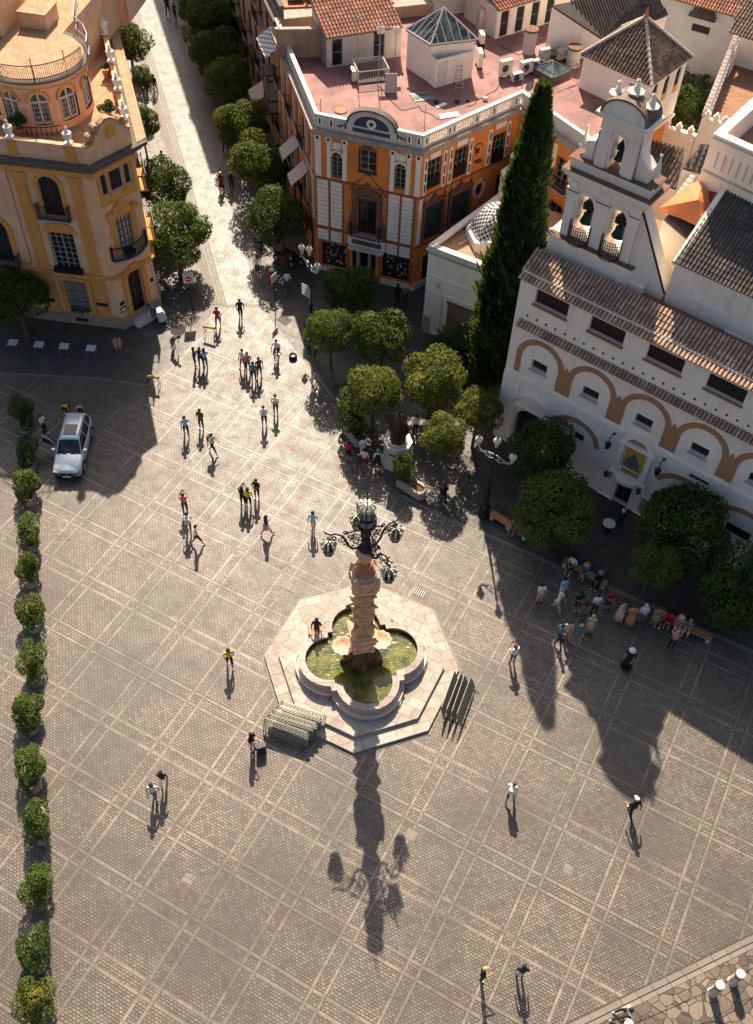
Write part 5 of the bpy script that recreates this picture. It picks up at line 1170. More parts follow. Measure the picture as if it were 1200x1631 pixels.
for u0 in (2.05, 4.0):
    cg = MB(KB); r_ = .62
    for k in range(15): a = pi*k/14; x, y = u0+r_*cos(a), fa+.05+r_*.85*sin(a); cg.box(x-.017, x+.017, y-.017, y+.017, 14.98, 16.15)
    for z in [15.0+.19*j for j in range(7)]:
        cg.tube([(u0+r_*cos(pi*k/14), fa+.05+r_*.85*sin(pi*k/14), z) for k in range(15)], .02, 4)
    obj('bell_cage', cg, 'iron', cu)
    cg = MB(KB); cg.prism([(u0-r_+.05, fa+.01)]+[(u0+(r_-.04)*cos(pi-pi*k/14), fa+.02+(r_-.04)*.85*sin(pi-pi*k/14)) for k in range(1, 14)]+[(u0+r_-.05, fa+.01)], 15.05, 15.10); obj('cage_floor', cg, 'pinkterrace', cu, uvf=rotuv(0))
# orange sheltering roof and pale block behind
og = MB(); zz = 17.4
OP = [gp(1052, 330, 16.9), gp(1088, 342, 16.9), gp(1119, 356, 16.9), gp(1139, 333, 17.0), gp(1132, 300, 17.6), gp(1122, 284, 17.9), gp(1098, 294, 17.8)]; mid_ = gp(1112, 318, 17.8)
for k in range(len(OP)): og.add([OP[k], OP[(k+1) % len(OP)], mid_], [(0, 1, 2)])
n = len(OP); og.add([tuple(p) for p in OP]+[(p.x, p.y, p.z-.25) for p in OP], [(i, (i+1) % n, n+(i+1) % n, n+i) for i in range(n)]+[list(range(2*n-1, n-1, -1))])
obj('orange_roof', og, 'tarp', cu, recalc=True)
og = MB(); RP = [gp(1122, 283, 17.9), gp(1173, 289, 18.3), gp(1150, 335, 17.6), gp(1139, 343, 17.2), gp(1141, 330, 17.1)]; og.add([tuple(p) for p in RP]+[(p.x, p.y, p.z-.2) for p in RP], [(0, 1, 2, 3, 4), (9, 8, 7, 6, 5)]+[(i, (i+1) % 5, 5+(i+1) % 5, 5+i) for i in range(5)]); obj('dark_red_roof', og, mat('dark_red_roof_paint', (.20, .045, .035), .8, .2, 2, .3), cu)
done()
pk = thing('pink_terrace_block', 'pinkish white block with a sunken roof court above the church roof', 'building', K((8, -8, 0)), world=True)
q0, q1 = gp(1137, 212, 20.6), gp(1200, 240, 20.6); q2 = gp(1262, 268, 20.6); qb = gp(1210, 146, 20.6); qc = gp(1330, 200, 20.6)
w_ = MB(); 
def slabwall(a, b_, th, z0, z1):
    d_ = Vector((b_.x-a.x, b_.y-a.y)).normalized(); n_ = Vector((-d_.y, d_.x))*th; w_.prism([(a.x, a.y), (b_.x, b_.y), (b_.x+n_.x, b_.y+n_.y), (a.x+n_.x, a.y+n_.y)], z0, z1)
slabwall(q0, q2, .5, 13, 20.6); slabwall(Vector((q0.x+.0, q0.y+.0, 0))+(qb-q0)*.001+(qb-q0).normalized()*.5, qb, -.5, 13, 20.595); obj('wall', w_, 'white', pk)
w_ = MB(); w_.poly([(p.x, p.y, 19.2) for p in (q0+(q2-q0)*.02, q2, qc, qb)]); obj('court_floor', w_, 'brickterrace', pk, uvf=rotuv(-35))
Fk = Fr((q0.x, q0.y), math.degrees(atan2(q2.y-q0.y, q2.x-q0.x))); w_ = MB(Fk)
for k in range(9): w_.box(.55+k*.42, .62+k*.42, .001, .03, 18.9, 19.8)
w_.box(0, 8, .001, .06, 20.35, 20.45); w_.box(0, 8, .001, .08, 18.5, 18.6); obj('wall_grooves', w_, 'stucco_shade', pk); done()
# crenellated walls
def merlons(mb, a, b_, z, th=.35, sp=.62, s=1.0):
    a, b_ = Vector((a.x, a.y)), Vector((b_.x, b_.y)); d_ = b_-a; L_ = d_.length; f = Fr(a, math.degrees(atan2(d_.y, d_.x))); n = int(L_/sp); mb.fr = f
    for k in range(n):
        u = (k+.5)*L_/n
        mb.slab([(u-.2*s, z), (u+.2*s, z), (u+.2*s, z+.12*s), (u+.13*s, z+.16*s), (u+.24*s, z+.28*s), (u+.2*s, z+.38*s), (u+.08*s, z+.4*s), (u+.1*s, z+.52*s), (u, z+.6*s), (u-.1*s, z+.52*s), (u-.08*s, z+.4*s), (u-.2*s, z+.38*s), (u-.24*s, z+.28*s), (u-.13*s, z+.16*s)], -th/2-.1, th/2-.1)
    mb.fr = None
def crenwall(label, pts, z, z0=0, th=.45, m='white', sp=.62, s=1.0):
    t = thing('crenellated_wall', label, 'wall', (pts[0].x, pts[0].y, z0), world=True); w_ = MB()
    for i in range(len(pts)-1):
        a, b_ = pts[i], pts[i+1]; d_ = Vector((b_.x-a.x, b_.y-a.y)).normalized(); n_ = Vector((-d_.y, d_.x))*th; w_.prism([(a.x, a.y), (b_.x, b_.y), (b_.x+n_.x, b_.y+n_.y), (a.x+n_.x, a.y+n_.y)], z0, z)
    obj('wall', w_, m, t); w_ = MB()
    for i in range(len(pts)-1): merlons(w_, pts[i], pts[i+1], z+.002, sp=sp, s=s)
    obj('merlons', w_, m, t); done(); return t
crenwall('tall white wall topped with little trefoil merlons, beside the brown terrace top right', [gp(1186, 20, 10.5), gp(1119, 186, 10.5)], 10.5)
crenwall('short white wall with merlons at the near end of the brown terrace', [gp(1119, 186, 10.5), gp(1160, 199, 10.5)], 10.45)
crenwall('white wall with merlons climbing from the belfry towards the brown terrace', [gp(1180, 180, 12.5), gp(1074, 322, 12.5)], 12.5, sp=.55)
t = crenwall('low screen wall pierced by small triangles, with ochre knobs along the top', [gp(1052, 200, 9), gp(1108, 217, 9)], 9.0, sp=.75)
a, b_ = gp(1052, 200, 9), gp(1108, 217, 9); f = Fr(a, math.degrees(atan2(b_.y-a.y, b_.x-a.x)));
ORG = tuple(t.location); w_ = MB(f)
for r_ in range(3):
    for k in range(4): u = .9+k*.75+r_*-.05; z = 8.3-r_*.55; w_.slab([(u-.12, z), (u+.12, z), (u, z+.22)], .001, .03)
obj('pierced_triangles', w_, 'urnwhite', t); done()
bt = thing('brown_terrace', 'brick-brown flat roof terrace behind the crenellated wall', 'terrace', gp(1170, 110, 9.3), world=True)
w_ = MB(); w_.prism([gp(1172, 100, 9.3)[:2], gp(1300, 140, 9.3)[:2], gp(1300, 260, 9.3)[:2], gp(1160, 215, 9.3)[:2], gp(1122, 193, 9.3)[:2]], 0, 9.3); obj('terrace_floor', w_, 'brickterrace', bt, uvf=rotuv(-35)); w_ = MB(); slabwall(gp(1168, 102, 9.3), gp(1300, 143, 9.3), .4, 9.3, 11.6); obj('rear_wall', w_, 'white', bt)
a, b_ = gp(1162, 50, 11.9), gp(1300, 95, 11.9); up_ = Vector((.9, 2.2, 0)); roof('roof', bt, [a, b_, b_+up_*1.4+Vector((0, 0, 1.3)), a+up_*1.4+Vector((0, 0, 1.3))], 'tilebrown', .25, .4)
done()
# blue-white wall with a hooded window, garden side
a, b_ = gp(1050, -12, 11.0), gp(1184, 25, 11.0); ang = math.degrees(atan2(b_.y-a.y, b_.x-a.x)); Fb = Fr(a, ang); Lb = (b_-a).length
u_, z_ = 0, 0
def uz(fr, x, y):
    r = ray(x, y); o = Vector((0, 0, CAM_H)); k = (fr.A-o).dot(fr.n)/r.dot(fr.n); q = o+r*k; return ((q-fr.A).dot(fr.e), q.z)
w0, w1 = uz(Fb, 1104, 36), uz(Fb, 1126, 55)
bw = box_building('garden_house', 'pale blue-white house wall with one dark window under a tiled hood, top right', Fb, Lb+1, 7, 0, 11.0, mat('pale_blue_limewash', (.50, .58, .62), .85, .08, 1, .25, (.3, .3, .3)), [(w0[0], w1[0]+.15, w1[1], w0[1])])
window(Fb, bw, (w0[0], w1[0]+.15, w1[1], w0[1]), -.15, None, 'void')
roof('eave_roof', bw, [Fb((0, .4, 11.0)), Fb((Lb+1, .4, 11.0)), Fb((Lb+1, -3, 12.2)), Fb((0, -3, 12.2))], 'tilered', .25, .4)
um = (w0[0]+w1[0])/2+.05; zt_ = w0[1]
roof('window_hood', bw, [Fb((um-1.15, .55, zt_+.75)), Fb((um+1.15, .55, zt_+.75)), Fb((um+.75, .02, zt_+1.55)), Fb((um-.75, .02, zt_+1.55))], 'tiledark', .22, .35)
w_ = MB(Fb); w_.box(um-1.0, um+1.0, .003, .45, zt_+.62, zt_+.74); obj('hood_base', w_, 'darkwood', bw)
done()
# tiled roofs between
def roofhouse(label, pts, z0, zs, tm, wm='white', sp=.26, name='tiled_house'):
    P_ = [gp(x, y, z) for (x, y), z in zip(pts, zs)]; t = thing(name, label, 'building', (P_[0].x, P_[0].y, z0), world=True)
    w_ = MB(); n = len(P_); V = [tuple(p-Vector((0, 0, .14))) for p in P_]+[(p.x, p.y, z0) for p in P_]; w_.add(V, [(i, (i+1) % n, n+(i+1) % n, n+i) for i in range(n)]); obj('wall', w_, wm, t); roof('roof', t, P_, tm, sp, .4); return t
t = roofhouse('long dark tiled roof sloping behind the tower, with a pale coping on its left', [(962, 62), (1064, 22), (1040, -22), (880, 8)], 0, (13.2, 13.2, 14.8, 14.8), 'tiledark'); done()
t = thing('coping_wall', 'low white roof wall with a reddish coping left of the tower', 'wall', gp(905, 20, ZT), world=True)
w_ = MB(); slabwall(gp(893, 26, ZT+1.2), gp(950, 68, ZT+1.2), .4, ZT-2, ZT+1.2); obj('wall', w_, 'white', t); w_ = MB(); slabwall(gp(892, 25, ZT+1.3), gp(951, 68, ZT+1.3), .5, ZT+1.202, ZT+1.3); obj('coping', w_, 'terracotta', t); done()
t = roofhouse('dark ribbed tile roof in the gap right of the belfry top', [(1078, 300), (985, 262), (1010, 215), (1090, 240)], 0, (9, 9, 10.3, 10.3), 'tiledark', sp=.3); done()
t = roofhouse('small ribbed tile roof between the merlon wall and the pink block', [(1130, 278), (1088, 266), (1120, 228), (1150, 238)], 9, (13.2, 13.2, 14.2, 14.2), 'tiledark', sp=.3); done()
# ------------------------------------------------------------ fountain with the great lamp
fx, fy = -.42, 27.85
ft = thing('fountain', 'octagonal stone fountain with a four-lobed green pool and tall carved lamp column', 'fountain', (fx, fy, 0), rz=0)
def octp(r, a0=-1.5, n=8): return [(r*cos(radians(a0+360/n*k)), r*sin(radians(a0+360/n*k))) for k in range(n)]
s_ = MB(); s_.prism(octp(5.3), 0, .17); obj('lower_step', s_, 'octo', ft, uvf=rotuv(20))
s_ = MB(); s_.prism(octp(4.5), .172, .36); obj('upper_step', s_, 'octo', ft, uvf=rotuv(-25))
s_ = MB(); s_.prism(octp(5.5), 0, .02); obj('step_border', s_, 'kerbslab', ft, uvf=rotuv(10))
QA = -77.0
def quatre(g, n=14):
    """four-lobed outline grown outwards by g; lobes on the axes, square shoulders between"""
    P_ = []; r = 1.38+g; c = 1.72; sh = 1.66+g*.95; t0 = math.acos((sh-c)/r)
    for q in range(4):
        b0 = radians(90*q)
        loc = [(c+r*cos(-t0+2*t0*k/n), r*sin(-t0+2*t0*k/n)) for k in range(n+1)]+[(sh, sh)]
        for x, y in loc: P_.append((x*cos(b0)-y*sin(b0), x*sin(b0)+y*cos(b0)))
    a = radians(QA); return [(x*cos(a)-y*sin(a), x*sin(a)+y*cos(a)) for x, y in P_]
def ringq(mb, gi, go, z0, z1):
    I, O_ = quatre(gi), quatre(go); n = len(I)
    V = [(p[0], p[1], z) for z in (z0, z1) for p in I]+[(p[0], p[1], z) for z in (z0, z1) for p in O_]
    F = []
    for i in range(n):
        j = (i+1) % n; F += [(i, j, n+j, n+i), (2*n+i, 2*n+j, 3*n+j, 3*n+i), (n+i, n+j, 3*n+j, 3*n+i), (i, j, 2*n+j, 2*n+i)]
    mb.add(V, F)
b = MB(); ringq(b, .02, .22, .36, .98); obj('basin_wall', b, 'pinkstone', ft)
b = MB(); ringq(b, -.06, .30, .982, 1.10); obj('basin_rim', b, 'octo', ft, uvf=rotuv(0))
b = MB(); ringq(b, .22, .48, .362, .47); ringq(b, .22, .36, .472, .56); obj('basin_foot', b, 'marble', ft)
b = MB(); b.poly([(p[0], p[1], .80) for p in quatre(.01)]); obj('water', b, 'water', ft)
b = MB()
for k in range(4):
    a = radians(QA+45+90*k); ca, sa = cos(a), sin(a)
    b.tube([(ca*2.9-sa*.0, sa*2.9, .36), (ca*2.9, sa*2.9, .62)], .1, 8)
obj('corner_posts', b, 'darkstone', ft)
b = MB()
for k in range(4):
    a0 = QA+90*k; pts_ = []
    for j in range(13):
        t = radians(-78+156*j/12); x, y = 1.62+1.95*cos(t), 1.95*sin(t); a = radians(a0); pts_.append((x*cos(a)-y*sin(a), x*sin(a)+y*cos(a), .62))
    b.tube(pts_, .035, 5)
obj('foot_rail', b, 'marble', ft)
# rock and bowls
def rk(t, z): return 1+.10*sin(5*t+z*3)+.07*sin(9*t-z*5)+.05*sin(14*t+z*11)
b = MB(); b.lathe([(.98, .55), (1.0, .9), (.98, 1.2), (.9, 1.5), (.78, 1.8), (.6, 2.1)], 40, (0, 0, 0), wob=rk); obj('rock_base', b, 'rock', ft, smooth=False)
for k in (1, 2, 3):
    a = radians(QA+90*k); cx, cy = 1.0*cos(a), 1.05*sin(a); b = MB()
    def scal(t, z): return 1+.07*sin(10*t)
    b.lathe([(.12, 1.75), (.35, 1.85), (.52, 2.05), (.60, 2.18), (.54, 2.20), (.40, 2.08), (.1, 2.0)], 40, (cx, cy, 0), wob=scal); obj('shell_bowl', b, 'pinkstone', ft, smooth=True)
C4 = lambda r, z0, z1, mb, a0=0: mb.prism([(r*sqrt(2)*cos(radians(QA+45+a0+90*k)), r*sqrt(2)*sin(radians(QA+45+a0+90*k))) for k in range(4)], z0, z1)
b = MB(); C4(.58, 2.05, 2.25, b); C4(.5, 2.252, 3.0, b); C4(.60, 3.002, 3.15, b); C4(.70, 3.152, 3.42, b); C4(.62, 3.422, 3.55, b); b.prism(octp(.74, QA+22.5), 3.16, 3.41); obj('pedestal', b, 'ochrestone', ft)
for k in range(4):
    a = QA+90*k; fr = Fr((0, 0), a+90); b = MB(fr)
    b.slab(arc_pts(0, 2.62, .36, .34, 360, 0, 18)[:-1], .45, .58); b.lathe([(.2, -.2), (.26, 0), (.2, .2), (.05, .28)], 10, (0, .5, 2.6), sx=1, sy=.7); b.band(arc_pts(0, 2.6, .36, .36, 180, 0, 12), arc_pts(0, 2.6, .5, .48, 180, 0, 12), .48, .66)
    obj('mask', b, 'pinkstone', ft)
# scroll shaft
b = MB(); C4(.40, 3.55, 3.75, b); obj('shaft_foot', b, 'ochrestone', ft)
b = MB(); b.prism(octp(.40, QA+22.5), 3.75, 7.3)
for k in range(4):
    a = QA+45+90*k; fr = Fr((0, 0), a+90); b.fr = fr
    for z, r_, dd in ((4.15, .26, .52), (5.2, .17, .50), (6.0, .24, .50), (6.85, .17, .48)):
        for (u, q) in ((0, 0),):
            b.fr = None
            # volutes: rolls lying across the corner
            n_ = 14
            cxx, cyy = dd*fr.n.x, dd*fr.n.y
            for s2 in (-1, 1):
                pts_ = []
                e_ = fr.e
                for t in range(18):
                    th = t/17*2*pi*1.4; rr = r_*(1-.62*t/17)
                    pts_.append((cxx+fr.n.x*rr*cos(th)+e_.x*s2*.14, cyy+fr.n.y*rr*cos(th)+e_.y*s2*.14, z+rr*sin(th)))
                b.tube(pts_, .05, 5)
            b.tube([(cxx+e_.x*.2, cyy+e_.y*.2, z), (cxx-e_.x*.2, cyy-e_.y*.2, z)], r_*.72, 12)
    b.fr = fr
    b.slab([(-.18, 3.75), (.18, 3.75), (.18, 7.2), (-.18, 7.2)], .2, .44); b.fr = None
for k in range(4):
    fr = Fr((0, 0), QA+90*k+90); b.fr = fr
    for u in (-.22, -.11, 0, .11, .22): b.tube([(u, .40, 3.8), (u, .47, 4.6), (u, .40, 5.3), (u, .46, 6.1), (u, .40, 6.6), (u, .46, 7.2)], .042, 5)
    b.fr = None
for z in (4.75, 5.55, 6.45): b.lathe([(.4, z-.07), (.5, z-.03), (.5, z+.04), (.4, z+.08)], 16)
obj('scroll_shaft', b, 'ochrestone', ft, smooth=False)
b = MB(); C4(.46, 7.25, 7.4, b); C4(.54, 7.402, 7.55, b); b.prism(octp(.66, QA+22.5), 7.552, 7.72); b.prism(octp(.60, QA+22.5), 7.722, 8.35); b.prism(octp(.70, QA+22.5), 8.352, 8.50)
for k in range(4):
    fr = Fr((0, 0), QA+45+90*k+90); b.fr = fr; b.slab([(-.16, 7.6), (.16, 7.6), (.2, 8.2), (.12, 8.62), (0, 8.8), (-.12, 8.62), (-.2, 8.2)], .5, .8); b.fr = None
obj('capital', b, 'ochrestone', ft)
b = MB(); b.mi = 1; b.lathe([(.56, 8.5), (.62, 8.58), (.62, 8.74), (.54, 8.8)], 28); b.mi = 0; b.lathe([(.5, 8.8), (.52, 8.88), (.44, 8.96), (.46, 9.06), (.47, 9.14), (.38, 9.2), (.40, 9.3), (.38, 9.38), (.28, 9.44), (.25, 9.5)], 28); obj('marble_rings', b, ['terracotta', 'stonetrim'], ft, smooth=False); b = MB(); b.lathe([(.24, 9.5), (.26, 9.7), (.34, 9.85), (.42, 10.05), (.46, 10.3), (.40, 10.45), (.28, 10.5), (.1, 10.55)], 28, wob=lambda t, z: 1+.07*sin(8*t)); obj('marble_cup', b, 'pinkstone', ft, smooth=True)
# iron arms
b = MB(); b.lathe([(.3, 10.35), (.34, 10.6), (.18, 10.85), (.22, 11.2), (.16, 11.6), (.24, 11.9), (.14, 12.1), (.3, 12.25), (.34, 12.4)], 12)
rnd = random.Random(4)
def scroll(mb, c, ex, ez, r, turns, s_, th=.035, a0=0, n=22):
    pts_ = []
    for t in range(n):
        q = t/(n-1); a = a0+s_*turns*2*pi*q; rr = r*(1-.8*q); pts_.append(c+ex*(rr*cos(a))+ez*(rr*sin(a)))
    mb.tube([tuple(p) for p in pts_], [th*(1-.4*i/n) for i in range(n)], 5)
LA = [182, 272+6, 30, 120]
LAt = [(-2.06+.42, 27.9-27.85), (.36+.42, 26.95-27.85), (1.21+.42, 29.1-27.85), (-1.05+.42, 30.1-27.85)]
Z_ = Vector((0, 0, 1))
for (lx, ly) in LAt:
    d_ = Vector((lx, ly, 0)); L_ = d_.length; d_.normalize(); L_ = 1.9
    ctl = [(.2, 10.85), (.35, 10.55), (.6, 10.45), (.85, 10.7), (.92, 11.05), (1.1, 11.35), (1.4, 11.45), (1.65, 11.35), (1.85, 11.45), (1.95, 11.6)]
    b.tube([tuple(d_*r+Z_*z) for r, z in ctl], [.07, .07, .065, .06, .055, .05, .05, .045, .04, .02], 6)
    for r, z, rr, s2, a0 in ((.5, 11.0, .24, 1, 0), (.38, 11.45, .2, -1, 1), (.72, 11.35, .17, 1, 2), (1.15, 11.02, .2, 1, 1.5), (1.5, 11.12, .2, -1, 0), (1.72, 11.08, .12, 1, 3), (.95, 11.6, .13, -1, 4)): scroll(b, d_*r+Z_*z, d_, Z_, rr, 1.3, s2, .035, a0)
    b.tube([tuple(d_*.15+Z_*11.9), tuple(d_*.6+Z_*11.75), tuple(d_*1.0+Z_*11.5)], .04, 5)
    for k in range(16):
        r = rnd.uniform(.2, 1.75); z = 11.0+rnd.uniform(-.3, .45); q = d_*r+Z_*z+Vector((rnd.uniform(-.1, .1), rnd.uniform(-.1, .1), 0)); b.ball(tuple(q), .055, 4)
    b.tube([tuple(d_*1.72+Z_*11.0), tuple(d_*1.72+Z_*10.72)], .025, 5)
obj('iron_arms', b, 'iron', ft)
LM = mat('lamp_glass_panes', (.20, .20, .17), .25, .3, 6, bump=0)
for (lx, ly) in LAt:
    d_ = Vector((lx, ly, 0)).normalized()*1.72; lo = MB(); lo.lathe([(.14, 10.0), (.25, 10.02), (.30, 10.42), (.14, 10.6), (.05, 10.75)], 6, (d_.x, d_.y, 0)); l_ = obj('hanging_lantern', lo, [LM], ft)
    lf = MB()
    for k in range(6): a = pi/3*k; lf.tube([(d_.x+.22*cos(a), d_.y+.22*sin(a), 9.98), (d_.x+.31*cos(a), d_.y+.31*sin(a), 10.44), (d_.x+.05*cos(a), d_.y+.05*sin(a), 10.75)], .025, 4)
    lf.lathe([(.20, 9.96), (.27, 9.97), (.27, 10.03), (.2, 10.04)], 6, (d_.x, d_.y, 0)); lf.lathe([(.27, 10.4), (.36, 10.42), (.34, 10.48), (.2, 10.5)], 12, (d_.x, d_.y, 0)); obj('frame', lf, 'iron', l_)
    lc = MB()
    for k in range(8):
        a = pi/4*k
        lc.tube([(d_.x+.32*cos(a), d_.y+.32*sin(a), 10.48), (d_.x+.36*cos(a), d_.y+.36*sin(a), 10.66), (d_.x+.22*cos(a), d_.y+.22*sin(a), 10.85), (d_.x+.04*cos(a), d_.y+.04*sin(a), 10.86)], [.045, .05, .04, .02], 5); lc.ball((d_.x+.37*cos(a), d_.y+.37*sin(a), 10.74), .055, 5)
    obj('lantern_crown', lc, mat('pale_green_enamel', (.66, .66, .52), .5, .3, 8, bump=0) if 'enam' not in M else M['enam'], l_)
b = MB(); b.lathe([(.34, 12.38), (.42, 12.5), (.40, 12.9), (.30, 13.15), (.18, 13.3)], 8); l_ = obj('crown_lantern', b, [LM], ft)
b = MB()
for k in range(8): a = pi/4*k; b.tube([(.36*cos(a), .36*sin(a), 12.36), (.43*cos(a), .43*sin(a), 12.5), (.41*cos(a), .41*sin(a), 12.9), (.3*cos(a), .3*sin(a), 13.16), (.16*cos(a), .16*sin(a), 13.32)], .03, 4)
b.lathe([(.36, 12.3), (.46, 12.34), (.46, 12.42), (.36, 12.45)], 16); b.lathe([(.4, 12.88), (.45, 12.9), (.43, 12.96), (.3, 12.97)], 16); obj('frame', b, 'iron', l_)
b = MB()
for k in range(10):
    a = 2*pi*k/10; b.tube([(.2*cos(a), .2*sin(a), 13.3), (.36*cos(a), .36*sin(a), 13.5), (.34*cos(a), .34*sin(a), 13.68), (.14*cos(a), .14*sin(a), 13.82), (.03*cos(a), .03*sin(a), 13.84)], [.05, .065, .06, .05, .03], 5)
obj('lantern_crown', b, mat('pale_green_enamel', (.60, .60, .48), .5, .3, 8, bump=0), l_)
b = MB(); b.tube([(0, 0, 13.3), (0, 0, 14.6)], .028, 5); b.tube([(-.33, -.04, 14.2), (.33, .04, 14.2)], .022, 5)
for s2 in (-1, 1): b.ball((s2*.34, s2*.04, 14.2), .045, 5)
b.ball((0, 0, 14.62), .045, 5); obj('cross', b, 'iron', ft)
b = MB(Fr((-1.0, 2.9), -60)); b.box(-.1, .1, -1.2, 0, 1.101, 1.14); b.tube([(0, -1.1, 1.2), (0, .0, 1.2)], .05, 6); obj('spout_channel', b, 'darkstone', ft)
# little timber gangway where the dark visitor stands
gw = thing('timber_step', 'small timber step leaning at the upper left edge of the pool', 'step', (*gp(511, 1010, .4)[:2], .36), rz=radians(60))
b = MB()
for k in range(4): b.box(-.45, .45, -.5+k*.26, -.3+k*.26, .26+k*.0, .30)
b.box(-.45, -.38, -.5, .5, 0, .259); b.box(.38, .45, -.5, .5, 0, .259); obj('treads', b, 'wood', gw)
b = MB(); b.tube([(-.42, -.5, 0), (-.42, -.5, .9), (-.42, .5, .9), (-.42, .5, 0)], .025, 5); obj('handrail', b, 'wood', gw)

# ------------------------------------------------------------ trees and shrubs
def leafquad(V, F, p, nrm, l, w_):
    t = nrm.orthogonal().normalized(); t.rotate(Matrix.Rotation(random.uniform(0, 6.28), 3, nrm)); s2 = nrm.cross(t); b_ = len(V)
    V += [tuple(p-t*l*.5), tuple(p+s2*w_*.5+nrm*l*.06), tuple(p+t*l*.5), tuple(p-s2*w_*.5+nrm*l*.06)]; F.append((b_, b_+1, b_+2, b_+3))
def crown(seed, rx, rz, n, ll, lobes=16, lr=.46, flat=.75):
    random.seed(seed); V = []; F = []; L = []
    for i in range(lobes):
        z = random.uniform(-.75, 1); a = random.uniform(0, 2*pi); q = sqrt(max(0, 1-z*z)); k = random.uniform(.5, .74)
        L.append((Vector((q*cos(a)*rx*k, q*sin(a)*rx*k, z*rz*k)), random.uniform(lr*.75, lr*1.2)*rx))
    L.append((Vector((0, 0, 0)), rx*.62))
    while len(F) < n:
        c, r = random.choice(L); d_ = Vector((random.gauss(0, 1), random.gauss(0, 1), random.gauss(0, 1)))
        if d_.length < .01: continue
        d_.normalize(); p = c+Vector((d_.x, d_.y, d_.z*flat))*r*random.uniform(.78, 1.06)
        if p.z < -rz*.85: continue
        if any((p-c2).length < r2*.6 for c2, r2 in L) and random.random() < .8: continue
        nn_ = (d_+Vector((random.gauss(0, .55), random.gauss(0, .55), random.gauss(0, .55)+.25))).normalized()
        leafquad(V, F, p, nn_, ll*random.uniform(.7, 1.3), ll*.55)
    me = bpy.data.meshes.new('crown'); me.from_pydata(V, [], F); return me
CR = [crown(s, 1.75, 1.45, 8500, .155, 21, .40) for s in (1, 2, 3, 4)]
TRK = []
for s in range(3):
    random.seed(40+s); b = MB(); b.tube([(0, 0, -.1), (.03, .0, .5), (random.uniform(-.08, .08), .04, 1.3), (random.uniform(-.12, .12), 0, 2.1)], [.16, .12, .105, .09], 8)
    for k in range(5):
        a = 2*pi*k/5+s; b.tube([(0, 0, 1.7+.08*k), (.45*cos(a), .45*sin(a), 2.5), (1.0*cos(a), 1.0*sin(a), 3.3)], [.07, .05, .02], 5)
    o = obj('trunk', b, 'bark', None); TRK.append(o.data); bpy.data.objects.remove(o)
nT = 0
def tree(px, py, r, label, leaf='leaf', zc=3.3, group='orange trees around the square', cat='tree', name='orange_tree', zs=1.0):
    """px, py: where the middle of the crown shows, taken at height zc"""
    global nT
    p = gp(px, py, zc); t = thing(name, label, cat, (p.x, p.y, 0), rz=nT*1.9, group=group); s2 = r/1.75*1.13
    c = bpy.data.objects.new('crown', CR[nT % 4]); link(c, t); c.location = (0, 0, zc); c.scale = (s2, s2, s2*zs*1.12)
    if not c.data.materials: c.data.materials.append(M['leaf'])
    c.material_slots[0].link = 'OBJECT'; c.material_slots[0].material = M[leaf]
    k = bpy.data.objects.new('trunk', TRK[nT % 3]); link(k, t); k.scale = (s2, s2, zc/3.3); nT += 1; return t
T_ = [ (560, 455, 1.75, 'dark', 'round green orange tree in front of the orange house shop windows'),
 (527, 530, 1.5, 'mid', 'orange tree left of a pair in the shaded pavement, beside the lamp post'),
 (610, 530, 1.85, 'mid', 'orange tree right of a pair in the shaded pavement, in front of the white chapel'),
 (595, 625, 1.75, 'sun', 'sunlit yellow-tipped orange tree left of the statue, over the planted tub'),
 (692, 600, 1.95, 'sun', 'large sunlit orange tree behind the statue'),
 (762, 655, 1.35, 'sun', 'small sunlit orange tree at the church corner'),
 (704, 690, 1.3, 'sun', 'bright yellow-tipped orange tree just right of the statue'),
 (867, 718, 1.9, 'dark', 'dark round orange tree against the church wall beside the street lamp'),
 (883, 812, 2.15, 'mid', 'big round orange tree by the bench in front of the church'),
 (1085, 845, 2.45, 'dark', 'broad dark orange tree over the waiting crowd, by the church wall'),
 (1042, 900, 1.3, 'mid', 'low orange tree in front of the broad dark one, above the standing crowd'),
 (1182, 935, 2.15, 'dark', 'dark orange tree cut by the right edge of the picture'),
 (280, 372, 2.2, 'mid', 'leafy street tree beside the round no-entry sign, right of the yellow mansion'),
 (256, 300, 2.0, 'dark', 'second street tree from the square on the mansion side'),
 (226, 198, 1.25, 'dark', 'thin street tree beside the group of walkers, mansion side'),
 (225, 122, .9, 'dark', 'small street tree above the walkers, mansion side'),
 (204, 62, 1.9, 'dark', 'street tree in front of the mansion parapet, near the top'),
 (186, -5, 1.4, 'dark', 'street tree at the top edge, mansion side'),
 (450, 345, 2.1, 'dark', 'first street tree from the square on the orange house side'),
 (412, 262, 2.25, 'mid', 'second street tree from the square on the orange house side, sunlit top'),
 (387, 192, 2.0, 'mid', 'third street tree from the square on the orange house side'),
 (366, 130, 1.9, 'mid', 'fourth street tree on the orange house side, yellowish top'),
 (350, 85, 2.3, 'dark', 'fifth street tree on the orange house side, in deep shade'),
 (338, 40, 2.4, 'dark', 'sixth street tree on the orange house side, in deep shade'),
 (320, 0, 2.3, 'dark', 'street tree at the top edge on the orange house side'),
 (25, 475, 1.9, 'dark', 'dark tree in front of the yellow mansion at the left edge') ]
for px, py, r, k, lab in T_: tree(px, py, r, lab, {'dark': 'leafdark', 'mid': 'leaf', 'sun': 'leafsun'}[k])  # lit and shaded leaf copies put sun and shade into the crown colour
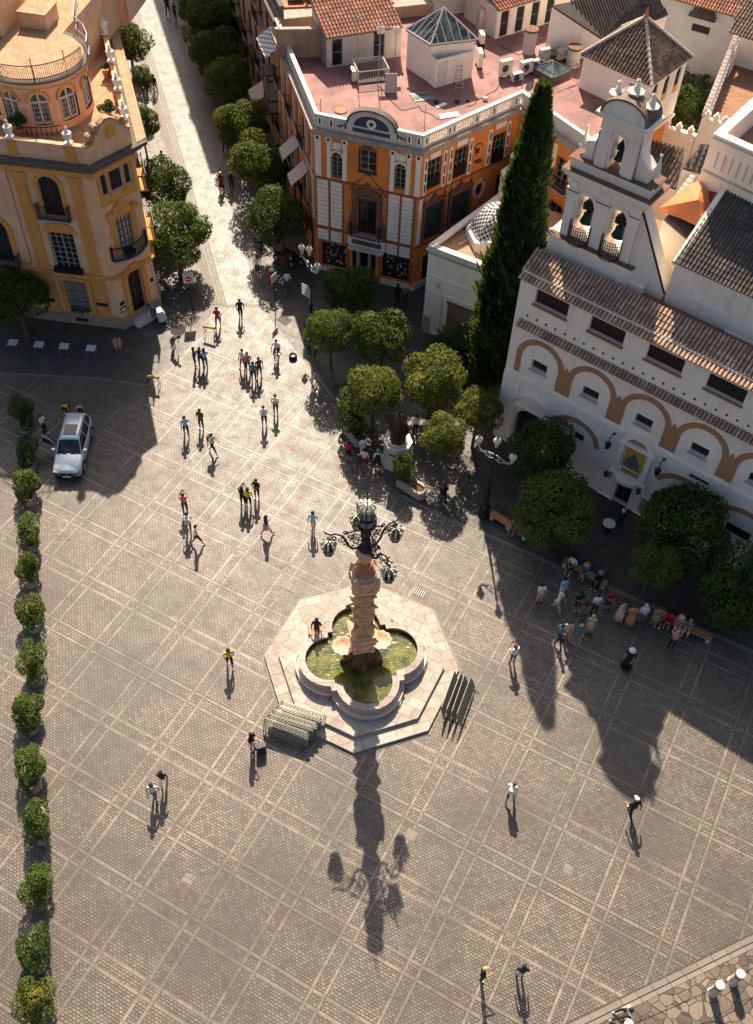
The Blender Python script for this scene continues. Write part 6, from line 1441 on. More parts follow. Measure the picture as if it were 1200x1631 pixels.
for px, py, r, z, lab in ((1108, 105, 2.4, 4.5, 'big dark garden tree between the tower and the merlon wall'), (1085, 175, 2.0, 4.5, 'dark garden tree behind the pierced screen wall'), (1125, 150, 1.8, 4.0, 'garden tree hard against the merlon wall'), (1075, 130, 2.0, 4, 'garden tree beside the orange foot of the tower')):
    tree(px, py, r, lab, 'leafdark', z, 'trees in the walled garden', name='garden_tree', zs=1.2)
# cypress
random.seed(9); V = []; F = []; HC = 22.2
def cr_(t): return 1.72*min(1, (1-t)**.62*1.12)*(1-.42*max(0, .22-t)/.22)
for i in range(23000):
    t = random.random()**.85; z = 2.3+t*(HC-2.5); a = random.uniform(0, 2*pi); lob = 1+.13*sin(3*a+z*1.1)+.09*sin(7*a-z*2.3)+.07*sin(11*a+z*3.7)
    r = cr_(t)*lob*random.uniform(.80, 1.05 if i % 14 else 1.3)+.05; p = Vector((r*cos(a), r*sin(a), z)); u = Vector((cos(a)*.38+random.gauss(0, .12), sin(a)*.38+random.gauss(0, .12), 1)).normalized()
    n_ = Vector((cos(a)+random.gauss(0, .35), sin(a)+random.gauss(0, .35), random.gauss(0, .3))).normalized(); s2 = u.cross(n_).normalized(); l = random.uniform(.28, .62); w2 = .075+.05*random.random(); b_ = len(V)
    V += [tuple(p-s2*w2), tuple(p+s2*w2), tuple(p+u*l+n_*.05), tuple(p+u*l*.5-n_*.04-s2*w2)]; F.append((b_, b_+1, b_+2, b_+3))
me = bpy.data.meshes.new('crown'); me.from_pydata(V, [], F); me.materials.append(M['cypress'])
cy = thing('cypress', 'very tall dark green cypress standing between the chapel and the church', 'tree', (7.35, 48.6, 0)); o = bpy.data.objects.new('crown', me); link(o, cy)
b = MB(); b.tube([(0, 0, -.1), (0, 0, 5), (0, 0, 12), (0, 0, 19)], [.34, .28, .18, .05], 8); obj('trunk', b, 'bark', cy)
b = MB(); b.lathe([(.55, 2.6), (1.2, 7), (1.2, 11), (.8, 16.5), (.2, 20.8)], 14); obj('inner_boughs', b, 'cypress', cy)
# shrubs and fan palms by the chapel
def fronds(name, label, px, py, z, n, l, cat='shrub', m='palm'):
    p = gp(px, py, z); t = thing(name, label, cat, (p.x, p.y, 0), group='shrubs by the chapel'); V = []; F = []; random.seed(int(px))
    for i in range(n):
        a = random.uniform(0, 2*pi); el_ = random.uniform(-.1, 1.25); d_ = Vector((cos(a)*cos(el_), sin(a)*cos(el_), sin(el_))); c = Vector((random.gauss(0, .35), random.gauss(0, .35), random.uniform(.3, z*1.1)))
        for k in range(6):
            q = d_.copy(); q.rotate(Matrix.Rotation(random.uniform(-.6, .6), 3, Vector((random.gauss(0, 1), random.gauss(0, 1), random.gauss(0, 1))).normalized())); s2 = q.orthogonal().normalized()*.045; b_ = len(V); e_ = c+q*l*random.uniform(.8, 1.15)-Vector((0, 0, .12)); V += [tuple(c+q*l*.35-s2), tuple(c+q*l*.35+s2), tuple(e_)]; F.append((b_, b_+1, b_+2))
    me = bpy.data.meshes.new('fronds'); me.from_pydata(V, [], F); me.materials.append(M[m]); o = bpy.data.objects.new('fronds', me); link(o, t); b = MB(); b.tube([(0, 0, -.05), (0, 0, z*.9)], [.16, .08], 7); obj('trunk', b, 'bark', t)
fronds('fan_palm', 'fan palm clump in front of the worn stone panel of the chapel', 722, 545, 1.8, 260, 1.25); fronds('fan_palm', 'bright green fan palm between the chapel and the cypress foot', 752, 560, 1.5, 260, 1.2); fronds('leafy_shrub', 'dark leafy shrub at the foot of the cypress', 785, 570, 1.3, 240, 1.1, m='leafdark'); fronds('leafy_shrub', 'low dark shrub beside the church corner', 762, 605, .8, 200, 1.0, m='leafdark')
# trough planters in a row on the left
BM_ = [crown(70+k, .74, .80, 3200, .105, 12, .46) for k in range(3)]
bxy = [(33, 655), (42, 715), (42, 770), (45, 843), (43, 900), (47, 970), (49, 1055), (43, 1130), (48, 1222), (57, 1305), (56, 1408), (52, 1508), (53, 1600)]
lab_ = ['in the deepest shade, farthest from the viewer', 'in shade, second from the back', 'half in shade, level with the bonnet of the silver car', 'yellow-lit, just past the edge of the big shadow', 'fifth from the back', 'sixth from the back', 'seventh, the middle one of the row', 'eighth from the back', 'ninth from the back', 'fourth from the front', 'third from the front', 'second from the front, pale trough rim well in view', 'at the bottom edge of the picture, nearest of the row']
tb0 = MB(); n_ = 20
def stadium(L_, r, k=7): return [(r*cos(radians(-90+180*i/k)), L_/2+0+0*i) for i in range(0)]+[(r*cos(radians(a)), L_/2+r*sin(radians(a))) for a in range(0, 181, 20)]+[(r*cos(radians(a)), -L_/2+r*sin(radians(a))) for a in range(180, 361, 20)]
def ringprism(mb, A_, B_, z0, z1):
    n = len(A_); V = [(p[0], p[1], z) for z in (z0, z1) for p in A_]+[(p[0], p[1], z) for z in (z0, z1) for p in B_]
    mb.add(V, [q for i in range(n) for j in ((i+1) % n,) for q in ((i, j, n+j, n+i), (2*n+i, 2*n+j, 3*n+j, 3*n+i), (n+i, n+j, 3*n+j, 3*n+i), (i, j, 2*n+j, 2*n+i))])
ringprism(tb0, stadium(1.15, .22), stadium(1.15, .31), 0, .48); ringprism(tb0, stadium(1.15, .21), stadium(1.15, .35), .482, .54)
pp_ = thing('trough_planter', '', 'planter', (0, 0, 0), group='trough planters in a row on the left'); tmsh = obj('trough', tb0, 'stonetrim', pp_).data
b = MB(); b.prism(stadium(1.15, .25), .1, .46); obj('soil', b, 'soil', pp_)
b = MB()
for k in range(5): b.tube([(0, -.3+.15*k, .4), (.1*sin(k), -.3+.15*k, 1.0)], .03, 5)
obj('stems', b, 'bark', pp_)
bu = bpy.data.objects.new('bush', BM_[0]); link(bu, pp_)
for m_ in BM_: m_.materials.append(M['leaf'])
bu.location = (0, .0, 1.06); bu.material_slots[0].link = 'OBJECT'; bu.material_slots[0].material = M['leaf']
row_a = atan2(9.9-44.3, -13.5+22.95)+pi/2
for i, (x, y) in enumerate(bxy):
    p = gp(x, y, 1.15); L_ = 'bush in a stone trough, '+lab_[i]
    o = pp_ if i == 0 else duplicate(pp_, (0, 0, 0)); o.location = (p.x, p.y, 0); o.rotation_euler = (0, 0, row_a+.04*sin(i*3)); o['label'] = L_
    for c in o.children:
        if c.name.startswith('bush'): c.data = BM_[i % 3]; c.scale = [(1.02, 1.55, 1.34), (.92, 1.68, 1.2), (1.12, 1.42, 1.42), (1.0, 1.6, 1.28), (.96, 1.45, 1.46)][i % 5]; c.rotation_euler = (0, 0, pi*(i % 2)+.12*sin(i*5)); c.material_slots[0].link = 'OBJECT'; c.material_slots[0].material = M['leafdark' if i in (0, 1, 11) else ('leafsun' if i in (3, 12) else 'leaf')]  # dark and sunlit leaf copies stand in for shade and sun
for x, y, lab, a, m_ in ((563, 680, 'clipped dark bush in a curved stone trough left of the statue', .6, 'leafdark'), (656, 765, 'long pale trough with red soil under the bright orange tree', .9, 'leaf')):
    p = gp(x, y, .9); o = duplicate(pp_, (p.x, p.y, 0), a, lab, 1.25, group='larger troughs by the statue')
    for c in o.children:
        if c.name.startswith('bush'):
            c.material_slots[0].material = M[m_]
            if m_ == 'leaf': c.location = (0, .5, 1.15); c.scale = (.85, .8, 1.3)
# potted plants on the mansion roof
for x, y, z, r, lab in ((168, 98, ZC, .32, 'leafy bush in a terracotta pot on the mansion roof, left of the urn row'), (172, 170, ZC, .6, 'loose green bush in a pot behind the curved gable'), (148, 42, ZC, .55, 'green pot plant by the brown roof doors'), (5, 160, ZC, .65, 'small tree in a pot at the left of the round pavilion'), (30, 190, ZC, .6, 'dark bush by the pavilion bench')):
    p = gp(x, y+12, z+.6); t = thing('potted_plant', lab, 'pot plant', (p.x, p.y, z), group='pot plants on the mansion roof'); b = MB(); b.lathe([(.16, 0), (.26, .45), (.3, .5), (.26, .52), (.05, .45)], 12); obj('pot', b, 'terracotta', t, smooth=True)
    c = bpy.data.objects.new('bush', BM_[1]); link(c, t); c.location = (0, 0, .5+r); c.scale = (r/.78,)*3; c.material_slots[0].link = 'OBJECT'; c.material_slots[0].material = M['leafdark']
# ------------------------------------------------------------ people
SKIN = (.42, .24, .16); SK2 = (.25, .14, .09)
def fingers(w, e, side):
    """palm, four fingers and a thumb beyond the wrist w, coming from the elbow e"""
    d = (w-e).normalized(); x = d.cross(Vector((0, 1, 0))); x = x.normalized() if x.length > .2 else Vector((1, 0, 0)); y = d.cross(x); P = w+d*.075; out = [('palm', P, .028)]
    for k in range(4):
        o = (k-1.5)*.019; L_ = (.055, .065, .062, .045)[k]; a = P+d*.035+x*o; b = a+(d*.9+y*.35).normalized()*L_
        out.append(('f%d' % k, a, .0095, b, .0075))
    a = w+d*.04+x*.035*side; out.append(('th', a, .011, a+(d+x*.5*side).normalized()*.04, .009)); return out
POSES = {}
def person_mesh(key, J):
    V = []; E = []; R = []; seg = []
    def add(p, r, par=None, lab=0):
        V.append(tuple(p)); R.append(r); i = len(V)-1
        if par is not None: E.append((par, i)); seg.append((Vector(V[par]), Vector(p), lab, (R[par]+r)/2))
        return i
    v = Vector
    pel = add(J['pel'], .125); wa = add(J['waist'], .115, pel, 3); chest = add(J['chest'], .145, wa, 1); nb = add(J['nb'], .068, chest, 1); hb = add(J['hb'], .060, nb, 0); hm = add(J['hm'], .092, hb, 0); ht = add(J['ht'], .066, hm, 0)
    for s_, S_ in ((-1, 'L'), (1, 'R')):
        sh = add(J['sh'+S_], .062, chest, 1); el = add(J['el'+S_], .042, sh, 1); wr = add(J['wr'+S_], .028, el, 2)
        fg = fingers(v(J['wr'+S_]), v(J['el'+S_]), -s_); pm = add(fg[0][1], .027, wr, 0)
        for f in fg[1:5]: a = add(f[1], f[2], pm, 0); add(f[3], f[4], a, 0)
        a = add(fg[5][1], fg[5][2], wr, 0); add(fg[5][3], fg[5][4], a, 0)
        hp = add(J['hp'+S_], .095, pel, 3); kn = add(J['kn'+S_], .066, hp, 3); an = add(J['an'+S_], .042, kn, 4); add(J['to'+S_], .036, an, 5)
    me = bpy.data.meshes.new('skel'); me.from_pydata(V, E, []); o = bpy.data.objects.new('skel', me); COL.objects.link(o)
    sk = o.modifiers.new('s', 'SKIN'); sk.use_smooth_shade = True
    for i, d in enumerate(me.skin_vertices[0].data): d.radius = (R[i], R[i]); d.use_root = (i == 0)
    o.modifiers.new('u', 'SUBSURF').levels = 1
    dg = bpy.context.evaluated_depsgraph_get(); m2 = bpy.data.meshes.new_from_object(o.evaluated_get(dg)); bpy.data.objects.remove(o); m2.name = 'body'
    m2.materials.clear()
    for k in range(6): m2.materials.append(plain(SKIN))
    for p in m2.polygons:
        c = p.center; best = None
        for a, b, lab, r in seg:
            ab = b-a; t = max(0, min(1, (c-a).dot(ab)/max(ab.length_squared, 1e-6))); q = (c-(a+ab*t)).length-r
            if best is None or q < best[0]: best = (q, lab)
        p.material_index = best[1]; p.use_smooth = True
    POSES[key] = (m2, J); return m2
def J_(lean=0, **kw):
    """upright skeleton facing -y; lean bends the trunk forward (radians)"""
    hip = Vector((0, 0, .93)); 
    def L(p): q = Vector(p)-hip; q.rotate(Matrix.Rotation(lean, 3, 'X')); return hip+q
    J = dict(pel=(0, 0, .95), waist=L((0, -.0, 1.08)), chest=L((0, 0, 1.31)), nb=L((0, .005, 1.46)), hb=L((0, 0, 1.53)), hm=L((0, -.018, 1.615)), ht=L((0, -.005, 1.69)))
    for s_, S_ in ((-1, 'L'), (1, 'R')):
        J['sh'+S_] = L((s_*.175, 0, 1.40)); J['el'+S_] = L((s_*.235, .03, 1.14)); J['wr'+S_] = L((s_*.25, -.05, .90))
        J['hp'+S_] = (s_*.095, 0, .88); J['kn'+S_] = (s_*.105, -.015, .48); J['an'+S_] = (s_*.11, .015, .075); J['to'+S_] = (s_*.125, -.15, .04)
    for k, q in kw.items(): J[k] = L(q[1:]) if q[0] == 'L' else q
    return J
person_mesh('stand', J_())
person_mesh('stand2', J_(knL=(-.16, -.06, .48), anL=(-.19, -.03, .075), toL=(-.22, -.19, .04), wrR=('L', .2, -.2, .98), elR=('L', .27, .02, 1.14)))
person_mesh('phone', J_(elR=('L', .22, -.05, 1.14), wrR=('L', .10, -.28, 1.22), elL=('L', -.22, -.05, 1.14), wrL=('L', -.10, -.28, 1.20)))
person_mesh('photo', J_(elR=('L', .26, -.17, 1.28), wrR=('L', .09, -.30, 1.52), elL=('L', -.26, -.17, 1.28), wrL=('L', -.09, -.30, 1.50)))
person_mesh('crossed', J_(elR=('L', .25, -.06, 1.15), wrR=('L', -.02, -.2, 1.16), elL=('L', -.25, -.06, 1.15), wrL=('L', .02, -.24, 1.12)))
person_mesh('walk', J_(.05, knL=(-.10, -.20, .50), anL=(-.10, -.30, .10), toL=(-.10, -.45, .08), knR=(.10, .08, .47), anR=(.10, .33, .12), toR=(.10, .24, .03), elL=('L', -.24, .12, 1.16), wrL=('L', -.25, .15, .92), elR=('L', .24, -.06, 1.15), wrR=('L', .23, -.25, .98)))
person_mesh('walk2', J_(.04, knR=(.10, -.14, .49), anR=(.10, -.18, .09), toR=(.10, -.34, .05), knL=(-.10, .05, .47), anL=(-.10, .22, .10), toL=(-.10, .1, .03), elL=('L', -.25, -.02, 1.14), wrL=('L', -.18, -.22, 1.05), elR=('L', .25, .1, 1.15), wrR=('L', .25, .1, .9)))
person_mesh('bend', J_(1.05, elR=('L', .24, -.18, 1.2), wrR=('L', .2, -.4, 1.1), elL=('L', -.24, -.18, 1.2), wrL=('L', -.2, -.4, 1.1)))
person_mesh('lean', J_(.55, elR=('L', .24, -.18, 1.2), wrR=('L', .2, -.38, 1.1), elL=('L', -.24, -.18, 1.2), wrL=('L', -.2, -.38, 1.1)))
person_mesh('reach', J_(.08, elR=('L', .40, -.08, 1.32), wrR=('L', .62, -.14, 1.2)))
def sitJ(dz=-.43, **kw):
    J = J_(.12); J2 = {}
    for k, q in J.items():
        q = Vector(q)
        if k[:2] in ('kn', 'an', 'to'): continue
        J2[k] = q+Vector((0, 0, dz))
    for s_, S_ in ((-1, 'L'), (1, 'R')):
        J2['hp'+S_] = Vector((s_*.1, -.02, .50)); J2['kn'+S_] = Vector((s_*.13, -.42, .50)); J2['an'+S_] = Vector((s_*.12, -.46, .08)); J2['to'+S_] = Vector((s_*.13, -.61, .04)); J2['wr'+S_] = Vector((s_*.10, -.33, .64)); J2['el'+S_] = Vector((s_*.24, -.10, .72))
    J2.update(kw); return J2
person_mesh('sit', sitJ())
person_mesh('ride', sitJ(-.02, hpL=Vector((-.1, -.02, .92)), hpR=Vector((.1, -.02, .92)), knL=Vector((-.12, -.36, .72)), anL=Vector((-.12, -.22, .32)), toL=Vector((-.12, -.38, .30)), knR=Vector((.12, -.30, .58)), anR=Vector((.12, -.16, .17)), toR=Vector((.12, -.32, .13)), elL=Vector((-.28, -.22, 1.14)), elR=Vector((.28, -.22, 1.14)), wrL=Vector((-.24, -.45, 1.02)), wrR=Vector((.24, -.45, 1.02))))
def cap_mesh(long=0):
    b = MB(); n = 12; R_ = [(.002, .118), (.045, .112), (.08, .088), (.102, .045), (.106, .0), (.098, -.04)]
    for i in range(len(R_)-1):
        for k in range(n):
            a0, a1 = 2*pi*k/n, 2*pi*(k+1)/n
            front = -sin((a0+a1)/2)
            if i >= 3 and front > .45: continue
            b.add([(R_[i][0]*cos(a0), R_[i][0]*sin(a0)*1.1+.012, R_[i][1]), (R_[i][0]*cos(a1), R_[i][0]*sin(a1)*1.1+.012, R_[i][1]), (R_[i+1][0]*cos(a1), R_[i+1][0]*sin(a1)*1.1+.012, R_[i+1][1]), (R_[i+1][0]*cos(a0), R_[i+1][0]*sin(a0)*1.1+.012, R_[i+1][1])], [(0, 1, 2, 3)])
    if long: b.lathe([(.02, -.30*long), (.07, -.27*long), (.095, -.12), (.10, .0), (.09, .06)], 10, (0, .045, 0), sx=1, sy=.62)
    o = obj('hair', b, 'black', None, smooth=True); m = o.data; bpy.data.objects.remove(o); return m
def mk(name, b, m='black', smooth=True):
    o = obj(name, b, m, None, smooth=smooth); q = o.data; bpy.data.objects.remove(o); return q
HAIR = {'s': cap_mesh(), 'l': cap_mesh(1), 'm': cap_mesh(.6)}
HATS = {'hat': mk('hat', MB().lathe([(.03, .03), (.185, .025), (.19, .035), (.105, .05), (.098, .12), (.06, .145), (.01, .147)], 14)), 'cap': mk('cap', MB().lathe([(.108, .03), (.112, .05), (.098, .10), (.055, .135), (.01, .142)], 12).box(-.06, .06, -.19, -.09, .035, .05))}
def skirt_mesh(z0, r0, r1):
    return mk('skirt', MB().lathe([(.135, 1.12), (.155, 1.0), ((r1+.15)/2, (1.0+z0)/2), (r1, z0), (r1-.02, z0+.01), (.1, .98)], 18, wob=lambda t, z: 1+.05*sin(6*t)*(1.1-z)))
SKIRTS = {'short': skirt_mesh(.62, .16, .20), 'knee': skirt_mesh(.48, .16, .24), 'long': skirt_mesh(.10, .16, .30), 'shorts': None}
BAG = mk('backpack', MB().prism([(-.13, .12), (.13, .12), (.15, .18), (.12, .27), (-.12, .27), (-.15, .18)], 1.06, 1.44).tube([(-.1, .12, 1.42), (-.11, -.12, 1.4), (-.11, -.15, 1.25), (-.11, .12, 1.1)], .02, 4).tube([(.1, .12, 1.42), (.11, -.12, 1.4), (.11, -.15, 1.25), (.11, .12, 1.1)], .02, 4), smooth=False)
HBAG = mk('handbag', MB().prism([(.24, -.1), (.36, -.1), (.36, .12), (.24, .12)], .78, 1.0).tube([(.3, .0, 1.0), (.2, .0, 1.3), (.14, .0, 1.43)], .012, 4), smooth=False)
PHONE = mk('phone', MB().box(-.04, .04, -.36, -.35, 1.48, 1.63), smooth=False)
def hexc(s): return tuple(((int(s[i:i+2], 16)/255)**2.2) for i in (0, 2, 4))
CO = dict(w=hexc('e6e2da'), k=hexc('1b1b1e'), r=hexc('b3222c'), b=hexc('3f6f96'), lb=hexc('9dbfd2'), n=hexc('28324a'), y=hexc('d9c431'), o=hexc('e08a1e'), g=hexc('20402f'), p=hexc('c78a8e'), be=hexc('c9b294'), kh=hexc('94856a'), gy=hexc('75767a'), br=hexc('5d3b2a'), mu=hexc('c96f6a'), te=hexc('3d7f86'), pk=hexc('e3b9a8'), je=hexc('46566e'), s=SKIN, d=SK2, bl=hexc('c9a66a'), wh=hexc('cfcac2'), re=hexc('8c1f2a'), tn=hexc('c98f5c'))
def person(px, py, face, pose, shirt, arm, leg, calf, hair, label, z=0.0, hat=None, skirt=None, bag=None, sc_=1.0, group=None, skin='s', long='s', xy=None, extra=None):
    p = Vector((xy[0], xy[1], z)) if xy else gp(px, py, z); t = thing('person', label, 'person', (p.x, p.y, z), rz=radians(face), group=group); t.scale = (sc_*1.06,)*3
    me, J = POSES[pose]; o = bpy.data.objects.new('body', me); link(o, t)
    for i, c in enumerate((skin, shirt, arm, leg, calf, 'k' if leg != 'k' else 'w')):
        o.material_slots[i].link = 'OBJECT'; o.material_slots[i].material = plain(CO[c] if c != 's' else CO[skin])
    hm = Vector(J['hm']); up = (Vector(J['ht'])-Vector(J['hb'])).normalized(); rot = Vector((0, -.0, 1)).rotation_difference(up)
    def child(name, data, col, head=True, mat_=None):
        c = bpy.data.objects.new(name, data); link(c, t); c.material_slots[0].link = 'OBJECT'; c.material_slots[0].material = mat_ or plain(CO[col])
        if head: c.location = hm; c.rotation_mode = 'QUATERNION'; c.rotation_quaternion = rot
        return c
    child('hair', HAIR[long], hair)
    if hat: child('hat', HATS[hat[0]], hat[1])
    if skirt: child('skirt', SKIRTS[skirt[0]], skirt[1], False)
    if bag: child('backpack' if bag[0] == 'pack' else 'handbag', BAG if bag[0] == 'pack' else HBAG, bag[1], False)
    if pose == 'photo': child('phone', PHONE, 'k', False)
    return t
G1 = 'people crossing the square'; G2 = 'people waiting in the shade on the right'; G3 = 'people in the street and by the shops'
P_ = person
# street
P_(354, 305, 0, 'walk', 're', 's', 're', 's', 'wh', 'white-haired person in a dark red dress walking down the street', skirt=('knee', 're'), group=G3, long='m')
P_(370, 304, 10, 'walk2', 'n', 'n', 'n', 'n', 'wh', 'person in dark blue beside the white-haired one in the red dress', group=G3)
P_(359.5, 241, 170, 'walk', 'k', 'k', 'k', 'k', 'k', 'person all in black on the shaded pavement beside the street trees', group=G3)
P_(235, 150, 170, 'walk2', 'k', 's', 'n', 'n', 'k', 'dark silhouetted walker on the sunny pavement, left of two', group=G3)
P_(248, 149, 160, 'stand2', 'k', 'k', 'gy', 'gy', 'k', 'dark silhouetted walker on the sunny pavement, right of two', group=G3)
P_(261, 272, 180, 'walk', 'k', 's', 'k', 's', 'k', 'dark figure half hidden by the mansion side street trees', group=G3)
P_(268, 24, 180, 'walk', 'k', 'k', 'k', 'k', 'k', 'dark walker far up the street, left of two at the top edge', group=G3)
P_(280, 34, 180, 'walk2', 'g', 'k', 'k', 'k', 'k', 'dark walker far up the street, right of two at the top edge', group=G3)
P_(411, 439, 0, 'walk2', 'w', 's', 'k', 'k', 'k', 'man in a white shirt and black trousers walking down the street', group=G3)
P_(434, 460, 20, 'stand2', 'r', 's', 'r', 's', 'k', 'person in red with a pale sun hat behind the thin sign pole', hat=('hat', 'pk'), group=G3)
P_(458, 464, 200, 'walk', 'w', 's', 'je', 'je', 'k', 'person in a white shirt and jeans in the shade by the street lamp', group=G3)
P_(384, 508, 0, 'walk2', 'k', 's', 'k', 's', 'k', 'person in black shirt and shorts entering the square from the street', group=G1)
P_(348, 522, 180, 'walk', 'r', 'r', 'gy', 's', 'k', 'person in a red top walking away beside the small barrier', group=G1)
P_(246, 509, -20, 'lean', 'b', 'b', 'n', 'n', 'k', 'person in blue bending over a white cart by the mansion door', group=G3)
P_(190, 560, 20, 'lean', 'p', 's', 'be', 's', 'br', 'person in pink and pale clothes in the shade below the mansion wall', group=G3)
P_(276, 556, 70, 'bend', 'g', 's', 'gy', 's', 'k', 'person in a dark top bending down by the manhole', group=G3)
# centre
P_(311.7, 585, 100, 'stand', 'br', 's', 'k', 'k', 'k', 'dark-haired person left of the three standing close together', group=G1, long='l')
P_(321, 585, 180, 'stand2', 'k', 's', 'k', 'k', 'br', 'middle one of the three standing close together, in black', group=G1)
P_(328, 587, 200, 'crossed', 'lb', 's', 'n', 'n', 'k', 'person in pale blue, right of the three standing close together', group=G1, long='l')
P_(388, 588, -20, 'stand2', 'w', 's', 'kh', 's', 'k', 'person in white shirt and khaki shorts in the group near the cyclist', group=G1)
P_(396, 593, 10, 'crossed', 'mu', 's', 'n', 's', 'k', 'person in a salmon top in the group near the cyclist', group=G1)
P_(405, 608, 180, 'stand', 'te', 's', 'n', 's', 'k', 'person in teal with their back turned in the group near the cyclist', group=G1)
P_(414, 601, 30, 'stand2', 'br', 's', 'br', 's', 'k', 'person in dark brown at the right of the group near the cyclist', group=G1)
P_(440, 660, -10, 'crossed', 'w', 's', 'k', 's', 'k', 'person in white shirt and black shorts, right of two standing apart', group=G1)
P_(421.7, 678, 10, 'phone', 'w', 's', 'k', 's', 'k', 'person in white with black shorts looking at a phone, left of two', group=G1)
P_(321.7, 683, -15, 'phone', 'br', 's', 'k', 'k', 'k', 'slim person in dark clothes holding something up, near the shadow edge', group=G1)
P_(298, 695, 200, 'walk2', 'lb', 's', 'k', 's', 'k', 'person in pale blue shirt and black shorts striding, near the shadow edge', group=G1)
P_(340, 722, 70, 'walk', 'w', 's', 'k', 's', 'k', 'person in white with a black bag walking right', bag=('pack', 'k'), group=G1)
P_(410, 794, -15, 'crossed', 'k', 's', 'k', 's', 'k', 'tall person in a black shirt with folded arms', group=G1)
P_(397, 808, 180, 'stand', 'y', 's', 'k', 's', 'k', 'person in a bright yellow top with their back turned', group=G1, long='m')
P_(388, 806, 170, 'photo', 'k', 's', 'k', 'k', 'k', 'person in dark clothes holding a phone up beside the yellow top', group=G1)
P_(425, 852, 120, 'walk', 'g', 's', 'pk', 's', 'k', 'person in a dark green top and pale skirt twisting round', skirt=('short', 'pk'), group=G1, long='m')
P_(499, 846, 170, 'walk2', 'lb', 's', 'be', 'be', 'k', 'person in a light blue shirt and beige trousers left of the big lamp', group=G1)
P_(296, 817, 190, 'photo', 'mu', 's', 'k', 'k', 'k', 'person in a raspberry top taking a photograph', group=G1)
P_(302, 848, 190, 'walk2', 'w', 's', 'r', 's', 'k', 'person in white with a pale backpack, upper of a pair', bag=('pack', 'wh'), group=G1)
P_(315, 867, 110, 'walk', 'w', 's', 'k', 's', 'k', 'person in white and black shorts striding, lower of a pair', group=G1)
P_(367, 1061, 20, 'walk2', 'y', 's', 'k', 's', 'k', 'lone person in a mustard yellow top left of the fountain', group=G1, long='l')
P_(248, 1273, 0, 'walk2', 'w', 's', 'gy', 's', 'k', 'person in white, left of a couple at the lower left', group=G1)
P_(263, 1253, 10, 'walk', 'k', 's', 'w', 's', 'k', 'person in a black top with a pale waist band, right of the couple', group=G1)
P_(403, 1194, 60, 'phone', 'k', 's', 'pk', 's', 'k', 'person in black with a suitcase beside the stacked barriers', group=G1, long='m')
P_(812, 1273, 160, 'walk', 'w', 'w', 'br', 's', 'br', 'person in white with a white backpack outlined in black, right of the fountain', bag=('pack', 'w'), group=G1)
P_(1003, 1299, 200, 'walk', 'k', 's', 'k', 'k', 'k', 'person in a dark shirt and white cap striding at the lower right', hat=('cap', 'w'), group=G1, sc_=1.05)
P_(766, 1560, 90, 'phone', 'k', 's', 'k', 'k', 'bl', 'person with light hair in dark clothes at the bottom, left of two', group=G1, long='m')
P_(827, 1557, 180, 'stand', 'n', 'n', 'w', 'k', 'k', 'person in navy with pale hem at the bottom, right of two', group=G1)
P_(815.5, 1057, 200, 'photo', 'w', 's', 'gy', 's', 'k', 'person in white holding a phone, at the tip of the shade', group=G1)
P_(505, 1015, 170, 'walk2', 'k', 's', 'k', 'k', 'k', 'person in black standing on the fountain step', z=.36, group=G1)
# by the statue
P_(555, 733, 150, 'stand', 'r', 's', 'k', 's', 'k', 'person in a red top by the curved trough left of the statue', group=G3, long='m')
P_(571, 756, 190, 'walk2', 'n', 's', 'je', 's', 'k', 'person in navy top and denim shorts in front of the trough', group=G3)
P_(578, 728, 10, 'phone', 'w', 's', 'w', 's', 'k', 'person in a white shirt with head bent beside the trough', group=G3)
P_(580, 746, 170, 'stand2', 'w', 's', 're', 's', 'k', 'person in white top and dark red shorts by the statue', group=G3)
P_(601, 748, 185, 'stand', 'w', 's', 'k', 's', 'te', 'person in a teal cap with a black backpack by the statue', hat=('cap', 'te'), bag=('pack', 'k'), group=G3)
P_(661, 692, 200, 'stand', 'wh', 's', 'k', 'k', 'k', 'person in a striped top behind the statue', group=G3)
P_(550, 641, 100, 'stand', 're', 's', 'k', 'k', 'k', 'dark red figure half hidden by the sunlit orange tree', group=G3)
P_(706, 803, 200, 'walk2', 'k', 's', 'k', 'k', 'k', 'person in black in the dappled shade right of the long trough', group=G3)
P_(633, 484, 180, 'stand', 'k', 'k', 'k', 'k', 'k', 'person in black outside the shop window of the orange house', group=G3)
P_(645, 486, 180, 'stand', 'gy', 's', 'k', 'k', 'bl', 'person in a pale hat outside the orange house shop window', hat=('hat', 'be'), group=G3)
P_(501, 611, 90, 'walk', 'w', 's', 'pk', 's', 'br', 'child in white top and pink shorts by the tree pit', sc_=.68, group=G3)
P_(502, 572, 90, 'lean', 'w', 's', 'k', 'k', 'k', 'person in pale top leaning by the motorbike under the trees', group=G3)
P_(984, 843, 180, 'stand', 'k', 'k', 'k', 'k', 'be', 'dark figure beside the white round table in front of the church', hat=('cap', 'w'), group=G2)
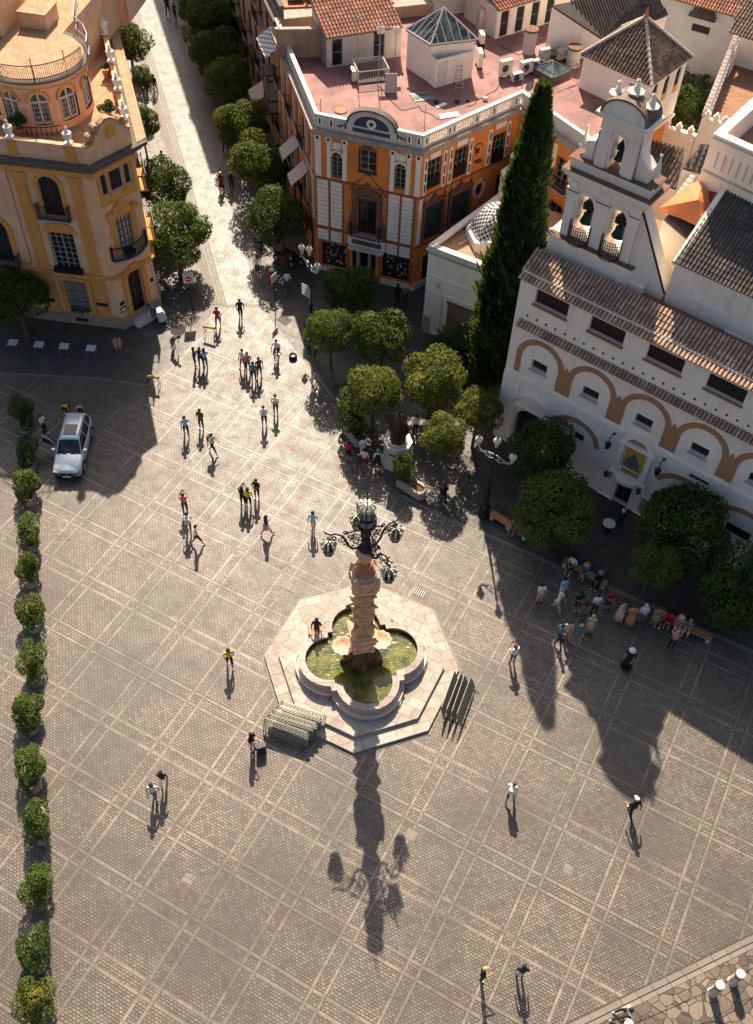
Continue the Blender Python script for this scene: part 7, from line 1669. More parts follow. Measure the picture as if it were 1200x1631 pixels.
# crowd on the right
P_(858, 959, 10, 'phone', 'w', 's', 'be', 'be', 'k', 'dark-haired person in white top and cream trousers left of the waiting crowd', group=G2, long='l')
P_(885, 973, 60, 'walk', 'w', 's', 'be', 'be', 'wh', 'person in white shirt, beige trousers and flat cap', hat=('cap', 'pk'), group=G2)
P_(893, 950, 30, 'crossed', 'lb', 'lb', 'w', 'w', 'k', 'person in pale blue behind the beige cap wearer', group=G2)
P_(918, 972, 10, 'crossed', 'k', 's', 'k', 's', 'k', 'person in black between the pale blue shirt and the white shirt with jeans', group=G2)
P_(929, 979, 0, 'phone', 'br', 's', 'gy', 's', 'br', 'person in brown crouched over a phone in the crowd', group=G2, sc_=.85, long='l')
P_(945, 976, 10, 'crossed', 'w', 's', 'n', 'n', 'k', 'person in white shirt and jeans with folded arms in the crowd', group=G2)
P_(966, 970, 10, 'crossed', 're', 's', 'n', 's', 'br', 'person in dark rose with folded arms in the crowd', group=G2, long='l')
P_(888, 1023, 100, 'walk2', 'te', 's', 'n', 'n', 'k', 'person in a turquoise shirt, left of two pairs below the crowd', group=G2)
P_(900, 1018, 0, 'phone', 'pk', 's', 'mu', 's', 'k', 'person in pale pink beside the turquoise shirt', group=G2, long='m')
P_(919, 1022, -40, 'walk', 'te', 's', 'gy', 's', 'tn', 'person in a patterned teal shirt beside the beige dress', group=G2)
P_(937, 1008, -10, 'stand', 'be', 's', 'be', 's', 'bl', 'fair-haired person in a beige dress below the crowd', skirt=('knee', 'be'), group=G2, long='l')
P_(985, 986, 40, 'phone', 'pk', 's', 'pk', 's', 'br', 'person in a long peach dress leaning left in the crowd', skirt=('long', 'pk'), group=G2, long='m')
P_(1002, 993, 0, 'crossed', 'tn', 's', 'tn', 's', 'br', 'person in a tan outfit with folded arms', skirt=('long', 'tn'), group=G2)
P_(1019, 991, 0, 'crossed', 'w', 'w', 'gy', 'gy', 'wh', 'white-haired person in a white shirt with folded arms', group=G2)
P_(1040, 995, 0, 'phone', 'kh', 's', 'br', 's', 'br', 'person in an olive patterned dress in the crowd', skirt=('knee', 'kh'), group=G2, long='l')
P_(1067, 1033, 150, 'photo', 'p', 's', 'k', 'k', 'bl', 'person in a floral top raising a phone in front of the right bench', group=G2, long='m')
P_(997, 1062, -30, 'stand2', 'k', 's', 'k', 'k', 'br', 'person in a long black dress and white sun hat, alone below the crowd', hat=('hat', 'w'), skirt=('long', 'k'), group=G2, long='m')
# car party
P_(111, 662, 0, 'bend', 'o', 'o', 'k', 'k', 'k', 'person in an orange shirt bending over the back of the silver car', group=G3)
P_(131, 664, 20, 'bend', 'p', 'p', 'k', 'k', 'k', 'person in a dusty pink shirt bending over the back of the silver car', group=G3)
P_(74, 692, 70, 'phone', 'w', 'k', 'k', 'k', 'k', 'person in black and white beside the open door of the silver car', group=G3)
# cyclist
bp = gp(442, 571); cyc = thing('bicycle', 'dark bicycle ridden towards the viewer beside the group of five', 'bicycle', (bp.x, bp.y, 0), rz=radians(-8))
def bicycle(t, col='k'):
    b = MB()
    b.tube([(0, .02, .9), (0, .12, .34)], .018, 6); b.tube([(0, .05, .78), (0, -.42, .84)], .018, 6); b.tube([(0, .12, .34), (0, -.43, .78)], .018, 6); b.tube([(0, -.41, .95), (0, -.55, .34)], .016, 6); b.tube([(0, .05, .78), (0, .55, .34)], .012, 5); b.tube([(0, .12, .34), (0, .55, .34)], .012, 5); b.tube([(-.27, -.36, 1.0), (-.1, -.42, .97), (.1, -.42, .97), (.27, -.36, 1.0)], .014, 6); obj('frame', b, plain(CO[col]), t)
    for y in (-.55, .55):
        b = MB(); b.tube([(0, y+.33*cos(2*pi*k/24), .34+.33*sin(2*pi*k/24)) for k in range(25)], .018, 6, cap=False); w_ = obj('wheel', b, 'black', t); b = MB()
        for k in range(10): b.tube([(0, y, .34), (0, y+.32*cos(2*pi*k/10), .34+.32*sin(2*pi*k/10))], .004, 3)
        b.tube([(-.04, y, .34), (.04, y, .34)], .025, 8); obj('spokes', b, 'metal', w_)
    b = MB(); b.box(-.07, .07, -.08, .16, .9, .95); obj('saddle', b, 'black', t)
    b = MB(); b.tube([(-.12, .12, .17), (0, .12, .34), (.12, .12, .51)], .012, 5); b.lathe([(.09, 0), (.09, .01)], 12, (.03, .12, .34)); obj('pedals', b, 'metal', t)
bicycle(cyc); P_(0, 0, -8, 'ride', 'w', 's', 'k', 's', 'k', 'cyclist in a grey-white top riding towards the viewer', xy=(bp.x, bp.y), group=G1)
done()
# ------------------------------------------------------------ silver car
car = thing('parked_car', 'silver off-road estate car parked in the shade with one door standing open', 'car', (-19.22, 42.05, 0), rz=radians(3.0)); car.scale = (.95, 1, 1)
SIL = (lambda t: (t.fin((.62, .70, .70), .25, .35, .6), setattr(t.b.inputs['Coat Weight'], 'default_value', .7))[0])(NT('silver_car_paint'))
def loft(mb, secs):
    n = len(secs[0]); V = [p for s_ in secs for p in s_]
    F = [(i*n+k, i*n+k+1, (i+1)*n+k+1, (i+1)*n+k) for i in range(len(secs)-1) for k in range(n-1)]+[list(range(n))[::-1], [(len(secs)-1)*n+k for k in range(n)]]; mb.add(V, F)
def sec(y, w_, zl, zt, cr=.04, rnd=.10):
    h = [(w_*.90, zl), (w_*.985, zl+.10), (w_, zl+.30), (w_*.985, zt-rnd-.06), (w_*.95, zt-rnd*.5), (w_*.80, zt-.01), (w_*.4, zt+cr*.7)]
    return [(x, y, z) for x, z in h]+[(0, y, zt+cr)]+[(-x, y, z) for x, z in h[::-1]]
b = MB(); loft(b, [sec(*a) for a in ((-2.32, .66, .42, .62, .02, .05), (-2.28, .78, .32, .74, .02), (-2.12, .88, .27, .84, .04), (-1.8, .93, .25, .93, .05), (-1.3, .94, .25, .99, .055), (-.85, .94, .25, 1.03, .05), (0, .94, .25, 1.04, 0), (1.2, .94, .25, 1.05, 0), (1.9, .93, .27, 1.06, 0), (2.2, .89, .30, 1.05, 0), (2.33, .80, .40, .98, 0))])
bo = obj('body', b, SIL, car, smooth=True)
def gh(y, wb, wt, zb, zt): return [(wb, y, zb), (wb*.98, y, zb+.05), ((wb+wt)/2+.02, y, (zb+zt)/2), (wt+.02, y, zt-.07), (wt-.05, y, zt-.015), (wt*.5, y, zt+.015), (0, y, zt+.025), (-wt*.5, y, zt+.015), (-wt+.05, y, zt-.015), (-wt-.02, y, zt-.07), (-(wb+wt)/2-.02, y, (zb+zt)/2), (-wb*.98, y, zb+.05), (-wb, y, zb)]
b = MB(); loft(b, [gh(-.98, .80, .76, .98, 1.06), gh(-.25, .86, .62, 1.0, 1.62), gh(.3, .88, .62, 1.0, 1.68), gh(1.3, .88, .61, 1.0, 1.67), gh(1.85, .86, .60, 1.0, 1.62), gh(2.2, .80, .62, 1.0, 1.2)]); obj('cabin_glass', b, 'glass', car, smooth=True)
b = MB(); loft(b, [[(x*1.0, y, z) for x, y, z in ((.66, yy, zz-.07), (.60, yy, zz), (.3, yy, zz+.03), (0, yy, zz+.04), (-.3, yy, zz+.03), (-.60, yy, zz), (-.66, yy, zz-.07))] for yy, zz in ((-.30, 1.60), (-.2, 1.64), (.3, 1.70), (1.3, 1.69), (1.85, 1.64), (2.0, 1.58))]); ro = obj('roof', b, SIL, car, smooth=True)
b = MB(); b.add([(-.42, .0, 1.745), (.42, .0, 1.745), (.42, .85, 1.752), (-.42, .85, 1.752)], [(0, 1, 2, 3)]); obj('sunroof', b, 'glass', ro); 
for s_ in (-1, 1):
    b = MB(); b.tube([(s_*.60, -.1, 1.68), (s_*.61, .1, 1.73), (s_*.61, 1.6, 1.72), (s_*.59, 1.8, 1.66)], .022, 6); obj('roof_rail', b, 'iron', car)
    b = MB(); b.tube([(s_*.80, -.99, 1.05), (s_*.66, -.28, 1.62)], .035, 6); b.tube([(s_*.89, .45, 1.04), (s_*.665, .42, 1.63)], .03, 6); b.tube([(s_*.89, 1.35, 1.04), (s_*.66, 1.32, 1.63)], .03, 6); b.tube([(s_*.84, 2.15, 1.05), (s_*.64, 1.9, 1.6)], .05, 6); obj('window_pillar', b, SIL, car)
    b = MB(); b.obox((s_*1.03, -.72, 1.10), (1, 0, 0), (0, 1, 0), (0, 0, 1), .10, .06, .07); b.tube([(s_*.9, -.72, 1.04), (s_*1.0, -.72, 1.08)], .03, 5); obj('mirror', b, SIL, car)
    b = MB(); b.slab([(s_*.50, .66), (s_*.86, .68), (s_*.84, .80), (s_*.52, .77)], -2.30, -2.10); obj('headlight', b, 'skyglass', car)
    b = MB(); b.slab([(s_*.08, .60), (s_*.34, .62), (s_*.32, .77), (s_*.08, .76)], -2.36, -2.22); obj('grille', b, 'black', car)
    b = MB(); b.add([(s_*.14, -.97, 1.098), (s_*.46, -.93, 1.093), (s_*.46, -1.02, 1.083), (s_*.14, -1.06, 1.088)], [(0, 1, 2, 3)]); obj('bonnet_vent', b, 'black', car)
    b = MB(); b.tube([(s_*.60, -.98, 1.06), (s_*.30, -2.05, .90)], .012, 5); obj('bonnet_crease', b, 'ironlight', car)
    for y in (-1.42, 1.42):
        b = MB(); fr = Fr((s_*.93, y), 90*s_ if s_ > 0 else -90); 
        b.tube([(s_*.78, y, .36), (s_*.95, y, .36)], .36, 20); w_ = obj('wheel', b, 'black', car); b = MB(); b.tube([(s_*.951, y, .36), (s_*.965, y, .36)], .24, 16); obj('rim', b, 'metal', w_)
        b = MB(); b.tube([(s_*.935, y+.43*cos(a), .36+.43*sin(a)) for a in [pi*k/12 for k in range(13)]], .035, 5); obj('wheel_arch', b, 'black', car)
b = MB(); b.box(-.78, .78, -2.37, -2.20, .36, .50); obj('bumper', b, 'black', car); b = MB(); b.box(-.26, .26, -2.40, -2.375, .42, .53); obj('number_plate', b, 'urnwhite', car)
b = MB(); b.lathe([(.045, 0), (.045, .02)], 12, (0, -2.18, .85)); obj('badge', b, 'blue_tile', car)
a = radians(64); hx, hy = -.95, -.42; dx, dy = -sin(a), cos(a)
b = MB(); b.fr = lambda p: (hx+dx*p[0]+dy*p[1]*.0-cos(a)*p[1]*0, hy+dy*p[0], p[2]); b.add([], [])
F_ = Fr((hx, hy), math.degrees(atan2(dy, dx))); b = MB(F_); b.slab([(0, .35), (1.05, .35), (1.08, 1.0), (0, 1.0)], -.03, .03); do = obj('open_door', b, SIL, car); b = MB(F_); b.slab([(0, 1.002), (1.08, 1.002), (.95, 1.55), (.35, 1.5)], -.012, .012); obj('door_window', b, 'glass', do); b = MB(F_); b.tube([(0, 0, 1.0), (.35, 0, 1.52), (.95, 0, 1.57), (1.08, 0, 1.0)], .025, 5); obj('door_frame', b, SIL, do)
# motorbikes
def motorbike(px, py, rz, lab, col):
    p = gp(px, py, .3); t = thing('motorbike', lab, 'motorbike', (p.x, p.y, 0), rz=radians(rz), group='motorbikes parked under the trees')
    b = MB(); b.lathe([(.02, -.42), (.16, -.3), (.2, 0), (.17, .3), (.02, .5)], 10, (0, 0, 0)); b.v = [(x, z*1.0, .62+y*.9) for x, y, z in b.v]; b.box(-.16, .16, -.62, -.50, .55, .95); b.tube([(0, -.55, .9), (0, -.72, .33)], .045, 6); obj('body', b, plain(col, .35), t, smooth=False)
    b = MB(); b.slab([(-.05, .78), (.75, .80), (.75, .9), (.3, .86), (-.05, .88)], -.13, .13); b.v = [(y, x, z) for x, y, z in b.v]; obj('seat', b, 'black', t)
    for y in (-.72, .68):
        b = MB(); b.tube([(-.06, y, .31), (.06, y, .31)], .31, 16); w_ = obj('wheel', b, 'black', t); b = MB(); b.tube([(-.065, y, .31), (.065, y, .31)], .18, 12); obj('rim', b, 'metal', w_)
    b = MB(); b.tube([(-.33, -.42, 1.04), (-.1, -.56, 1.0), (.1, -.56, 1.0), (.33, -.42, 1.04)], .02, 6); obj('handlebar', b, 'iron', t)
    b = MB(); b.slab([(-.14, .9), (.14, .9), (.11, 1.22), (-.11, 1.22)], -.66, -.63); obj('windshield', b, 'skyglass', t); b = MB(); b.ball((0, -.66, .82), .09, 8); obj('headlight', b, 'urnwhite', t)
motorbike(410, 383, 25, 'dark motorbike half under the first street tree', (.03, .03, .035)); motorbike(452, 415, 60, 'reddish motorbike in deep shade by the orange house corner', (.25, .03, .03)); motorbike(468, 412, 60, 'black motorbike nearest the orange house wall', (.02, .02, .02)); motorbike(489, 538, 15, 'dark motorbike with a round lamp beside the lamp post tree', (.06, .05, .05))
# street lamps
def street_lamp(x, y, ang, lab, sign=False):
    t = thing('street_lamp', lab, 'street lamp', (x, y, 0), rz=radians(ang), group='three-headed street lamps')
    b = MB(); b.lathe([(.36, 0), (.36, .12), (.30, .18), (.28, .7), (.33, .76), (.24, .9), (.15, 1.1), (.13, 1.9), (.17, 1.95), (.10, 2.1), (.075, 3.4), (.10, 3.45), (.065, 3.6), (.055, 5.6), (.09, 5.7), (.05, 5.9), (.04, 6.15)], 14); obj('post', b, 'iron', t, smooth=True)
    for k, (hx, hz) in enumerate(((-1.12, 5.55), (0, 6.15), (1.12, 5.55))):
        if hx:
            s_ = 1 if hx > 0 else -1; b = MB(); b.tube([(0, 0, 5.2), (s_*.35, 0, 5.05), (s_*.75, 0, 5.3), (s_*1.12, 0, 5.5)], [.035, .03, .03, .025], 6); b.tube([(0, 0, 5.5), (s_*.4, 0, 5.5), (s_*.7, 0, 5.25), (s_*.95, 0, 5.25), (s_*1.12, 0, 5.5)], .022, 6)
            for c_, r_ in ((.3, .14), (.62, .12), (.88, .09)): b.tube([(s_*(c_+r_*(1-.7*q/12)*cos(q*.7)), 0, 5.32+r_*(1-.7*q/12)*sin(q*.7)) for q in range(13)], .016, 5)
            obj('arm', b, 'ironlight', t)
        b = MB(); b.lathe([(.08, 0), (.10, .04), (.15, .36), (.17, .42)], 8, (hx, 0, hz)); hd = obj('lantern', b, mat('frosted_lamp_glass', (.62, .56, .46), .4, .1, 6, bump=0) if k == 0 else bpy.data.materials['frosted_lamp_glass'], t, smooth=False)
        b = MB(); b.lathe([(.20, .42), (.23, .46), (.22, .54), (.15, .66), (.07, .72), (.08, .76)], 14, (hx, 0, hz)); obj('lamp_cap', b, 'acwhite', hd, smooth=True); b = MB(); b.lathe([(.07, .761), (.07, .82), (.02, .86)], 8, (hx, 0, hz))
        for q in range(6): a = pi/3*q; b.tube([(hx+.10*cos(a), .10*sin(a), hz+.02), (hx+.175*cos(a), .175*sin(a), hz+.43)], .010, 4)
        obj('lantern_frame', b, 'iron', hd)
    if sign:
        for k in range(5):
            for s_ in (-1, 1):
                b = MB(); z = 3.35-k*.2; b.slab([(.06*s_, z), (.75*s_, z-.0), (.75*s_, z+.15), (.06*s_, z+.15)], -.02, .02); o = obj('finger_sign', b, 'stucco_shade', t); o.rotation_euler = (0, 0, radians(-30 if s_ > 0 else 25))
    return t
street_lamp(6.56, 38.67, -33, 'three-headed street lamp near the bench in front of the church'); street_lamp(-5.3, 55.12, -58, 'three-headed street lamp with pale finger signs by the orange house', True)
# statue
st = thing('statue', 'dark bronze robed figure with one raised arm on an eight-sided pale pedestal', 'statue', (1.12, 42.75, 0), rz=radians(-25))
b = MB(); b.prism(octp(1.05, 22.5), 0, .22); b.prism(octp(.95, 22.5), .222, .45); b.prism(octp(.86, 22.5), .452, 1.7); b.prism(octp(.93, 22.5), 1.702, 1.85); b.lathe([(.62, 1.852), (.62, 1.98), (.56, 2.0)], 24); pe = obj('pedestal', b, 'marble', st)
b = MB(Fr((0, 0), 0)); b.box(-.22, .22, .80, .825, 1.2, 1.36); obj('name_plate', b, 'darkstone', pe)
me_, JJ = POSES['reach']; m3 = me_.copy(); o = bpy.data.objects.new('robed_figure', m3); link(o, st); o.location = (0, 0, 1.98); o.scale = (1.36,)*3
for k in range(6): o.material_slots[k].material = M['bronze']
b = MB(); b.lathe([(.52, 1.99), (.50, 2.2), (.42, 2.9), (.36, 3.5), (.30, 3.95), (.16, 4.1)], 26, wob=lambda t, z: 1+.06*sin(7*t+z)+.03*sin(13*t)); obj('robe', b, 'bronze', st)
b = MB(); b.lathe([(.54, 2.7), (.48, 3.3), (.40, 3.85), (.20, 4.12), (.1, 4.18)], 22, wob=lambda t, z: (1.12+.05*sin(8*t)) if sin(t) > -.3 else .86); b.add([(-.3, -.1, 4.05), (-.95, -.25, 3.95), (-.8, .1, 2.9), (-.35, .2, 2.8)], [(0, 1, 2, 3)]); obj('cape', b, 'bronze', st, smooth=False)
b = MB(); b.slab([(-.1, 4.24), (.1, 4.24), (.12, 4.38), (0, 4.55), (-.12, 4.38)], -.08, .1); obj('mitre', b, 'bronze', st)
# benches
def bench(a, b_, lab, back=True):
    a, b_ = Vector(a), Vector(b_); d_ = b_-a; L_ = d_.length; ang = math.degrees(atan2(d_.y, d_.x)); t = thing('bench', lab, 'bench', (a.x, a.y, 0), rz=radians(ang), group='stone and iron benches'); f = None
    b = MB(); b.box(0, L_, -.02, .46, .38, .47); obj('seat', b, 'wood', t)
    for u in (.15, L_/2, L_-.15): b = MB(); b.box(u-.1, u+.1, .04, .40, 0, .378); obj('leg', b, 'marble', t)
    b = MB(); b.tube([(0, .50, .47), (0, .58, .92), (L_, .58, .92), (L_, .50, .47)], .022, 6)
    for k in range(int(L_/.16)+1):
        u = .05+k*.16
        if u > L_-.02: break
        b.tube([(u, .50, .45), (u+.08, .54, .68), (u, .58, .91)], .012, 4); b.tube([(u+.08, .50, .45), (u, .54, .68), (u+.08, .58, .91)], .012, 4)
    obj('backrest', b, 'iron', t); return t
bench((6.85, 38.35), (8.95, 36.75), 'bench with an iron lattice back beside the street lamp, one person sitting'); bench((11.0, 35.05), (13.35, 33.45), 'bench in the shade with three people sitting on it'); bench((16.0, 31.5), (18.9, 30.15), 'bench farthest right, in deep shade, with a row of people sitting')
def seated(a, b_, q, shirt, leg, hair, lab, **k):
    a, b_ = Vector(a), Vector(b_); d_ = (b_-a); ang = math.degrees(atan2(d_.y, d_.x)); p = a+d_*q+Vector((-d_.y, d_.x)).normalized()*.22; person(0, 0, ang, 'sit', shirt, k.pop('arm', 's'), leg, k.pop('calf', 's'), hair, lab, xy=(p.x, p.y), z=.02, group=G2, **k)
B0, B1, B2 = ((6.85, 38.35), (8.95, 36.75)), ((11.0, 35.05), (13.35, 33.45)), ((16.0, 31.5), (18.9, 30.15))
seated(*B0, .66, 'gy', 'r', 'k', 'person in patterned grey and red shorts sitting on the bench by the street lamp')
seated(*B1, .2, 'w', 'k', 'k', 'person in a white shirt sitting at the left end of the middle bench'); seated(*B1, .5, 'b', 'je', 'br', 'person in blue check shirt and straw hat sitting in the middle of the bench', hat=('hat', 'tn')); seated(*B1, .82, 'k', 'k', 'k', 'person in black and a dark hat sitting at the right end of the middle bench', hat=('hat', 'gy'), arm='k', calf='k')
seated(*B2, .08, 'mu', 'k', 'br', 'person in dull red sitting first on the right-hand bench'); seated(*B2, .22, 'r', 'r', 'k', 'person in a bright red top sitting on the right-hand bench', arm='r'); seated(*B2, .40, 'p', 'be', 'br', 'person in pink with a sun hat sitting on the right-hand bench', hat=('hat', 'be')); seated(*B2, .56, 'gy', 'be', 'br', 'person in grey-brown with a cap sitting last on the right-hand bench', hat=('cap', 'kh'))
person_mesh('floor', sitJ(-.80, knL=Vector((-.15, -.35, .42)), knR=Vector((.12, -.45, .30)), anL=Vector((-.14, -.55, .09)), anR=Vector((.14, -.78, .08)), toL=Vector((-.14, -.7, .05)), toR=Vector((.15, -.92, .1)), hpL=Vector((-.1, -.02, .13)), hpR=Vector((.1, -.02, .13)), elL=Vector((-.26, .02, .36)), elR=Vector((.26, .05, .36)), wrL=Vector((-.22, -.2, .3)), wrR=Vector((.22, -.18, .3))))
p = gp(1002, 1616, .2); person(0, 0, -80, 'floor', 'w', 'w', 'k', 'k', 'k', 'person in a white hooded top lounging on the kerb at the bottom right', xy=(p.x, p.y), z=.2, long='m', group=G1)
# tables, cart, sign, poles
for i, ((x, y), lb_) in enumerate(zip([(-25.39, 51.16), (-23.58, 51.1), (-21.85, 51.04), (-19.99, 50.98)], ('leftmost of the four in the shade', 'second from the left of the four', 'third from the left of the four', 'rightmost and brightest of the four'))):
    if i == 0:
        tb = thing('folding_table', '', 'table', (x, y, 0), rz=radians(-4), group='small tables in the mansion shade'); b = MB(); b.box(-.32, .32, -.30, .30, .72, .75); obj('table_top', b, mat('pale_metal_top', (.55, .58, .58), .35, .1, 6, bump=0), tb)
        for sx in (-1, 1):
            for sy in (-1, 1): b = MB(); b.tube([(sx*.24, sy*.22, .72), (sx*.28, sy*.27, 0)], .014, 5); obj('leg', b, 'ironlight', tb)
        o = tb
    else: o = duplicate(tb, (x, y, 0), radians(-4+i))
    o['label'] = 'small pale metal table, '+lb_
p = gp(967, 845); t = thing('round_table', 'small round white-topped table in front of the church', 'table', (p.x, p.y, 0)); b = MB(); b.lathe([(.01, .70), (.38, .70), (.38, .73), (.01, .735)], 20); obj('table_top', b, 'urnwhite', t); b = MB(); b.tube([(0, 0, 0), (0, 0, .7)], .03, 6); b.lathe([(.25, 0), (.22, .03), (.03, .06)], 12); obj('leg', b, 'iron', t)
p = gp(258, 511); t = thing('white_cart', 'white wheeled cart with a sloping front by the mansion door', 'cart', (p.x, p.y, 0), rz=radians(25)); b = MB(); b.slab([(-.25, .12), (.3, .12), (.3, .75), (.1, 1.05), (-.25, 1.05)], -.28, .28); obj('cabinet', b, mat('cart_panel', (.62, .70, .74), .4, .1, 5, bump=0), t)
b = MB()
for k in range(3): b.box(-.2, .08, .282, .295, .2+k*.28, .42+k*.28)
obj('door_panels', b, 'stucco_shade', t)
for sx in (-1, 1): b = MB(); b.tube([(sx*.2, -.24, .09), (sx*.2, -.2, .09)], .09, 12); b.tube([(sx*.2, .2, .09), (sx*.2, .24, .09)], .09, 12); obj('wheels', b, 'black', t)
t = thing('no_entry_sign', 'square white sign with a round no-entry mark on a thin pole by the street mouth', 'sign', (-13.96, 56.39, 0), rz=radians(14))
b = MB(); b.tube([(0, .03, 0), (0, .03, 3.3)], .035, 8); b.lathe([(.1, 0), (.1, .04)], 12); obj('pole', b, 'iron', t)
b = MB(); b.box(-.37, .37, -.012, .0, 2.3, 3.22); pn = obj('sign_plate', b, 'urnwhite', t)
def vdisc(m_, r, y, z, sx=1): return MB().slab(arc_pts(0, z, r, r, 360, 0, 28)[:-1], y, y+.006)
o = obj('red_disc', MB(Fr((0, 0), 0)).slab(arc_pts(0, 2.68, .24, .24, 360, 0, 28)[:-1], .0135, .022), mat('sign_red', (.48, .02, .025), .5, .05, 5, bump=0), pn); obj('white_bar', MB(Fr((0, 0), 0)).slab([(-.17, 2.64), (.17, 2.64), (.17, 2.72), (-.17, 2.72)], .0225, .028), 'urnwhite', pn)
b = MB(Fr((0, 0), 0))
for z, w_ in ((3.12, .30), (3.05, .26), (2.36, .27)): b.box(-w_, w_, .0125, .018, z-.014, z+.014)
obj('small_lettering', b, 'iron', pn); b = MB(Fr((0, 0), 0)); b.box(-.39, .39, -.002, .016, 2.28, 2.31); b.box(-.39, .39, -.002, .016, 3.21, 3.24); b.box(-.39, -.36, -.002, .016, 2.31, 3.21); b.box(.36, .39, -.002, .016, 2.31, 3.21); obj('rim', b, 'iron', pn)
p = gp(439, 489); t = thing('sign_post', 'thin dark post with a sign seen edge-on at the right of the street mouth', 'sign', (p.x, p.y, 0), rz=radians(60)); b = MB(); b.tube([(0, 0, 0), (0, 0, 2.9)], .035, 8); obj('pole', b, 'iron', t); b = MB(); b.box(-.33, .33, -.02, .0, 2.3, 2.95); obj('sign_plate', b, 'urnwhite', t)
for px, py, rz, lab in ((335, 536, -15, 'low trestle barrier with a yellowish bar beside the person in red'), (246, 615, -8, 'low trestle barrier with a yellowish bar at the edge of the mansion shadow')):
    p = gp(px, py); t = thing('trestle_barrier', lab, 'barrier', (p.x, p.y, 0), rz=radians(rz), group='low trestle barriers at the street mouth')
    b = MB(); b.tube([(-.45, 0, .82), (.45, 0, .9)], .10, 10); obj('yellow_bar', b, mat('faded_yellow_paint', (.52, .34, .08), .6, .4, 6) if 'faded_yellow_paint' not in bpy.data.materials else bpy.data.materials['faded_yellow_paint'], t)
    for sx in (-1, 1): b = MB(); b.tube([(sx*.36, .0, .85), (sx*.38, -.26, 0)], .018, 5); b.tube([(sx*.36, 0, .85), (sx*.38, .26, 0)], .018, 5); b.tube([(sx*.375, -.18, .28), (sx*.375, .18, .28)], .014, 5); obj('leg', b, 'iron', t)
p = gp(467, 570); t = thing('round_bag', 'round black open bag lying on the paving beside the cyclist', 'bag', (p.x, p.y, 0)); b = MB(); b.lathe([(.05, 0), (.28, .03), (.30, .2), (.24, .3), (.2, .26), (.05, .12)], 18); obj('shell', b, 'black', t, smooth=True); b = MB(); b.lathe([(.02, .13), (.14, .16), (.02, .22)], 8, (.04, .02, 0)); obj('contents', b, 'urnwhite', t)
p = gp(417, 1197); t = thing('suitcase', 'dark upright wheeled suitcase beside the person near the stacked barriers', 'suitcase', (p.x, p.y, 0), rz=.4); b = MB(); b.prism([(-.22, -.13), (.22, -.13), (.25, -.08), (.25, .08), (.22, .13), (-.22, .13), (-.25, .08), (-.25, -.08)], .06, .68); obj('case', b, plain((.03, .04, .06), .4), t)
b = MB(); b.tube([(-.12, .1, .68), (-.12, .1, 1.0), (.12, .1, 1.0), (.12, .1, .68)], .012, 5); obj('handle', b, 'metal', t); b = MB()
for sx in (-1, 1):
    for sy in (-1, 1): b.ball((sx*.19, sy*.09, .035), .035, 6)
obj('wheels', b, 'black', t)
# stacked crowd barriers
def barrier(x, y, ang, tilt, lab, grp, L_=2.45):
    t = thing('crowd_barrier', lab, 'barrier', (x, y, 0), rz=radians(ang), group=grp); t.rotation_euler = (radians(tilt), 0, radians(ang)); H_ = 1.12
    b = MB(); b.tube([(0, 0, .06), (0, 0, H_-.1), (.12, 0, H_), (L_-.12, 0, H_), (L_, 0, H_-.1), (L_, 0, .06)], .024, 6); obj('frame', b, 'barrier', t)
    b = MB()
    for k in range(9): z = .18+k*.105; b.box(.02, L_-.02, -.012, .012, z-.034, z+.034)
    obj('rails', b, 'barrier', t); b = MB()
    for k in range(12): u = .1+k*(L_-.2)/11; b.box(u-.008, u+.008, .0125, .02, .2, 1.0)
    obj('bars', b, 'barrier', t)
    for u in (.15, L_-.15): b = MB(); b.tube([(u, -.25, .0), (u, 0, .07), (u, .25, .0)], .02, 5); obj('foot', b, 'iron', t)
for k, lb_ in enumerate(('outermost', 'second from the outside', 'third from the outside', 'fourth from the outside', 'nearest the fountain step')): barrier(-5.30+.20*k, 23.45+.29*k, -17+1.2*(k % 2), -20+2*k, 'zinc crowd barrier leaning in the stack below left of the fountain, '+lb_, 'barriers stacked at the lower left of the fountain')
for k, lb_ in enumerate(('outermost', 'second from the outside', 'third', 'nearest the fountain')): barrier(4.98-.30*k, 24.35+.12*k, 71+1.5*(k % 2), -20+2*k, 'zinc crowd barrier leaning in the stack right of the fountain, '+lb_, 'barriers stacked at the right of the fountain')
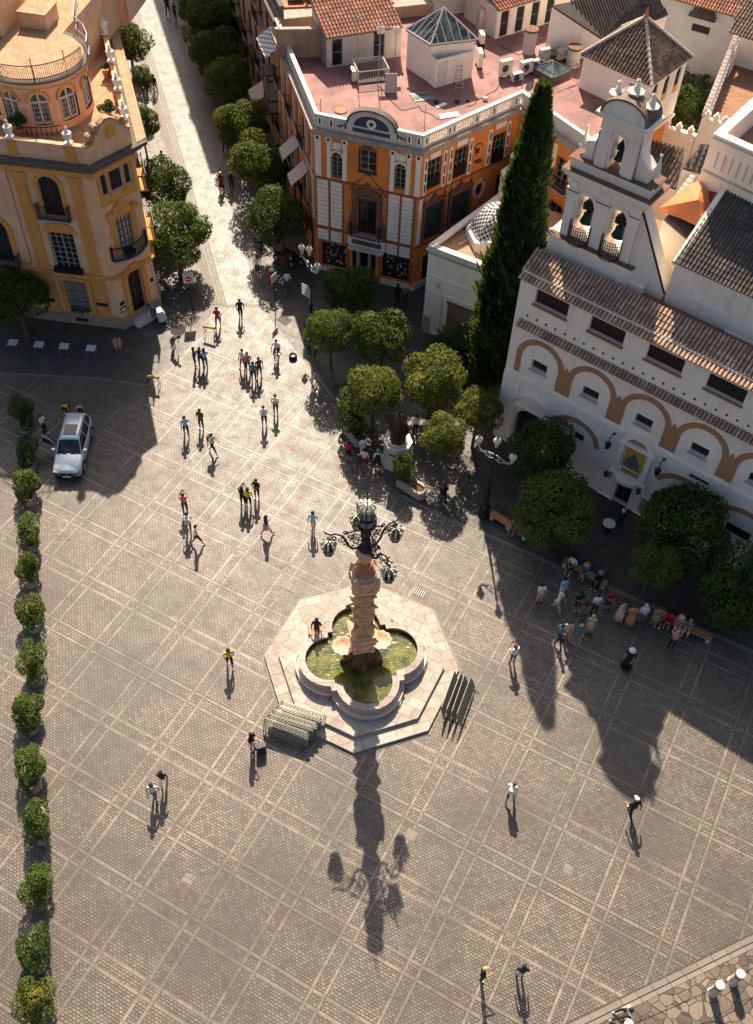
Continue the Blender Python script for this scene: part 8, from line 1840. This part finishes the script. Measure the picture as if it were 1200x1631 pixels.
# stone posts with a chain
cp = [(11.76, 10.2), (15.93, 11.95), (16.92, 12.45), (21.0, 14.6)]
for i, ((x, y), lb_) in enumerate(zip(cp, ('at the bottom edge beside the lounging person', 'left of the close pair at the lower right', 'right of the close pair at the lower right', 'outside the right edge'))):
    t = thing('stone_post', 'round stone post with a pale top, '+lb_, 'post', (x, y, .18), group='stone posts joined by a chain'); b = MB(); b.lathe([(.23, 0), (.22, .06), (.20, .08), (.185, 1.15), (.21, 1.17), (.21, 1.27), (.17, 1.3)], 20); obj('shaft', b, 'marble', t, smooth=False); b = MB(); b.lathe([(.195, 1.02), (.215, 1.05), (.195, 1.08)], 20); obj('iron_collar', b, 'iron', t)
t = thing('chain', 'dark chain slung between the stone posts at the bottom right', 'chain', (cp[0][0], cp[0][1], .18), world=True); b = MB()
for i in range(3):
    a, c = Vector((*cp[i], 1.24)), Vector((*cp[i+1], 1.24)); L_ = (c-a).length; n = int(L_/.09); sag = .10*L_/2
    for k in range(n):
        q = (k+.5)/n; p = a.lerp(c, q)-Vector((0, 0, sag*4*q*(1-q))); d_ = (c-a).normalized(); s2 = Vector((-d_.y, d_.x, 0)) if k % 2 else Vector((0, 0, 1)); b.tube([tuple(p-d_*.055), tuple(p-d_*.03+s2*.022), tuple(p+d_*.03+s2*.022), tuple(p+d_*.055), tuple(p+d_*.03-s2*.022), tuple(p-d_*.03-s2*.022), tuple(p-d_*.055)], .011, 4, cap=False)
obj('links', b, 'iron', t); done()
# wall lanterns either side of the shrine
for u, z, lab in ((7.75, 4.7, 'black iron lantern on a curled bracket left of the shrine'), (11.0, 4.75, 'black iron lantern on a curled bracket right of the shrine')):
    q = K((u, 0, 0)); t = thing('wall_lantern', lab, 'lantern', (q[0], q[1], z), rz=radians(-35.6), group='wall lanterns beside the shrine'); b = MB(); b.tube([(0, 0, .5), (0, -.2, .75), (0, -.5, .7), (0, -.6, .45), (0, -.6, .3)], .028, 6); b.ball((0, -.05, .55), .09, 6); obj('bracket', b, 'iron', t)
    b = MB(); b.lathe([(.05, -.3), (.14, -.22), (.2, .1), (.22, .14), (.12, .26), (.03, .32)], 6, (0, -.6, 0)); obj('lantern', b, 'iron', t); b = MB(); b.lathe([(.12, -.18), (.172, .06)], 6, (0, -.6, 0)); obj('pane', b, LM, t)
# ------------------------------------------------------------ clutter on the pink terrace
GA = 'air conditioners on the pink terrace'
def aircon(px, py, rz, lab, w_=.85, h=.65, base=.0, z=None):
    p = gp(px, py, ZT); t = thing('air_conditioner', lab, 'air conditioner', (p.x, p.y, ZT+base), rz=radians(rz), group=GA)
    b = MB(); b.box(-w_/2, w_/2, -.16, .16, .05, h); obj('case', b, 'acwhite', t); b = MB(); b.slab(arc_pts(0, 0, .26, .26, 360, 0, 20)[:-1], 0, .012); b.v = [(x-w_*.12, -.162-y, h/2+.03+zz) for x, y, zz in b.v]
    for k in range(5): b.box(-w_*.12-.26, -w_*.12+.26, -.185, -.176, h/2-.2+k*.1, h/2-.19+k*.1)
    obj('fan_grille', b, 'acdark', t)
    for s_ in (-1, 1): b = MB(); b.box(s_*w_*.35-.04, s_*w_*.35+.04, -.2, .2, -base if base else 0, .049); obj('foot', b, 'iron', t)
aircon(563, 126, -75, 'cream air conditioner standing left of the roof railing', .8, .8); aircon(804, 122, 30, 'tall cream air conditioner, leftmost of the cluster by the round vent', .95, 1.15, .1); aircon(823, 128, 30, 'small cream air conditioner low in front of the cluster', .8, .6); aircon(837, 118, 30, 'cream air conditioner in the middle of the cluster', 1.0, .9, .1); aircon(850, 113, 30, 'cream air conditioner at the right of the cluster', .7, .75, .1)
aircon(866, 96, 205, 'air conditioner turned away, left of three behind the small pyramid', .85, .8, .1); aircon(880, 90, 205, 'air conditioner turned away, middle of three behind the small pyramid', .85, .8, .1); aircon(894, 96, 205, 'air conditioner turned away, right of three behind the small pyramid', .8, .75, .1); aircon(763, 106, 100, 'air conditioner standing against the hut wall, the nearer of two', .85, 1.1, .1); aircon(766, 75, 100, 'air conditioner standing against the hut wall, the farther of two', .8, .7, .4)
for px, py, r, h, m_, lab in ((842, 82, .48, 1.7, 'stucco_shade', 'tall pale round vent stack with a dirty top'), (912, 103, .5, 1.35, 'acwhite', 'stout stained round vent stack beside the tower')):
    p = gp(px, py, ZT); t = thing('vent_stack', lab, 'chimney', (p.x, p.y, ZT), group='round vent stacks'); b = MB(); b.lathe([(r+.04, 0), (r, .05), (r, h), (r-.08, h+.01), (r-.08, h-.3)], 22); obj('stack', b, m_, t, smooth=False); b = MB(); b.lathe([(r+.01, h-.16), (r+.05, h-.1), (r+.05, h+.02), (r-.09, h+.03)], 22); obj('rim', b, 'brownstone', t)
p = gp(878, 118, ZT); t = thing('small_skylight', 'low glazed pyramid skylight in a black railing on the pink terrace', 'skylight', (p.x, p.y, ZT), rz=radians(42)); b = MB(); b.add([(-.95, -.95, .45), (.95, -.95, .45), (.95, .95, .45), (-.95, .95, .45), (0, 0, .95)], [(0, 1, 4), (1, 2, 4), (2, 3, 4), (3, 0, 4)]); obj('glass', b, 'skyglass', t, recalc=False); b = MB()
for s_ in range(4):
    c = [(-.97, -.97), (.97, -.97), (.97, .97), (-.97, .97)]; a_, b2 = c[s_], c[(s_+1) % 4]; b.tube([(*a_, .44), (*b2, .44)], .03, 4); b.tube([(*a_, .45), (0, 0, .97)], .025, 4)
    for k in range(1, 9): q = k/9; x, y = ln(a_, b2, q); f_ = 1-abs(q-.5)*2; b.tube([(x, y, .46), (x*(1-f_), y*(1-f_), .46+.5*f_)], .012, 4)
obj('glazing_bars', b, 'ironlight', t); b = MB(); b.prism([(-.98, -.98), (.98, -.98), (.98, .98), (-.98, .98)], 0, .40); obj('kerb', b, 'darkstone', t)
b = MB()
for x, y in ((-1.25, -1.25), (1.25, -1.25), (1.25, 1.25), (-1.25, 1.25)): b.tube([(x, y, 0), (x, y, .9)], .025, 5)
for z in (.9,): b.tube([(-1.25, -1.25, z), (1.25, -1.25, z), (1.25, 1.25, z), (-1.25, 1.25, z), (-1.25, -1.25, z)], .025, 5)
obj('railing', b, 'iron', t)
p = gp(595, 132, ZT); t = thing('roof_light_railing', 'pale railing round a dark light well in front of the penthouse', 'railing', (p.x, p.y, ZT), rz=radians(17)); b = MB(); b.box(-1.05, 1.05, 0, 1.7, .0, .12); obj('well_cover', b, 'void', t); b = MB()
for x0, y0, x1, y1 in ((-1.1, -.05, 1.1, -.05), (1.1, -.05, 1.1, 1.75), (1.1, 1.75, -1.1, 1.75), (-1.1, 1.75, -1.1, -.05)):
    b.tube([(x0, y0, .95), (x1, y1, .95)], .04, 5); b.tube([(x0, y0, 0), (x0, y0, .95)], .04, 5)
    n = int(max(abs(x1-x0), abs(y1-y0))/.12)
    for k in range(n): q = k/n; b.tube([(x0+(x1-x0)*q, y0+(y1-y0)*q, .05), (x0+(x1-x0)*q, y0+(y1-y0)*q, .95)], .010, 4)
obj('railing', b, 'acwhite', t)
p = gp(623, 147, ZT); t = thing('leaning_panel', 'big pale grey panel leaning beside the light well railing', 'panel', (p.x, p.y, ZT), rz=radians(8)); b = MB(); b.box(-.42, .42, -.03, .03, 0, 1.25); o = obj('sheet', b, 'ironlight', t); o.rotation_euler = (radians(-16), 0, 0); b = MB(); b.box(-.44, .44, -.05, -.031, 0, .05); b.box(-.44, .44, -.05, -.031, 1.2, 1.25); obj('battens', b, 'metal', t).rotation_euler = (radians(-16), 0, 0)
for px, py, w_, h, rz, m_, lab in ((673, 154, 1.5, .95, 20, 'skyglass', 'pale blue glass panel lying flat on the pink terrace'), (703, 168, .85, .3, 40, 'urnwhite', 'narrow white board lying on the pink terrace'), (716, 184, 1.4, .5, 20, 'urnwhite', 'white sheet lying by the balustrade')):
    p = gp(px, py, ZT); t = thing('loose_board', lab, 'board', (p.x, p.y, ZT), rz=radians(rz), group='boards left on the pink terrace'); b = MB(); b.box(-w_/2, w_/2, -h/2, h/2, .015, .05); obj('board', b, m_, t); b = MB(); b.box(-w_/2-.02, w_/2+.02, -h/2-.02, -h/2, .0, .055); b.box(-w_/2-.02, w_/2+.02, h/2, h/2+.02, 0, .055); obj('edge_strip', b, 'metal', t)
for px, py, s_, lab in ((695, 164, .35, 'small black box beside the blue glass panel'), (728, 163, .3, 'black tool bag below the stepladder'), (745, 161, .2, 'tiny dark lump to the right of the tool bag'), (773, 159, .35, 'grey open crate near the balustrade')):
    p = gp(px, py, ZT); t = thing('tool_box', lab, 'box', (p.x, p.y, ZT), rz=s_*9, group='odds and ends on the pink terrace'); b = MB(); b.prism([(-s_/2, -s_*.35), (s_/2, -s_*.4), (s_*.45, s_*.35), (-s_*.4, s_*.4)], 0, s_*.6); obj('box', b, 'black' if s_ != .35 or px < 700 else 'stucco_shade', t); b = MB(); b.tube([(-s_*.3, 0, s_*.6), (0, 0, s_*.9), (s_*.3, 0, s_*.6)], .012, 4); obj('handle', b, 'ironlight', t)
p = gp(730, 138, ZT); t = thing('stepladder', 'metal stepladder standing open beside the white cabin', 'ladder', (p.x, p.y, ZT), rz=radians(10))
for s_, nm in ((-1, 'front_frame'), (1, 'rear_frame')):
    b = MB()
    for x in (-1, 1): b.tube([(x*.26, s_*.42, 0), (x*.18, 0, 1.75)], .022, 5)
    for k in range(6): q = (k+.6)/6.5; b.box(-.26+.08*q, .26-.08*q, s_*.42*(1-q)-.03, s_*.42*(1-q)+.03, 1.75*q-.01, 1.75*q+.02)
    obj(nm, b, 'metal', t)
p = gp(543, 176, ZT); t = thing('roof_hatch', 'round brown cover flush on the pink terrace near the blue crest', 'hatch', (p.x, p.y, ZT)); b = MB(); b.lathe([(.42, 0), (.42, .06), (.02, .08)], 20); obj('cover', b, 'terracotta', t); b = MB(); b.lathe([(.44, 0), (.47, .03), (.44, .05)], 20); obj('rim', b, 'brownstone', t)
p = gp(840, 152, ZT); t = thing('satellite_dish', 'small grey satellite dish behind the balustrade', 'satellite dish', (p.x, p.y, ZT), rz=.6); b = MB(); b.lathe([(.01, 0), (.2, .03), (.36, .10), (.37, .11), (.2, .05), (.01, .02)], 18); b.v = [(x, -z*1.0-.0, y+.75) for x, y, z in b.v]; obj('dish', b, 'ironlight', t, smooth=True); b = MB(); b.tube([(0, 0, 0), (0, 0, .75), (0, -.1, .72)], .025, 6); b.tube([(0, -.05, .5), (0, -.4, .72)], .012, 4); obj('mast', b, 'metal', t)
def antenna(px, py, h, lab, rz, kind=0):
    p = gp(px, py, ZT); t = thing('aerial_mast', lab, 'aerial', (p.x, p.y, ZT), rz=radians(rz), group='aerial masts on the pink terrace'); b = MB(); b.tube([(0, 0, 0), (0, 0, h)], .028, 6); obj('mast', b, 'ironlight', t); b = MB()
    if kind == 0:
        b.tube([(-.7, 0, h-.1), (.6, 0, h-.1)], .014, 4)
        for k in range(9): b.tube([(-.65+k*.14, -.28+.015*k, h-.1), (-.65+k*.14, .28-.015*k, h-.1)], .008, 4)
    elif kind == 1:
        b.box(-.25, .25, -.02, .02, h-.55, h-.05)
        for k in range(5): b.box(-.28, .28, .021, .03, h-.5+k*.1, h-.48+k*.1)
    else: b.tube([(-.3, 0, h-.5), (0, 0, h-.5)], .012, 4); b.ball((-.3, 0, h-.45), .05, 5)
    obj('aerial', b, 'urnwhite' if kind == 1 else 'ironlight', t)
antenna(602, 137, 4.6, 'tallest thin aerial mast beside the light well', 20); antenna(569, 122, 4.2, 'thin aerial mast by the left air conditioner', 70); antenna(605, 117, 3.4, 'aerial mast with a pale grid plate, left of two', 10, 1); antenna(629, 108, 3.0, 'aerial mast with a pale grid plate, right of two', 10, 1); antenna(676, 203, 1.7, 'thin pole with a side arm at the balustrade corner', 20, 2); antenna(830, 150, 1.8, 'thin dark pole near the satellite dish', 20, 2); antenna(511, 175, .9, 'short thin rod near the left end of the balustrade', 20, 2); antenna(447, 92, 2.6, 'thin mast on the wall left of the penthouse', 20, 2)
random.seed(21)
for k, (px, py) in enumerate(((905, 66), (915, 70), (924, 66), (918, 62))):
    p = gp(px, py+4, ZT); t = thing('cloth_bundle', 'pale rubbish bundle in the heap by the rear coping', 'bundle', (p.x, p.y, ZT), group='heap of pale bundles'); b = MB(); b.lathe([(.05, 0), (.3, .1), (.34, .3), (.2, .5), (.05, .55)], 10, wob=lambda t_, z: 1+.15*sin(3*t_+k)+.1*sin(5*t_)); obj('bundle', b, 'urnwhite', t, smooth=False)

t = thing('roof_cable', 'thin dark cable trailing across the pink terrace from the aerial to the coping', 'cable', gp(600, 150, ZT), world=True); b = MB()
for pts in (((603, 138), (640, 175), (665, 170), (700, 190)), ((744, 170), (780, 150), (800, 132)), ((790, 70), (830, 88), (870, 60), (900, 66))):
    P_ = [gp(x, y, ZT+.03) for x, y in pts]; Q = []
    for i in range(len(P_)-1):
        for k in range(6): Q.append(P_[i].lerp(P_[i+1], k/6)+Vector((.12*sin(i*4+k*1.3), .12*cos(k*1.9), 0)))
    b.tube(Q+[P_[-1]], .02, 4)
obj('cable', b, 'black', t); done()
